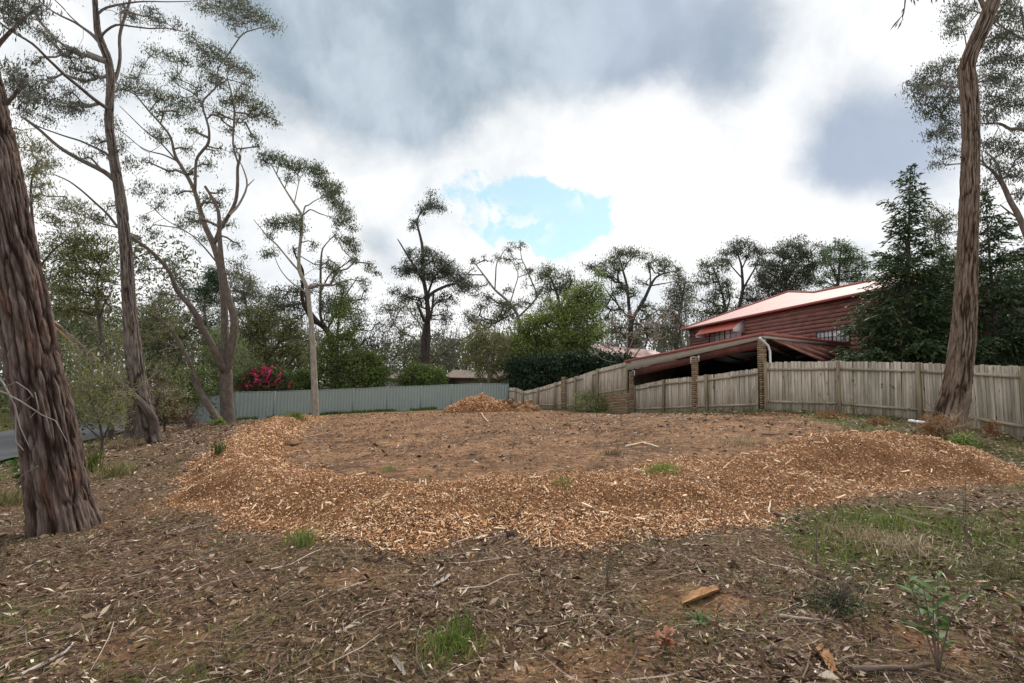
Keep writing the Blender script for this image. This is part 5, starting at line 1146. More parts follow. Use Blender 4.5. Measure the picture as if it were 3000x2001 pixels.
tree('spreading_gum_tree', 'wide open crowned gum with dark forked limbs behind the bare shrub', 'tree', 54,
     [[(1848, 1060, 18), (1846, 990, 15), (1850, 948, 13), (1862, 919, 12), (1885, 882, 11), (1906, 837, 9), (1920, 815, 7), (1939, 803, 6), (1972, 795, 3)], [(1835, 1040, 14), (1836, 960, 12), (1831, 899, 11), (1827, 837, 9), (1821, 795, 7), (1815, 754, 4)], [(1829, 850, 6), (1800, 820, 5), (1775, 795, 4), (1750, 780, 2)], [(1822, 800, 5), (1840, 770, 4), (1862, 750, 2)], [(1906, 837, 6), (1905, 800, 5), (1900, 770, 3)], [(1848, 945, 7), (1875, 950, 6), (1895, 980, 6), (1890, 1020, 4)], [(1906, 840, 5), (1935, 835, 4), (1975, 825, 2)], [(1833, 930, 6), (1805, 900, 5), (1785, 870, 4), (1770, 840, 2)]],
     [(1765, 775, 18), (1785, 760, 20), (1810, 745, 20), (1835, 738, 20), (1860, 742, 20), (1885, 748, 18), (1910, 755, 16), (1740, 782, 14), (1720, 785, 10), (1760, 800, 18), (1800, 780, 20), (1830, 770, 16), (1935, 758, 16), (1960, 775, 18), (1985, 790, 15), (1935, 785, 14), (1900, 785, 12), (1790, 810, 20), (1820, 845, 22), (1855, 860, 20), (1800, 860, 22), (1780, 890, 22), (1815, 910, 20), (1870, 820, 14), (1900, 930, 22), (1880, 970, 22), (1920, 960, 24), (1860, 1000, 22), (1800, 960, 24), (1790, 1010, 24), (1830, 985, 20), (1910, 900, 14), (1770, 940, 20), (1880, 900, 14)],
     m_leaf_gum, m_bark_dark, 12, dens=.55, lpx=7, dep=3, tone=(.36, .2), twig=m_bark_dark, tw_px=1.25)
tree('grey_leaved_gum', 'grey leaved gum beside the left corner of the red house', 'tree', 50,
     [[(1985, 1040, 14), (1980, 980, 12), (1990, 920, 9), (2000, 870, 7), (2005, 830, 4)], [(1955, 1030, 10), (1965, 960, 8), (1960, 900, 5)]],
     [(1960, 805, 16), (1980, 815, 20), (2005, 825, 20), (2025, 845, 18), (1990, 850, 24), (1965, 860, 22), (2015, 875, 22), (1985, 890, 26), (1955, 910, 24), (2010, 910, 22), (1975, 935, 26), (1945, 960, 26), (2000, 945, 20), (1980, 975, 24), (1950, 1000, 24), (1990, 1000, 18), (1930, 990, 20)], m_leaf_far, m_bark_twig, 13, dens=.6, lpx=7, dep=2, tone=(.35, .2))
tree('narrow_gum_tree', 'narrow two stemmed gum standing above the left end of the pink roof', 'tree', 47,
     [[(2128, 950, 10), (2124, 900, 9), (2116, 860, 7), (2100, 810, 5), (2085, 780, 3)], [(2126, 910, 6), (2138, 870, 5), (2130, 830, 3)]],
     [(2065, 775, 16), (2085, 772, 18), (2105, 785, 18), (2060, 800, 16), (2080, 810, 18), (2110, 815, 18), (2128, 830, 16), (2065, 830, 14), (2095, 850, 18), (2130, 860, 16), (2080, 875, 18), (2060, 880, 18), (2100, 900, 20), (2070, 915, 20), (2130, 900, 16), (2050, 930, 20), (2090, 930, 20)], m_leaf_gum, m_bark_dark, 14, dens=.7, lpx=7, dep=2, tone=(.36, .2))
tree('domed_gum_tree', 'dome crowned gum with open fan of limbs above the pink roof', 'tree', 48,
     [[(2165, 950, 13), (2168, 890, 11), (2176, 850, 10), (2174, 800, 8), (2170, 770, 6), (2158, 735, 4)], [(2176, 850, 8), (2195, 815, 6), (2215, 780, 5), (2228, 745, 3)], [(2172, 790, 5), (2190, 750, 4), (2195, 725, 2)], [(2172, 810, 5), (2145, 780, 4), (2125, 755, 2)]],
     [(2120, 740, 15), (2140, 725, 18), (2165, 716, 18), (2190, 718, 18), (2212, 730, 18), (2230, 745, 15), (2130, 765, 12), (2185, 750, 14), (2215, 765, 13), (2160, 745, 14), (2235, 770, 10), (2195, 880, 20), (2170, 900, 20), (2220, 880, 20), (2200, 850, 16), (2150, 915, 18)], m_leaf_gumd, m_bark_dark, 15, dens=.8, lpx=7, dep=1.5, tone=(.4, .2), twig=m_bark_dark)
tree('dense_gum_tree', 'dense dark rounded gum crown over the middle of the pink roof', 'tree', 46,
     [[(2300, 930, 14), (2302, 860, 12), (2300, 810, 9), (2290, 770, 6)], [(2302, 830, 8), (2330, 790, 6), (2350, 760, 4)], [(2301, 840, 7), (2270, 810, 5), (2250, 800, 3)]],
     [(2275, 735, 18), (2300, 722, 20), (2325, 715, 20), (2350, 725, 20), (2372, 745, 18), (2385, 770, 14), (2310, 750, 20), (2345, 755, 20), (2260, 780, 22), (2235, 800, 20), (2285, 790, 26), (2320, 790, 28), (2355, 795, 26), (2380, 810, 18), (2245, 825, 24), (2280, 830, 28), (2320, 830, 28), (2360, 830, 22), (2230, 850, 20), (2260, 860, 24), (2300, 860, 24), (2230, 760, 12)], m_leaf_gumd, m_bark_dark, 16, dens=1.0, lpx=7, dep=2, tone=(.46, .2), twig=m_bark_dark)
tree('pine_like_tree', 'dark green pine between the dense gum and the tall fir', 'tree', 44,
     [[(2450, 930, 14), (2452, 860, 12), (2458, 800, 9), (2462, 750, 6), (2465, 725, 3)], [(2425, 900, 9), (2428, 850, 8), (2430, 800, 6), (2425, 765, 3)]],
     [(2425, 740, 18), (2450, 725, 18), (2475, 722, 18), (2500, 735, 18), (2520, 760, 18), (2410, 770, 16), (2440, 765, 20), (2480, 765, 22), (2510, 790, 20), (2530, 810, 16), (2420, 800, 16), (2460, 800, 18), (2490, 815, 20), (2400, 830, 14), (2440, 840, 14), (2540, 780, 14), (2520, 840, 18)], m_leaf_conifer, m_bark_dark, 17, dens=1.1, lpx=6.5, dep=1.5, tone=(.62, .22), droop=-.3, twig=m_bark_dark)
# --- right : leaning big trunk
tree('leaning_stringybark', 'thick brown trunk bending up before the right hand paling fence', 'tree', 12.2,
     [[(2766, 1320, 128), (2772, 1280, 118), (2778, 1239, 106), (2788, 1195, 98), (2799, 1154, 92), (2817, 1026, 80), (2827, 920, 72), (2834, 750, 64), (2842, 500, 58), (2845, 420, 56), (2843, 330, 58), (2837, 240, 59), (2835, 195, 54), (2845, 155, 52), (2862, 118, 53), (2885, 65, 54), (2911, 0, 48), (2950, -100, 45), (2990, -260, 36), (3000, -420, 20)],
      [(2895, 40, 18), (2850, -60, 16), (2780, -130, 12), (2720, -120, 9), (2680, -60, 6), (2655, -10, 5), (2650, 25, 4)],
      [(2838, 185, 26), (2846, 140, 24), (2862, 90, 20), (2880, 40, 16), (2895, 0, 12)]],
     [(2680, -40, 10), (2700, -30, 12), (2740, -30, 12)], m_leaf_gumd, m_bark_rb, 18, dens=.3, lpx=22, lw=.2, dep=.0, fill=False, tips=.5, droop=1.4, tone=(.15, .1), twig=m_bark_dark,
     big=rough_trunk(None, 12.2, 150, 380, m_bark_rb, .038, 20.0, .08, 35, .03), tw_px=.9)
# hanging sprig of leaves at the top right
sp = empty('hanging_leaf_sprig', P(2665, -30, 12.1), 'dark drooping leaf sprig hanging into the top edge of the sky', 'sprig')
lines = [[(2735, -128), (2690, -40), (2654, -5), (2651, 20), (2643, 45), (2630, 65)], [(2643, 45), (2646, 60)], [(2725, -110), (2700, -40), (2720, -12), (2745, -6)]]
b = Buf()
for l in lines: tube(b, [P(x, y, 12.1) for x, y in l], np.linspace(.014, .006, len(l)), 4)
o = b.build('stem', m_bark_dark, sp); o.data.transform(Matrix.Translation(-sp.location))
for (x0, y0, x1, y1, w) in ((2640, 48, 2605, 92, 7), (2645, 55, 2628, 90, 7), (2632, 64, 2620, 84, 5), (2652, 15, 2644, 55, 6), (2675, -10, 2682, 20, 8), (2668, -12, 2672, 10, 5), (2728, -10, 2732, 14, 5), (2744, -6, 2742, 8, 5), (2765, -8, 2767, 12, 7), (2650, 20, 2640, 40, 5)):
    b = Buf(); A = P(x0, y0, 12.1); B = P(x1, y1, 12.1); m_ = (A+B)/2; w_ = w*12.1/FPX/2; side = np.array([1, .4, 0])*w_; nr = np.array([-.01, .02, 0])
    b.add([A, m_+side, B, m_-side, m_+nr], [[0, 1, 4], [1, 2, 4], [2, 3, 4], [3, 0, 4]], 0, .1); o = b.build('leaf', m_leaf_gumd, sp); o.data.transform(Matrix.Translation(-sp.location))
tree('red_limbed_gum', 'leafy gum with pinkish limbs behind the thick bending trunk', 'tree', 23,
     [[(3060, 900, 30), (3040, 780, 28), (2989, 643, 22), (2960, 590, 19), (2938, 541, 17), (2907, 500, 11), (2882, 480, 7), (2876, 440, 3)], [(2940, 545, 12), (2925, 490, 9), (2905, 460, 7), (2885, 445, 5)], [(3060, 420, 18), (3000, 380, 16), (2960, 378, 13), (2928, 362, 10), (2877, 362, 6), (2850, 350, 4)], [(3080, 700, 30), (3070, 500, 26), (3060, 420, 24), (3040, 250, 18), (3010, 120, 12), (2990, 20, 8)], [(3020, 110, 9), (2980, 90, 8), (2930, 60, 6), (2905, 40, 4)], [(2850, 255, 6), (2800, 255, 6), (2760, 250, 5), (2718, 235, 3)], [(2990, 640, 8), (2960, 620, 7), (2930, 600, 5)]],
     [(2675, 250, 20), (2695, 228, 24), (2725, 210, 26), (2750, 205, 24), (2690, 270, 24), (2720, 255, 26), (2700, 300, 24), (2735, 290, 26), (2760, 250, 24), (2720, 330, 24), (2750, 330, 26), (2775, 300, 26), (2790, 350, 24), (2740, 390, 24), (2765, 370, 24), (2790, 400, 20), (2725, 395, 14), (2750, 440, 18), (2735, 480, 14), (2760, 480, 14), (2790, 450, 20), (2780, 180, 24), (2800, 210, 22), (2790, 250, 22), (2800, 290, 20),
      (2900, 130, 30), (2930, 100, 34), (2970, 110, 36), (2895, 180, 30), (2935, 170, 34), (2980, 180, 36), (2890, 230, 32), (2930, 230, 36), (2975, 250, 36), (2900, 290, 32), (2945, 300, 34), (2990, 310, 30), (2890, 330, 24), (2920, 340, 24), (2990, 370, 24), (2910, 420, 24), (2950, 430, 34), (2985, 450, 34), (2890, 420, 18), (2900, 470, 22), (2930, 490, 24), (2980, 510, 32), (2995, 570, 26), (2900, 530, 20), (2880, 560, 16), (2800, 15, 26), (2820, 50, 26), (2790, 60, 26), (2810, 90, 24), (2785, 95, 18), (2945, 30, 34), (2985, 50, 34), (2950, 0, 30), (2845, 20, 20), (2920, 60, 20)],
     m_leaf_gumd, m_bark_smooth, 19, fill=False, dens=.75, lpx=9, lw=.28, dep=2.0, tips=.9, droop=1.0, tone=(.34, .2), twig=m_bark_twig, nside=10)
tree('grey_background_gum', 'greyish gum crown peeping between the fir and the thick trunk', 'tree', 32,
     [[(2780, 1060, 16), (2776, 900, 14), (2770, 800, 10), (2755, 740, 7), (2750, 680, 4)], [(2772, 830, 8), (2790, 780, 6), (2795, 740, 4)]],
     [(2725, 640, 20), (2750, 622, 20), (2780, 630, 22), (2715, 670, 16), (2745, 660, 22), (2780, 670, 24), (2735, 700, 20), (2770, 715, 22), (2790, 750, 20), (2760, 760, 20), (2790, 800, 22), (2770, 850, 24), (2795, 900, 24), (2770, 950, 26), (2790, 1000, 26), (2740, 800, 14)], m_leaf_gum, m_bark_dark, 20, dens=.55, lpx=8, dep=1.5, tone=(.34, .2), twig=m_bark_dark)

# --- conifers
def conifer(label, base, tip, D, prof, seed, n=80, trunk_w=26, mat=None, droop=.25, bare=0.0):
    """prof: [(t, left_px, right_px)] half-widths; t=0 base .. 1 tip"""
    rg = np.random.default_rng(seed); B = P(*base, D); T = P(*tip, D); B[2] = float(base_h(B[0:1], B[1:2])[0]); s2 = D/FPX
    root = empty('fir_tree', B, label, 'tree'); bt = Buf(); k = 14; ts = np.linspace(0, 1, k); pts = B+(T-B)*ts[:, None]; tube(bt, pts, np.maximum(trunk_w/2*s2*(1-ts)**.9, .012), 8)
    bc = Buf(); Hh = T[2]-B[2]; tt = 1-(rg.random(n)**.85)*.98; tt = np.sort(tt)
    Ls = np.array([p[0] for p in prof]); pl = np.array([p[1] for p in prof]); pr = np.array([p[2] for p in prof])
    for i, t in enumerate(tt):
        az = rg.random()*2*math.pi; cx_ = math.cos(az); w = np.interp(t, Ls, pr if cx_ > 0 else pl)*s2*rg.uniform(.62, 1.18); wm = (np.interp(t, Ls, pr)+np.interp(t, Ls, pl))/2*s2*rg.uniform(.6, 1.0)
        R_ = abs(cx_)*w+(1-abs(cx_))*wm; o_ = B+(T-B)*t; dv = np.array([math.cos(az), math.sin(az), 0]); m_ = 7
        q = np.linspace(0, 1, m_); rise = .18+.35*t
        br = o_+dv*(q*R_)[:, None]+np.array([0, 0, 1])*((rise*q-droop*2.0*q*q+.16*q**4)*R_)[:, None]
        tube(bt, br, np.linspace(max(.006, .010*R_), .004, m_), 4)
        # side sprays
        nsp = max(5, int(R_/s2/5.4)); sd_ = np.array([-dv[1], dv[0], 0])
        for j in range(nsp):
            f = .12+.9*rg.random(); f = min(f, 1); c = np.array([np.interp(f, q, br[:, a_]) for a_ in range(3)])
            sgn = rg.choice([-1, 1]); ln = (.20+.34*(1-f)+.06)*R_*rg.uniform(.6, 1.1)+5*s2; d = dv*rg.uniform(.5, 1.0)+sd_*sgn*rg.uniform(.2, 1.0)+np.array([0, 0, rg.uniform(-.35, .22)]); d /= np.linalg.norm(d)
            m2 = max(5, int(ln/s2/2.6)); u = rg.random(m2); cc = c+d*(u*ln)[:, None]-np.array([0, 0, 1])*(u*u*ln*.28)[:, None]
            dd = d+rg.normal(0, .38, (m2, 3))+np.array([0, 0, -.15]); dd /= np.linalg.norm(dd, axis=1)[:, None]; s = np.cross(dd, rg.normal(0, 1, (m2, 3))*.5+np.array([0, 0, 1])); s /= np.linalg.norm(s, axis=1)[:, None]
            l = (11.5*s2*(.6+.7*rg.random((m2, 1)))); w_ = l*.32; V = np.stack([cc-dd*l*.3, cc+s*w_/2+dd*l*.2, cc+dd*l*.7, cc-s*w_/2+dd*l*.2], 1)
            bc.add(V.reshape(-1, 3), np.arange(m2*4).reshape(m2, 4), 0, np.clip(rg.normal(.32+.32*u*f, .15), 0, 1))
    for t in np.linspace(.06, .995, 90):
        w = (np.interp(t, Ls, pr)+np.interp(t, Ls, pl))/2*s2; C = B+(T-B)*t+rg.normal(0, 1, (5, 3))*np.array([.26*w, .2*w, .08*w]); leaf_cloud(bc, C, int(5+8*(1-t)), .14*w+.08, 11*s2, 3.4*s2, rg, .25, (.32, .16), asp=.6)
    o = bt.build('trunk', m_bark_dark, root, smooth=True); o.data.transform(Matrix.Translation(-root.location))
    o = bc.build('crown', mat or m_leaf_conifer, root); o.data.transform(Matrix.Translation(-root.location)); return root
conifer('tall pointed fir in front of the right end of the red house', (2642, 1060), (2668, 484), 18.6,
        [(0, 165, 170), (.12, 180, 175), (.25, 145, 170), (.4, 122, 150), (.52, 105, 125), (.62, 80, 90), (.68, 60, 60), (.74, 52, 34), (.80, 72, 64), (.86, 46, 42), (.93, 38, 32), (.97, 24, 24), (1, 6, 8)], 41, n=270, trunk_w=24, droop=.10)
conifer('broad dark fir filling the gap right of the thick trunk', (2925, 1070), (2885, 560), 17.6,
        [(0, 130, 160), (.2, 130, 160), (.5, 100, 150), (.75, 70, 80), (.9, 35, 40), (1, 5, 5)], 42, n=190, trunk_w=18, droop=.16)
conifer('second dark fir at the far right edge behind the fence', (3050, 1070), (3030, 640), 19.5,
        [(0, 150, 150), (.3, 130, 130), (.7, 80, 80), (1, 5, 5)], 43, n=130, trunk_w=20, droop=.16)
conifer('shorter dark fir tucked between the tall fir and the thick trunk', (2765, 1065), (2760, 745), 19.8,
        [(0, 120, 120), (.3, 110, 115), (.6, 80, 80), (1, 8, 8)], 44, n=130, trunk_w=16, droop=.14)

# --- left side wattles and background
W = tree
W('wattle_tree', 'thin dark stemmed olive wattle between the two left trunks', 'tree', 21,
  [[(332, 1190, 18), (326, 1091, 16), (310, 1040, 14), (299, 1002, 12), (290, 935, 10), (288, 880, 8), (286, 820, 6), (300, 760, 4)], [(292, 940, 7), (310, 890, 6), (330, 850, 4)], [(298, 1000, 7), (260, 950, 5), (220, 900, 3)]],
  [(150, 640, 26), (185, 660, 28), (150, 700, 34), (200, 705, 34), (245, 690, 34), (290, 700, 30), (170, 745, 36), (215, 750, 36), (260, 745, 36), (310, 760, 30), (130, 790, 32), (180, 800, 38), (230, 800, 38), (280, 800, 34), (150, 850, 36), (200, 855, 36), (250, 850, 34), (300, 860, 30), (170, 905, 34), (220, 910, 32), (330, 800, 24), (270, 910, 26), (130, 900, 34), (320, 700, 22), (330, 910, 22)],
  m_leaf_olive, m_bark_dark, 50, dens=.42, lpx=9.5, dep=2, tone=(.30, .2), twig=m_bark_dark)
W('feathery_wattle', 'drooping olive wattle crown beside the upper part of the huge left trunk', 'tree', 11.5,
  [[(150, 1330, 20), (130, 1000, 16), (100, 700, 12), (90, 550, 8), (110, 470, 5)], [(110, 800, 8), (160, 740, 6), (200, 700, 4)]],
  [(70, 390, 22), (95, 430, 26), (120, 470, 28), (90, 500, 26), (140, 500, 22), (100, 540, 26), (130, 560, 24), (110, 590, 22), (60, 440, 18), (150, 540, 16), (190, 610, 26), (230, 640, 24), (260, 600, 18)], m_leaf_olive, m_bark_dark, 51, dens=.5, lpx=13, lw=.18, dep=.6, tone=(.42, .22), droop=.9, twig=m_bark_twig)
W('olive_shrub', 'fine leaved olive shrub in front of the road beside the huge trunk', 'shrub', 15.5,
  [[(300, 1290, 9), (290, 1230, 8), (270, 1180, 6), (250, 1130, 4)], [(300, 1285, 8), (330, 1220, 6), (350, 1160, 4)], [(300, 1285, 7), (250, 1240, 5), (215, 1200, 3)]],
  [(200, 1010, 30), (235, 1040, 36), (280, 1060, 36), (220, 1090, 38), (265, 1110, 38), (310, 1100, 34), (350, 1120, 30), (230, 1140, 36), (280, 1150, 36), (330, 1160, 34), (370, 1180, 26), (240, 1190, 32), (300, 1195, 34), (350, 1205, 28), (220, 1225, 24), (270, 1230, 26), (320, 1235, 22), (370, 1240, 18), (190, 1130, 24), (390, 1150, 16)],
  m_leaf_olive, m_bark_dark, 52, dens=.40, lpx=11, lw=.18, dep=1.2, tone=(.55, .22), droop=.1, twig=m_bark_twig, tw_px=.6)
W('olive_shrub', 'low olive shrub crossing behind the second trunk near the ground', 'shrub', 18.5,
  [[(420, 1270, 9), (400, 1210, 7), (380, 1150, 5)], [(420, 1268, 7), (450, 1200, 5), (470, 1150, 3)]],
  [(340, 1000, 30), (380, 1020, 32), (350, 1060, 34), (400, 1070, 30), (340, 1110, 30), (380, 1120, 26), (470, 1080, 26), (500, 1120, 28), (460, 1140, 26), (500, 1170, 28), (470, 1200, 26), (540, 1150, 24), (540, 1200, 22), (360, 1180, 26), (400, 1220, 24), (350, 1240, 22), (390, 1255, 18)],
  m_leaf_olive, m_bark_dark, 53, dens=.38, lpx=10, lw=.2, dep=1.2, tone=(.45, .22), droop=.2, twig=m_bark_twig)
W('layered_tree', 'grey green layered tree between the second trunk and the forked gum', 'tree', 38,
  [[(520, 1140, 14), (512, 1060, 12), (500, 1000, 9), (480, 950, 6), (470, 900, 4)], [(510, 1040, 8), (550, 980, 6), (590, 950, 4)]],
  [(430, 900, 26), (470, 885, 26), (510, 890, 24), (450, 930, 28), (500, 930, 28), (545, 930, 28), (590, 910, 28), (620, 930, 28), (570, 960, 30), (530, 970, 28), (480, 975, 30), (430, 975, 28), (610, 970, 28), (560, 1005, 28), (510, 1015, 28), (460, 1020, 30), (420, 1020, 28), (400, 950, 26), (640, 945, 24), (440, 1065, 30), (490, 1060, 28), (540, 1050, 26), (400, 1070, 28), (540, 1100, 28), (450, 1110, 28), (490, 1110, 26)],
  m_leaf_far, m_bark_dark, 54, dens=.5, lpx=7.5, dep=2, tone=(.30, .2), droop=.0, twig=m_bark_dark)
W('dark_pine_tree', 'small dark pine crown showing behind the fork of the triple gum', 'tree', 48,
  [[(600, 1000, 10), (600, 900, 8), (605, 850, 6), (615, 800, 4)]],
  [(615, 790, 14), (635, 800, 16), (600, 815, 14), (625, 825, 20), (585, 845, 16), (610, 850, 22), (640, 850, 20), (570, 855, 12), (590, 870, 20), (620, 880, 22), (650, 880, 18), (575, 885, 14), (645, 825, 16)], m_leaf_hedge, m_bark_dark, 55, dens=1.2, lpx=6.5, dep=1.5, tone=(.75, .2), droop=-.3, depthr=1)
W('hazy_gum_tree', 'fine leaved gum mass right of the forked gum stems', 'tree', 46,
  [[(740, 1100, 14), (735, 1000, 12), (725, 920, 9), (715, 860, 6)], [(735, 1000, 7), (770, 930, 5), (790, 870, 3)], [(730, 960, 6), (690, 900, 4), (680, 850, 3)]],
  [(680, 770, 18), (700, 780, 20), (690, 810, 22), (720, 810, 22), (740, 830, 22), (710, 840, 26), (680, 850, 22), (745, 860, 26), (715, 880, 28), (770, 860, 20), (780, 890, 26), (745, 905, 28), (710, 920, 28), (790, 930, 28), (750, 950, 28), (820, 900, 22), (830, 940, 26), (700, 960, 28), (790, 975, 28), (750, 990, 28), (840, 980, 26)], m_leaf_far, m_bark_twig, 56, dens=.55, lpx=7, dep=2, tone=(.35, .2))
W('olive_tree', 'broad olive brown tree behind the pink flowering bush', 'tree', 41,
  [[(790, 1130, 14), (780, 1060, 11), (775, 1000, 8), (760, 950, 5)], [(782, 1060, 8), (820, 1000, 6), (840, 960, 4)], [(775, 1020, 6), (735, 980, 4)]],
  [(760, 900, 26), (800, 910, 28), (740, 935, 28), (785, 945, 30), (830, 940, 28), (870, 950, 26), (720, 970, 28), (765, 980, 32), (810, 985, 32), (855, 985, 30), (890, 1000, 26), (730, 1015, 30), (775, 1025, 32), (820, 1030, 32), (865, 1030, 30), (740, 1060, 28), (790, 1070, 28), (840, 1075, 28), (880, 1060, 26), (890, 1100, 22), (850, 1105, 24)],
  m_leaf_olive, m_bark_dark, 57, dens=.5, lpx=8, dep=2, tone=(.40, .2), droop=.1, twig=m_bark_dark)
W('willowy_tree', 'pale yellow green weeping tree behind the forked trunk', 'tree', 36,
  [[(640, 1180, 14), (640, 1100, 12), (645, 1040, 8), (650, 1000, 5)]],
  [(640, 975, 22), (665, 980, 20), (620, 995, 24), (690, 1000, 22), (650, 1010, 28), (605, 1025, 24), (710, 1030, 22), (630, 1045, 30), (675, 1045, 30), (600, 1065, 26), (720, 1065, 20), (640, 1085, 32), (690, 1085, 28), (600, 1105, 26), (640, 1125, 30), (680, 1120, 26), (610, 1145, 26), (650, 1160, 24), (590, 1150, 20), (620, 1175, 22)], m_leaf_light, m_bark_twig, 58, dens=.8, lpx=8, lw=.22, dep=1.5, tone=(.4, .2), droop=1.4, depthr=1)
W('green_column_tree', 'feathery upright green tree just right of the slender gum stem', 'tree', 39,
  [[(990, 1140, 12), (988, 1050, 10), (990, 960, 7), (1000, 880, 5), (1012, 825, 2)], [(950, 1140, 8), (948, 1080, 6), (945, 1020, 4)]],
  [(1012, 830, 10), (1008, 855, 14), (1022, 875, 12), (1005, 885, 18), (1030, 905, 14), (1000, 915, 22), (1030, 935, 20), (995, 945, 24), (1030, 965, 22), (1000, 980, 26), (1040, 1000, 22), (960, 985, 18), (965, 1010, 24), (1005, 1015, 28), (940, 1040, 24), (980, 1050, 30), (1020, 1055, 28), (1050, 1040, 20), (930, 1080, 26), (970, 1090, 30), (1015, 1095, 28), (1050, 1090, 22), (940, 1115, 24), (985, 1120, 26), (1030, 1125, 22)],
  m_leaf_green, m_bark_dark, 59, dens=.75, lpx=8, lw=.28, dep=1.2, tone=(.36, .2), droop=-.2, depthr=.9, tips=1.2)
def bush(name, label, D, blobs, mat, seed, lpx=7.5, dens=1.1, tone=(.4, .22), droop=.1, cat='bush', stem=None, **k):
    xs_ = [b_[0] for b_ in blobs]; ys_ = [b_[1] for b_ in blobs]; cx_ = sum(xs_)/len(xs_); yb = max(ys_)
    return tree(name, label, cat, D, stem or [[(cx_, yb+35, 8), (cx_, yb, 7), (cx_+4, sum(ys_)/len(ys_), 4)], [(cx_, yb+20, 6), (cx_-20, yb-15, 4), (cx_-30, yb-30, 3)], [(cx_, yb+20, 6), (cx_+20, yb-15, 4), (cx_+34, yb-30, 3)]], blobs, mat, m_bark_dark, seed, dens=dens, lpx=lpx, dep=.8, tone=tone, droop=droop, depthr=1.0, tips=1.2, **k)
bush('yellow_green_bush', 'dark bush with yellow green shoots left of the brown tiled roof', 40, [(1065, 1040, 16), (1085, 1045, 16), (1060, 1060, 22), (1095, 1065, 20), (1050, 1085, 24), (1085, 1090, 26), (1115, 1090, 20), (1065, 1115, 26), (1100, 1115, 24), (1125, 1110, 16), (1045, 1115, 20)], m_leaf_green, 60, tone=(.35, .25), lw=.4)
bush('yellow_shoots_bush', 'yellow tipped bush top behind the dark bush near the antenna', 42, [(1060, 1035, 16), (1080, 1040, 16), (1075, 1055, 18), (1055, 1050, 14), (1090, 1055, 14)], m_leaf_light, 61, tone=(.5, .25))
bush('round_green_bush', 'wide rounded green bush right of the brown tiled roof', 39.5, [(1220, 1078, 16), (1245, 1078, 16), (1200, 1090, 20), (1230, 1092, 24), (1260, 1090, 20), (1180, 1105, 18), (1205, 1108, 24), (1240, 1108, 26), (1270, 1105, 22), (1290, 1110, 16), (1185, 1120, 18), (1220, 1122, 22), (1260, 1122, 22), (1290, 1122, 14)], m_leaf_green, 62, tone=(.30, .2), dens=1.4)
bush('dark_green_shrub', 'dark green shrub hugging the fence right of the pink flowers', 38.5, [(880, 1100, 18), (900, 1095, 16), (870, 1120, 20), (895, 1120, 22), (915, 1115, 16), (880, 1138, 18), (905, 1136, 16), (855, 1135, 14)], m_leaf_green, 63, tone=(.2, .15))
rh_ = bush('flowering_rhododendron', 'big rounded bush covered in bright pink flowers over the steel fence', 36.2, [(765, 1080, 20), (735, 1095, 22), (780, 1095, 24), (810, 1090, 20), (840, 1100, 20), (715, 1115, 20), (750, 1118, 26), (795, 1118, 26), (835, 1122, 22), (855, 1130, 14), (705, 1135, 16), (740, 1138, 22), (780, 1140, 24), (820, 1140, 22), (850, 1142, 14)], m_leaf_green, 64, tone=(.15, .15))
# flower trusses: countable heads, each its own part
rg = np.random.default_rng(8)
for k in range(70):
    a_ = rg.random()*math.pi; q = rg.random()**.5; px = 780+78*math.cos(a_)*q*1.05; py = 1140-70*math.sin(a_)*q+rg.normal(0, 3)
    if rg.random() < .35 and px > 800: continue
    c = P(px, py, 35.5+rg.normal(0, .15)); b = Buf(); n = 10
    leaf_cloud(b, c[None], n, .13, .15, .10, rg, 0, (.45, .3)); o = b.build('flower_head', m_flower, rh_); o.data.transform(Matrix.Translation(-rh_.location))
bush('red_shrub', 'reddish leaved shrub between the second trunk and the steel fence end', 24, [(450, 1130, 22), (480, 1150, 24), (450, 1165, 26), (500, 1180, 24), (470, 1195, 26), (510, 1210, 22), (455, 1215, 22), (490, 1225, 20), (530, 1225, 14)], m_leaf_red, 65, lpx=8, dens=.5, tone=(.45, .25))
bush('green_thicket', 'green thicket at the left end of the steel fence', 31, [(530, 1130, 22), (560, 1150, 24), (530, 1170, 24), (500, 1160, 20), (545, 1195, 20), (570, 1120, 24), (590, 1090, 22), (520, 1100, 22), (550, 1085, 24), (510, 1215, 16), (600, 1130, 20), (575, 1165, 16)], m_leaf_green, 66, lpx=8, dens=.6, tone=(.4, .25))
tree('pale_shrub_tree', 'grey green multi stemmed shrub between the far house roof and the hedge', 'tree', 42,
     [[(1430, 1130, 8), (1432, 1080, 7), (1425, 1030, 5), (1415, 990, 3)], [(1440, 1130, 6), (1460, 1070, 5), (1475, 1020, 3)], [(1425, 1100, 5), (1400, 1050, 4), (1385, 1010, 3)]],
     [(1390, 985, 22), (1420, 975, 24), (1450, 985, 24), (1480, 990, 22), (1380, 1015, 22), (1410, 1010, 26), (1445, 1020, 28), (1480, 1030, 24), (1390, 1045, 24), (1425, 1050, 26), (1460, 1060, 26), (1495, 1060, 18), (1370, 1060, 18), (1400, 1080, 22), (1440, 1090, 22), (1470, 1100, 20), (1500, 1095, 18), (1410, 1110, 16), (1365, 1025, 16)], m_leaf_olive, m_bark_twig, 67, dens=.55, lpx=7, dep=1.5, tone=(.42, .2), twig=m_bark_twig)
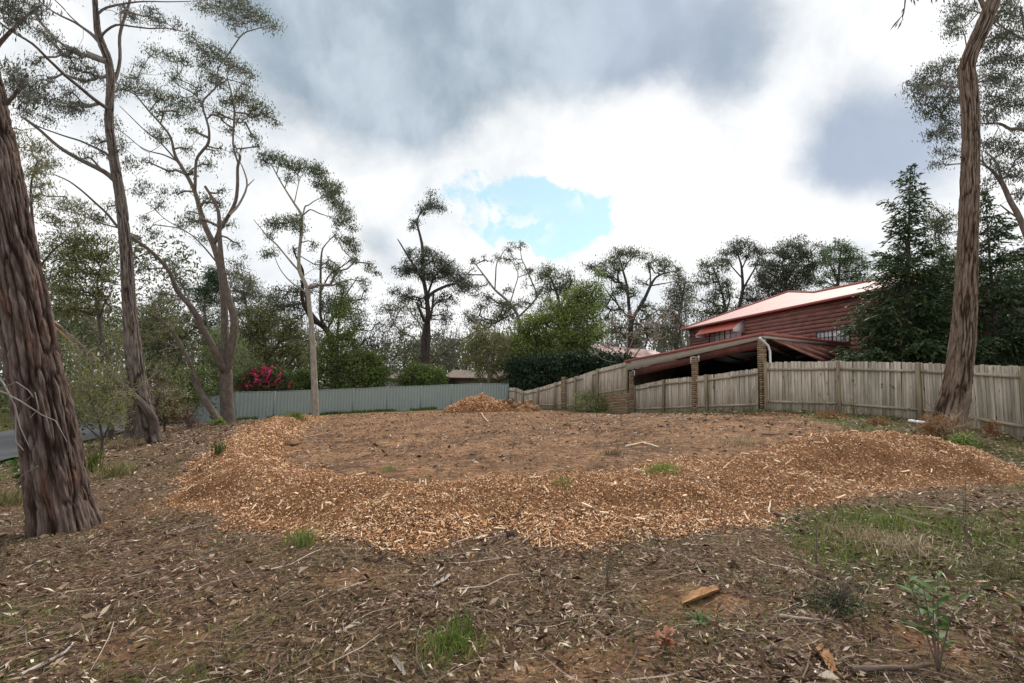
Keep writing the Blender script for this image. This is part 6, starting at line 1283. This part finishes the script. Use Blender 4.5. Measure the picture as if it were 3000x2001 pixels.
# dark clipped hedge behind the far paling fence
def hedge():
    line = [(1500, 1062, 41.5), (1560, 1058, 40), (1640, 1052, 38.5), (1720, 1046, 36.5), (1780, 1050, 35), (1830, 1052, 33.5)]
    p0 = P(line[0][0], 1190, line[0][2]); root = empty('hedge', p0, 'long dark green conifer hedge behind the far paling fence', 'hedge'); b = Buf(); rg = np.random.default_rng(70); C = []
    for (a, c) in zip(line[:-1], line[1:]):
        A = P(*a); B = P(*c); k = 620
        for _ in range(k):
            t = rg.random(); p = A+(B-A)*t; g = float(base_h(p[0:1], p[1:2])[0]) if _ % 40 == 0 else g; s = rg.random(); z = g+(p[2]-g)*(1-rg.random()**1.6*.98); lp = float(vnoise(p[0]*1.3, z*1.5, 5)); C.append([p[0]+rg.normal(0, .35), p[1]-abs(rg.normal(0, .2))-lp*.9, z+rg.normal(0, .08)+(lp-.5)*.5])
    leaf_cloud(b, np.array(C), 10, .45, .25, .09, rg, .6, (.3, .22)); o = b.build('foliage', m_leaf_hedge, root); o.data.transform(Matrix.Translation(-root.location)); o['kind'] = 'stuff'
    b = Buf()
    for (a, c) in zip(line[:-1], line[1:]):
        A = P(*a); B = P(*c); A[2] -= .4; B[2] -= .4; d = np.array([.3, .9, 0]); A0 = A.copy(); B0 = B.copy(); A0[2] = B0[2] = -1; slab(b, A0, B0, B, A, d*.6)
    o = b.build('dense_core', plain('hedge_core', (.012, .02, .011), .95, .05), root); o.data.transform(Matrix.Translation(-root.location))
hedge()
# bare twiggy shrub right of the hedge
tree('bare_shrub', 'leafless pale twiggy shrub leaning over the carport corner', 'shrub', 33,
     [[(1835, 1130, 7), (1836, 1060, 6), (1838, 1000, 5), (1835, 960, 4), (1850, 900, 2)], [(1835, 1080, 5), (1880, 1010, 4), (1920, 970, 3), (1970, 910, 2)], [(1835, 1070, 5), (1800, 1040, 4), (1770, 1020, 3), (1740, 1000, 2)], [(1838, 1010, 4), (1810, 960, 3), (1790, 930, 2)], [(1838, 1040, 4), (1860, 990, 3), (1890, 960, 3), (1990, 950, 2)], [(1835, 1060, 4), (1790, 1060, 3), (1760, 1050, 2)]],
     [(1780, 1000, 30), (1800, 950, 30), (1850, 920, 30), (1900, 950, 34), (1950, 930, 34), (1740, 1030, 22), (1930, 980, 26), (1860, 980, 26)], None, m_bark_twig, 71, dens=0, dep=1, tips=1.6, twig=m_bark_pale, tw_px=1.4)
# loose green shrub against the far fence
tree('loose_green_shrub', 'loose leafy shrub growing against the low brick retaining wall', 'shrub', 28.6,
     [[(1735, 1216, 4), (1730, 1190, 3), (1715, 1165, 2)], [(1735, 1216, 4), (1752, 1180, 3), (1765, 1150, 2)], [(1735, 1216, 3), (1760, 1200, 3), (1780, 1190, 2)]],
     [(1690, 1160, 14), (1710, 1170, 18), (1735, 1165, 18), (1760, 1168, 16), (1700, 1190, 18), (1730, 1190, 22), (1760, 1192, 20), (1780, 1195, 14), (1715, 1208, 14), (1745, 1208, 16), (1770, 1208, 12), (1725, 1150, 10)], m_leaf_green, m_bark_twig, 72, dens=.38, lpx=7, dep=.3, tone=(.5, .2), droop=0, twig=m_bark_twig, depthr=.5)
# far woodland: one mass nobody could count
def woodland():
    rg = np.random.default_rng(80); b = Buf(); bt = Buf(); C = []; R_ = []
    top = lambda px: np.interp(px, [-900, -200, 100, 400, 650, 900, 1120, 1300, 1500, 1750, 2050, 2400, 2700, 3300, 4200], [700, 760, 800, 900, 920, 930, 985, 960, 915, 880, 930, 850, 800, 700, 650])
    for i in range(640):
        px = rg.uniform(-900, 4200); D = rg.uniform(64, 100); ty = top(px)+rg.uniform(0, 60)+(D-60)*.6; c = P(px, ty, D); g = float(base_h(c[0:1], c[1:2])[0]); h = c[2]-g
        r = rg.uniform(1.4, 3.0); 
        for j in range(11):
            z = g+h*(1-rg.random()**1.2*.92); C.append([c[0]+rg.normal(0, r), c[1]+rg.normal(0, r), z]); R_.append(r*.7)
        t0 = np.array([c[0], c[1], g]); m_ = t0+(c-t0)*.5+rg.normal(0, .5, 3); tube(bt, [t0, m_, c+rg.normal(0, .6, 3)], [.24, .17, .05], 4, cap=False)
        for j in range(3): e = c+rg.normal(0, 1, 3)*np.array([2.2, 1, 1.4]); tube(bt, [m_, (m_+e)/2+rg.normal(0, .3, 3), e], [.10, .07, .02], 3, cap=False)
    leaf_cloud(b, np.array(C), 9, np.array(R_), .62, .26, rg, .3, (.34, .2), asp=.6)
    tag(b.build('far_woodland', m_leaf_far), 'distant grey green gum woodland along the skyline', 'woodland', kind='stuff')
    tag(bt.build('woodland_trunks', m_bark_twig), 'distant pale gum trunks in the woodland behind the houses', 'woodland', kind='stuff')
woodland()
# undergrowth mass behind the fences
def undergrowth():
    rg = np.random.default_rng(81); C = []; b = Buf()
    for (x0, x1, y0, y1, D0, D1, k) in ((60, 560, 700, 1010, 34, 44, 230), (-200, 620, 940, 1200, 30, 50, 560), (690, 1130, 1010, 1150, 46, 56, 300), (1120, 1500, 1000, 1130, 60, 66, 240), (2560, 3400, 760, 1080, 24, 30, 500), (-200, 330, 900, 1180, 40, 52, 220), (90, 330, 1190, 1228, 19, 24, 40)):
        for i in range(k):
            D = rg.uniform(D0, D1); C.append((P(rg.uniform(x0, x1), rg.uniform(y0, y1), D), D))
    for lo, hi, L in ((0, 33, .22), (33, 60, .34), (60, 90, .42)):
        c = np.array([p for p, D in C if lo <= D < hi]); 
        if len(c): leaf_cloud(b, c, 26, .95 if lo else .7, L, L*.33, rg, .1, (.35, .2))
    tag(b.build('undergrowth', m_leaf_und), 'tangled olive undergrowth filling the gaps behind the fences', 'undergrowth', kind='stuff')
m_leaf_und = leafm('leaf_undergrowth', (.035, .042, .018), (.10, .11, .045), (.22, .225, .10), .25)
undergrowth()
# ------------------------------------------------------------------ single things lying or growing on the ground
m_wood_grey = bark_mat('driftwood', (.16, .13, .11), (.36, .31, .27), (.55, .5, .45), (9, 2, 1), .5, .006)
m_wood_dk = bark_mat('dead_stick', (.06, .042, .034), (.15, .11, .09), (.26, .2, .17), (9, 2, 1), .5, .006)
m_wood_or = bark_mat('fresh_wood', (.16, .075, .035), (.38, .21, .105), (.58, .38, .22), (14, 2, 1), .6, .008)
m_wood_pale = bark_mat('pale_wood', (.40, .30, .20), (.62, .5, .37), (.78, .68, .54), (12, 2, 1), .4, .006)
def stick(label, px, r, mat, lift=.01, name='stick', taper=.5, cat='stick', group=None, n=6, flat=1.0):
    pts = np.array([G(x, y) for x, y in px]); m_ = len(pts)
    # resample along the ground, keep it lying on it
    L = np.r_[0, np.cumsum(np.linalg.norm(np.diff(pts, axis=0), axis=1))]; s = np.linspace(0, L[-1], max(6, m_*3)); q = np.stack([np.interp(s, L, pts[:, i]) for i in range(3)], -1)
    k = len(q); q[:, :2] += np.cumsum(RNG.normal(0, r*.5, (k, 2)), 0)*.6; q[:, 2] = np.maximum(q[:, 2], ground(q[:, 0], q[:, 1]))+r*.8+lift
    rr = r*np.linspace(1, taper, k)*(1+RNG.normal(0, .07, k)); b = Buf(); tube(b, q, rr, n); o_ = q[k//2].copy()
    o = b.build(name, mat, None, origin=o_, smooth=True); return tag(o, label, cat, group)
def bark_strip(label, px, w, mat, name='bark_strip', curl=.5, lift=.015, cat='bark'):
    pts = np.array([G(x, y) for x, y in px]); L = np.r_[0, np.cumsum(np.linalg.norm(np.diff(pts, axis=0), axis=1))]; s = np.linspace(0, L[-1], 12); q = np.stack([np.interp(s, L, pts[:, i]) for i in range(3)], -1)
    q[:, 2] = ground(q[:, 0], q[:, 1])+lift; t = np.gradient(q, axis=0); t /= np.linalg.norm(t, axis=1)[:, None]; sd = np.cross(t, [0, 0, 1.]); sd /= np.linalg.norm(sd, axis=1)[:, None]
    prof = np.linspace(-1, 1, 6); wd = w*(.35+.65*np.sin(np.linspace(.25, 2.8, 12)))*(1+RNG.normal(0, .12, 12)); V = []
    for lay in (0, -.006):
        for j, u in enumerate(prof): V.append(q+sd*(u*wd/2)[:, None]+np.array([0, 0, 1])*((u*u*wd*curl)[:, None]+.02*np.sin(np.linspace(0, 5, 12)+j)[:, None]*w+lay))
    V = np.array(V); F = []; uv = []
    idx = lambda l, j, i: (l*6+j)*12+i
    for j in range(5):
        for i in range(11): F.append([idx(0, j, i), idx(0, j, i+1), idx(0, j+1, i+1), idx(0, j+1, i)]); F.append([idx(1, j, i), idx(1, j+1, i), idx(1, j+1, i+1), idx(1, j, i+1)]); u_ = [[j*w/5, s[i]], [j*w/5, s[i+1]], [(j+1)*w/5, s[i+1]], [(j+1)*w/5, s[i]]]; uv += [u_, u_]
    b = Buf(); b.add(V.reshape(-1, 3), F, 0, .6, np.array(uv)); o = b.build(name, mat, None, origin=q[6], smooth=True); return tag(o, label, cat)
GS = 'dry sticks lying on the ground'
stick('straight pale grey stick lying in the litter left of centre', [(990, 1742), (1030, 1728), (1078, 1712)], .011, m_wood_grey, group=GS)
stick('thin bent grey stick below the straight pale stick', [(1005, 1860), (1040, 1830), (1090, 1805), (1145, 1790)], .006, m_wood_grey, group=GS)
stick('curved brown stick curling up from the bottom edge at centre left', [(1250, 1995), (1222, 1950), (1218, 1890), (1232, 1820)], .008, m_wood_dk, group=GS)
stick('long dark stick crossing the foreground left of the grass tuft', [(690, 1920), (800, 1850), (920, 1790), (960, 1770)], .007, m_wood_dk, group=GS)
stick('forked brown twig pointing down left of the pale bark curl', [(1075, 1740), (1100, 1700), (1125, 1670)], .005, m_wood_dk, group=GS)
stick('dark branch lying across the middle foreground', [(1410, 1850), (1520, 1842), (1640, 1830), (1700, 1826)], .007, m_wood_dk, group=GS)
stick('long reddish twig slanting over the foreground right of centre', [(1540, 1830), (1620, 1860), (1630, 1880)], .005, m_wood_dk, group=GS)
stick('pale stick slanting from the mulch edge near the centre', [(1530, 1595), (1560, 1570), (1590, 1545)], .007, m_wood_grey, group=GS)
stick('upright looking pale sliver on the front slope of the bank', [(1615, 1612), (1608, 1580), (1604, 1550)], .008, m_wood_pale, group=GS)
stick('pale flat stick resting on the bank right of centre', [(1855, 1527), (1900, 1520), (1925, 1516)], .012, m_wood_pale, group=GS)
stick('whitish stake lying steeply on the bank front at right', [(2252, 1510), (2250, 1490), (2252, 1474)], .014, m_wood_pale, group=GS)
stick('dark log piece lying at the foot of the bank at right', [(2262, 1505), (2290, 1520), (2312, 1528)], .022, m_wood_dk, group=GS)
stick('thin straight twig reaching right across the lower right foreground', [(2150, 1748), (2260, 1752), (2370, 1756)], .005, m_wood_dk, group=GS)
stick('smooth grey stick beside the wiry shrub in the lower right', [(2285, 1820), (2330, 1824), (2400, 1830)], .014, m_wood_grey, group=GS)
stick('forked purple brown branch at the right foreground edge', [(2740, 1812), (2790, 1810), (2820, 1780), (2838, 1742)], .010, m_wood_dk, group=GS)
stick('long pale twig right of the wiry shrub', [(2520, 1770), (2535, 1745), (2548, 1722)], .006, m_wood_grey, group=GS)
stick('heavy grey stick in the bottom left corner', [(60, 1995), (120, 1965), (175, 1930), (200, 1900)], .013, m_wood_grey, group=GS)
stick('dark pole at the lower right edge of the frame', [(2500, 1985), (2620, 1975), (2740, 1968)], .018, m_wood_dk, group=GS)
stick('pale stick lying askew on the dirt pad near the back', [(1410, 1213), (1420, 1225), (1434, 1239)], .035, m_wood_pale, group=GS)
stick('pale split rail on the dirt pad, left one of the crossed pair', [(1832, 1312), (1860, 1306), (1888, 1299)], .030, m_wood_pale, group=GS)
stick('pale split rail on the dirt pad, right one of the crossed pair', [(1882, 1302), (1905, 1308), (1926, 1315)], .030, m_wood_pale, group=GS)
stick('dark branch on the dirt pad left of the crossed pale rails', [(1490, 1305), (1530, 1300), (1580, 1296)], .018, m_wood_dk, group=GS)
stick('bleached stick on the dirt pad above the bank at centre', [(1452, 1340), (1480, 1338), (1512, 1333)], .014, m_wood_grey, group=GS)
stick('dark flat branch on the dirt pad below the tall fence', [(2230, 1275), (2265, 1277), (2300, 1274)], .022, m_wood_dk, group=GS)
stick('thin pale branch on the dirt pad near the left arm of the bank', [(890, 1283), (925, 1277), (950, 1272)], .014, m_wood_grey, group=GS)
stick('short pale billet just above the bank right of centre', [(1858, 1380), (1875, 1386), (1888, 1390)], .022, m_wood_pale, group=GS)
stick('long bare branch lying left of the bank below the second trunk', [(560, 1470), (640, 1440), (720, 1432)], .008, m_wood_dk, group=GS) if False else None
stick('pale twisted stick left of the bank tip', [(420, 1440), (455, 1430), (500, 1428)], .009, m_wood_grey, group=GS)
stick('long thin stick stretching right of the thick left trunk', [(500, 1560), (590, 1540), (640, 1520)], .006, m_wood_grey, group=GS)
bark_strip('pale curled slab of bark in the litter left of centre', [(1270, 1725), (1295, 1712), (1322, 1690)], .045, m_wood_grey, curl=.4)
bark_strip('big orange split shard lying right of centre', [(2000, 1778), (2050, 1760), (2108, 1735)], .085, m_wood_or, curl=.4)
bark_strip('orange brown shred of bark near the bottom right', [(2440, 1990), (2420, 1950), (2390, 1908)], .06, m_wood_or, curl=.7)
bark_strip('tan flat bark flake lying on the front of the bank', [(1395, 1586), (1415, 1580), (1435, 1572)], .05, m_wood_pale, curl=.3)
bark_strip('small white bark flake near the bottom edge left of centre', [(1145, 1930), (1160, 1960), (1185, 1990)], .03, m_wood_grey, curl=.6)
bark_strip('rosy flat bark piece at the far right of the litter', [(2300, 1625) if False else (2920, 1740), (2950, 1752), (2975, 1762)], .03, m_wood_or, curl=.3)
bark_strip('pale bark ribbon by the bottom edge under the grass tuft', [(660, 1960), (675, 1930), (690, 1900)], .035, m_wood_pale, curl=.6) if False else None
# orange stump fragment on the pad
c = G(862, 1305); o = bpy.data.objects.new('stump_fragment', cms[2]); COL.objects.link(o); o.location = tuple(c+np.array([0, 0, .06])); o.scale = (.55, .3, .26); o.rotation_euler = (.2, .1, .4); tag(o, 'orange brown stump fragment on the dirt beside the left arm of the bank', 'stump')
c = G(1502, 1573); o = bpy.data.objects.new('bark_lump', cms[3]); COL.objects.link(o); o.location = tuple(c+np.array([0, 0, .03])); o.scale = (.2, .12, .11); o.rotation_euler = (.6, .1, .9); o.data = cms[3].copy(); o.data.materials[0] = m_wood_dk; tag(o, 'dark knotty lump on the front of the bank at centre', 'bark')
for (px, py, s, w_) in ((620, 1745, .10, 'small orange rotten wood piece near the foot of the thick left trunk') if False else (320, 1555, .16, 'orange rotten wood lump beside the foot of the thick left trunk'), (1555, 1672, .07, 'small bright orange crumb of wood in the litter at centre')):
    c = G(px, py); o = bpy.data.objects.new('wood_lump', cms[1].copy()); o.data.materials[0] = m_wood_or; COL.objects.link(o); o.location = tuple(c+np.array([0, 0, s*.15])); o.scale = (s, s*.7, s*.45); tag(o, w_, 'wood lump')
# tufts
def tuft(label, px, py, n, H, spread, mat, lean=.7, w=.006, tone=(.5, .22), name='grass_tuft', cat='grass tuft', group=None):
    c = G(px, py); k = n; x = c[0]+RNG.normal(0, spread, k); y = c[1]+RNG.normal(0, spread, k); b = Buf(); blades(b, x, y, H*(.5+.6*RNG.random(k)), w*np.ones(k), np.clip(RNG.normal(tone[0], tone[1], k), 0, 1), lean)
    o = b.build(name, mat, None, origin=c); return tag(o, label, cat, group)
tuft('bright green grass tuft on the mulch right of centre', 1940, 1380, 260, .13, .12, m_grass, w=.008, tone=(.75, .15))
tuft('tall green grass tuft at the foot of the bank left of centre', 886, 1598, 160, .22, .07, m_grass, w=.006, tone=(.55, .2))
tuft('large green grass tuft near the bottom centre', 1325, 1905, 320, .14, .09, m_grass, w=.006, tone=(.55, .2))
tuft('upright dark green grass shoots above the large bottom tuft', 1355, 1870, 60, .22, .05, m_grass, .4, tone=(.3, .2))
tuft('small green grass tuft on the dirt above the bank, left of centre', 1138, 1378, 90, .12, .07, m_grass, tone=(.7, .2))
tuft('faint green tuft on the crest of the bank at centre', 1648, 1420, 80, .10, .06, m_grass, tone=(.7, .2))
tuft('straw coloured dead grass hummock in the right foreground', 2560, 1602, 420, .16, .20, m_dry, .9, .006, (.5, .2))
tuft('second straw coloured clump sloping right of the dead grass hummock', 2660, 1615, 320, .16, .16, m_dry, 1.3, .006, (.6, .2))
tuft('green grass clump on the left side of the dead grass hummock', 2460, 1610, 380, .10, .20, m_grass, .7, .007, (.6, .2))
tuft('green grass clump behind the dead grass hummock', 2570, 1530, 380, .11, .24, m_grass, .7, .007, (.6, .2))
tuft('green grass clump right of the thin dark sapling', 2840, 1570, 380, .11, .26, m_grass, .7, .007, (.5, .2))
tuft('yellowish grass tussock against the front edge of the bank at right', 2440, 1560, 200, .10, .12, m_dull, .7, .006, (.7, .2))
tuft('dark rushy tussock on the right edge of the foreground', 2950, 1690, 300, .14, .14, m_dull, 1.0, .005, (.25, .2))
tuft('straw coloured dry grass heap on the dirt pad at right', 2170, 1300, 220, .20, .32, m_dry, 1.2, .010, (.45, .2))
tuft('brown dead tussock on the dirt pad behind the bank', 1792, 1333, 160, .16, .13, m_dry, 1.0, .009, (.05, .1))
tuft('long arching olive grass tussock right of the thick left trunk', 335, 1395, 260, .45, .18, m_dull, 1.2, .008, (.5, .2))
tuft('stiff green strap leaved plant standing right of the thick left trunk', 272, 1385, 60, .62, .05, m_grass, .22, .03, (.30, .15), 'strap_leaved_plant', 'plant')
tuft('small stiff green plant on the left slope of the bank', 643, 1330, 40, .30, .05, m_grass, .5, .02, (.15, .1), 'strap_leaved_plant', 'plant')
tuft('clump of strap leaves at the foot of the slender pale gum', 870, 1226, 120, .45, .25, m_grass, .7, .03, (.4, .25), 'strap_leaved_plant', 'plant')
tuft('brownish rushes left of the bank arm', 520, 1355, 120, .25, .15, m_dry, .7, .008, (.2, .15))
tuft('tall olive reeds at the left frame edge below the road', 20, 1480, 260, .35, .16, m_dull, .8, .007, (.4, .2))
# leafy things with stems and individually built leaves
leaf_me = {}
def leaf_mesh(mat, asp=.28):
    key = (mat.name, asp)
    if key not in leaf_me:
        b = Buf(); n = 6; V = []; 
        for i in range(n+1):
            t = i/n; w = asp*.5*math.sin(math.pi*min(t*.9+.06, 1))**.8; z = -.22*t*t; V += [[t, -w, z+.05*w*4], [t, 0, z], [t, w, z+.05*w*4]]
        b.add(V, [[3*i+j, 3*i+3+j, 3*i+4+j, 3*i+1+j] for i in range(n) for j in (0, 1)], 0, .5); leaf_me[key] = b.mesh('leaf', mat, True)
    return leaf_me[key]
def leafy(name, label, cat, px, py, H, nst, spreadv, L, mat, nl=9, seed=0, asp=.28, mstem=None, D=None, droop=0.0, up=.3):
    rg = np.random.default_rng(seed); c = G(px, py) if D is None else P(px, py, D)
    if D is not None: c[2] = float(ground(c[0:1], c[1:2])[0])
    root = empty(name, c, label, cat); me = leaf_mesh(mat, asp)
    for s in range(nst):
        a = rg.random()*6.28; ln = H*rg.uniform(.6, 1.0) if s else H; tip = np.array([math.cos(a)*spreadv*rg.uniform(.3, 1)*(s > 0)+.02, math.sin(a)*spreadv*rg.uniform(.3, 1)*(s > 0), ln]); mid = tip*.5+np.array([rg.normal(0, .03)*H, rg.normal(0, .03)*H, H*.04])
        t_ = np.linspace(0, 1, 7)[:, None]; pts = 2*t_*(1-t_)*mid+t_*t_*tip; b = Buf(); tube(b, pts, np.linspace(.004+.003*H, .002, 7), 5); b.build('stem', mstem or m_wood_dk, root)
        for k in range(nl):
            t = .25+.75*(k+.5)/nl; p = 2*t*(1-t)*mid+t*t*tip; o = bpy.data.objects.new('leaf', me); link(o, root); o.location = tuple(p); az = k*2.4+rg.normal(0, .3); o.rotation_euler = (rg.normal(0, .3), -up+droop-rg.random()*.4, az); sc_ = L*rg.uniform(.7, 1.15)*(1-.4*(t > .9)); o.scale = (sc_, sc_, sc_)
    return root
m_leaf_sap = leafm('leaf_sapling', (.04, .075, .02), (.075, .135, .03), (.15, .23, .06), .3)
m_leaf_sapd = leafm('leaf_sapling_dark', (.03, .05, .025), (.06, .09, .04), (.12, .16, .07), .3)
m_leaf_rust = leafm('leaf_rust', (.14, .05, .025), (.28, .11, .055), (.4, .2, .1), .25)
leafy('gum_sapling', 'bright green broad leaved sapling in the bottom right foreground', 'sapling', 2750, 1975, .52, 5, .28, .12, m_leaf_sap, 9, 3, .30)
leafy('gum_sapling', 'small green leafy sapling standing left of the larger bottom right sapling', 'sapling', 2690, 1850, .32, 2, .12, .10, m_leaf_sap, 6, 4, .28)
leafy('thin_sapling', 'thin dark sapling standing in the grass at right', 'sapling', 2832, 1590, .62, 4, .16, .055, m_leaf_sapd, 16, 5, .2)
leafy('thin_sapling', 'wispy dark shoot growing in the litter right of centre', 'sapling', 1778, 1720, .26, 3, .06, .03, m_leaf_sapd, 14, 6, .25)
leafy('thin_sapling', 'bare dark shoot at the foot of the bank at right', 'sapling', 2392, 1655, .42, 2, .10, .02, m_leaf_sapd, 6, 7, .2)
leafy('rusty_seedling', 'rust leaved seedling near the bottom edge right of centre', 'seedling', 1945, 1920, .13, 5, .10, .075, m_leaf_rust, 5, 8, .4)
leafy('green_rosette', 'pale green rosette weed in the litter at lower right', 'weed', 2045, 1830, .06, 6, .10, .06, m_leaf_sap, 4, 9, .4)
leafy('climbing_weed', 'spindly green climber against the low fence near the tall pier', 'weed', 2196, 1206, 1.0, 5, .3, .07, m_leaf_green, 9, 10, .45, D=18.7)
leafy('fence_weed', 'feathery green weed in front of the tall fence', 'weed', 2502, 1222, .75, 6, .28, .16, m_leaf_green, 8, 11, .22, D=16.6, droop=.1)
leafy('fence_weed', 'small yellowish weed before the tall fence near the pier', 'weed', 2350, 1210, .55, 4, .22, .09, m_leaf_olive, 7, 12, .4, D=17.9)
leafy('leafy_weed', 'bright leafy weed at the road side left of the thick trunk', 'weed', 58, 1370, .8, 5, .25, .16, m_leaf_sap, 9, 13, .5, D=9.5)
leafy('lone_shoot', 'thin brown shoot standing in front of the retaining wall', 'shoot', 1820, 1236, 1.0, 3, .25, .03, m_leaf_red, 4, 14, .3)
# dead ferns and brush
def brush(name, label, cat, px, py, D, R_, n, mat, seed, L=.12, W=.012, asp=.7, stems=10):
    rg = np.random.default_rng(seed); c = P(px, py, D); c[2] = float(ground(c[0:1], c[1:2])[0]); root = empty(name, c, label, cat); b = Buf()
    for s in range(stems):
        a = rg.random()*6.28; e = np.array([math.cos(a)*R_*.9, math.sin(a)*R_*.6, R_*rg.uniform(.4, 1.5)]); tube(b, [np.zeros(3), e*.5+np.array([0, 0, R_*.25]), e], [.006, .004, .002], 4)
    b.build('stem', m_wood_dk, root); b = Buf(); C = rg.normal(0, 1, (n, 3)); C /= np.linalg.norm(C, axis=1)[:, None]; C *= (rg.random((n, 1))**.5)*R_; C[:, 2] = np.abs(C[:, 2])*asp+.02
    leaf_cloud(b, C, 9, .12, L, W, rg, .2, (.45, .25)); b.build('foliage', mat, root); return root
m_fern = leafm('dead_fern', (.13, .055, .02), (.28, .125, .05), (.45, .24, .1), .2)
brush('dead_fern', 'rusty dead fern fronds along the foot of the tall fence', 'fern', 2440, 1235, 15.8, .55, 70, m_fern, 1, .10, .014, .35)
brush('dead_fern', 'round rusty dead fern left of the white board', 'fern', 2572, 1262, 13.8, .27, 60, m_fern, 2, .09, .012, 1.1)
brush('dead_fern', 'orange dead fern clinging to the foot of the bending trunk', 'fern', 2745, 1215, 11.6, .42, 120, m_fern, 3, .13, .014, 1.4)
brush('dead_fern', 'orange fern frond hanging on the fence right of the bending trunk', 'fern', 2905, 1255, 12.9, .16, 40, m_fern, 4, .11, .02, 3.0)
brush('twig_pile', 'tangle of dry vines heaped round the foot of the bending trunk', 'brush', 2790, 1262, 11.5, .62, 150, m_dry, 5, .28, .008, .9, 30)
brush('wiry_shrub', 'dark wiry little shrub in the lower right litter', 'shrub', 2450, 1800, 3.72, .17, 130, m_leaf_hedge, 6, .035, .006, .9, 34)
brush('green_shrub', 'low dark green bush right of the foot of the bending trunk', 'shrub', 2815, 1285, 10.8, .26, 90, m_leaf_green, 7, .10, .02, .8)
brush('brown_brush', 'pile of dead twigs at the foot of the second trunk', 'brush', 385, 1285, 16.6, .5, 90, m_dry, 8, .25, .010, .5, 30)
brush('bare_brush', 'bare grey twigs tangled before the left end of the steel fence', 'brush', 555, 1240, 25, .9, 60, m_wood_dk, 9, .3, .012, 1.0, 46)
brush('fence_foot_plant', 'dark leafy plant at the foot of the forked gum', 'plant', 640, 1236, 26.5, .35, 50, m_leaf_green, 10, .2, .05, 1.0)
# stump behind second trunk
c = P(405, 1275, 18.6); b = Buf(); tube(b, [c-np.array([0, 0, .4]), c+np.array([0, 0, .5]), c+np.array([-.1, .05, 1.1])], [.46, .38, .34], 14); o = b.build('dead_stump', m_bark_dark, None, origin=c, smooth=True); tag(o, 'dark broken stump just behind the foot of the second trunk', 'stump')
# white board and brown stick leaning on the right trunk
A = P(2664, 1232, 12.4); B = P(2728, 1241, 12.0); b = Buf(); bar(b, A, B, .13, .05, up=(.1, -.25, 1)); tag(b.build('white_board', m_white, None, origin=A), 'white painted board propped against the foot of the bending trunk', 'board')
A = P(2690, 1257, 12.0); B = P(2727, 1238, 11.8); A[2] = max(A[2], float(ground(A[0:1], A[1:2])[0])+.03); b = Buf(); bar(b, A, B, .06, .06); tag(b.build('timber_offcut', m_wood_or, None, origin=A), 'brown timber offcut lying under the white board', 'timber')
# twiggy bare branches in front of thick left trunk
br = empty('dead_branches', P(-40, 1560, 5.0), 'thin grey dead branches crossing in front of the thick left trunk', 'branches')
for l, w0 in (([(-60, 1120), (20, 1150), (60, 1180), (110, 1215), (160, 1235), (200, 1290)], .010), ([(-60, 1030), (0, 1120), (45, 1190), (65, 1250), (90, 1310)], .012), ([(60, 1180), (100, 1150), (105, 1200), (85, 1225)], .006), ([(-20, 1150), (40, 1120), (90, 1145), (105, 1160)], .007), ([(45, 1190), (50, 1290), (70, 1320)], .008), ([(115, 1365), (75, 1385), (45, 1410)], .006)):
    b = Buf(); pts = np.array([P(x, y, 5.25) for x, y in l]); pts += RNG.normal(0, .012, pts.shape); tube(b, pts, np.linspace(w0, .003, len(l)), 5); o = b.build('branch', m_bark_twig, br); o.data.transform(Matrix.Translation(-br.location))
b = Buf(); g0 = P(-75, 1700, 5.25); g0[2] = float(ground(g0[0:1], g0[1:2])[0])-.05; tube(b, [g0, P(-68, 1400, 5.25), P(-62, 1120, 5.25), P(-60, 1020, 5.25)], [.02, .016, .012, .008], 6); o = b.build('stem', m_bark_twig, br); o.data.transform(Matrix.Translation(-br.location))
# orange stripped limb leaning behind the second trunk
st_ = [(155, 945, 20), (200, 985, 20), (245, 1022, 18), (290, 1062, 15)]
pts, rr = poly3(st_, 16.9, np.random.default_rng(1)); b = Buf(); tube(b, pts, rr, 8); o = b.build('stripped_limb', m_wood_or, None, origin=pts[0], smooth=True); tag(o, 'orange stripped bark limb slanting down behind the thick left trunk', 'limb')
# weeds along the steel fence
b = Buf(); x = []; y = []
for a_, c_ in zip(COLORBOND[2:-1], COLORBOND[3:]):
    A = P(a_[0], a_[2], a_[3]); B = P(c_[0], c_[2], c_[3]); k = 420; t = RNG.random(k); x.append(A[0]+(B[0]-A[0])*t); y.append(A[1]+(B[1]-A[1])*t-.15-.35*RNG.random(k)**2)
x = np.concatenate(x); y = np.concatenate(y); m_ = fbm(x*.8, y*.8, 3, 61) > .47; x, y = x[m_], y[m_]
blades(b, x, y, .12+.2*RNG.random(len(x)), .03*np.ones(len(x)), np.clip(RNG.normal(.5, .25, len(x)), 0, 1), .6); tag(b.build('fence_weeds', m_grass), 'ragged weeds along the foot of the steel fence', 'weeds', kind='stuff')
_t = sum(sum(len(p.vertices)-2 for p in me.polygons) if len(me.polygons) < 3000 else len(me.polygons)*2 for me in bpy.data.meshes); print('TRIS', _t)
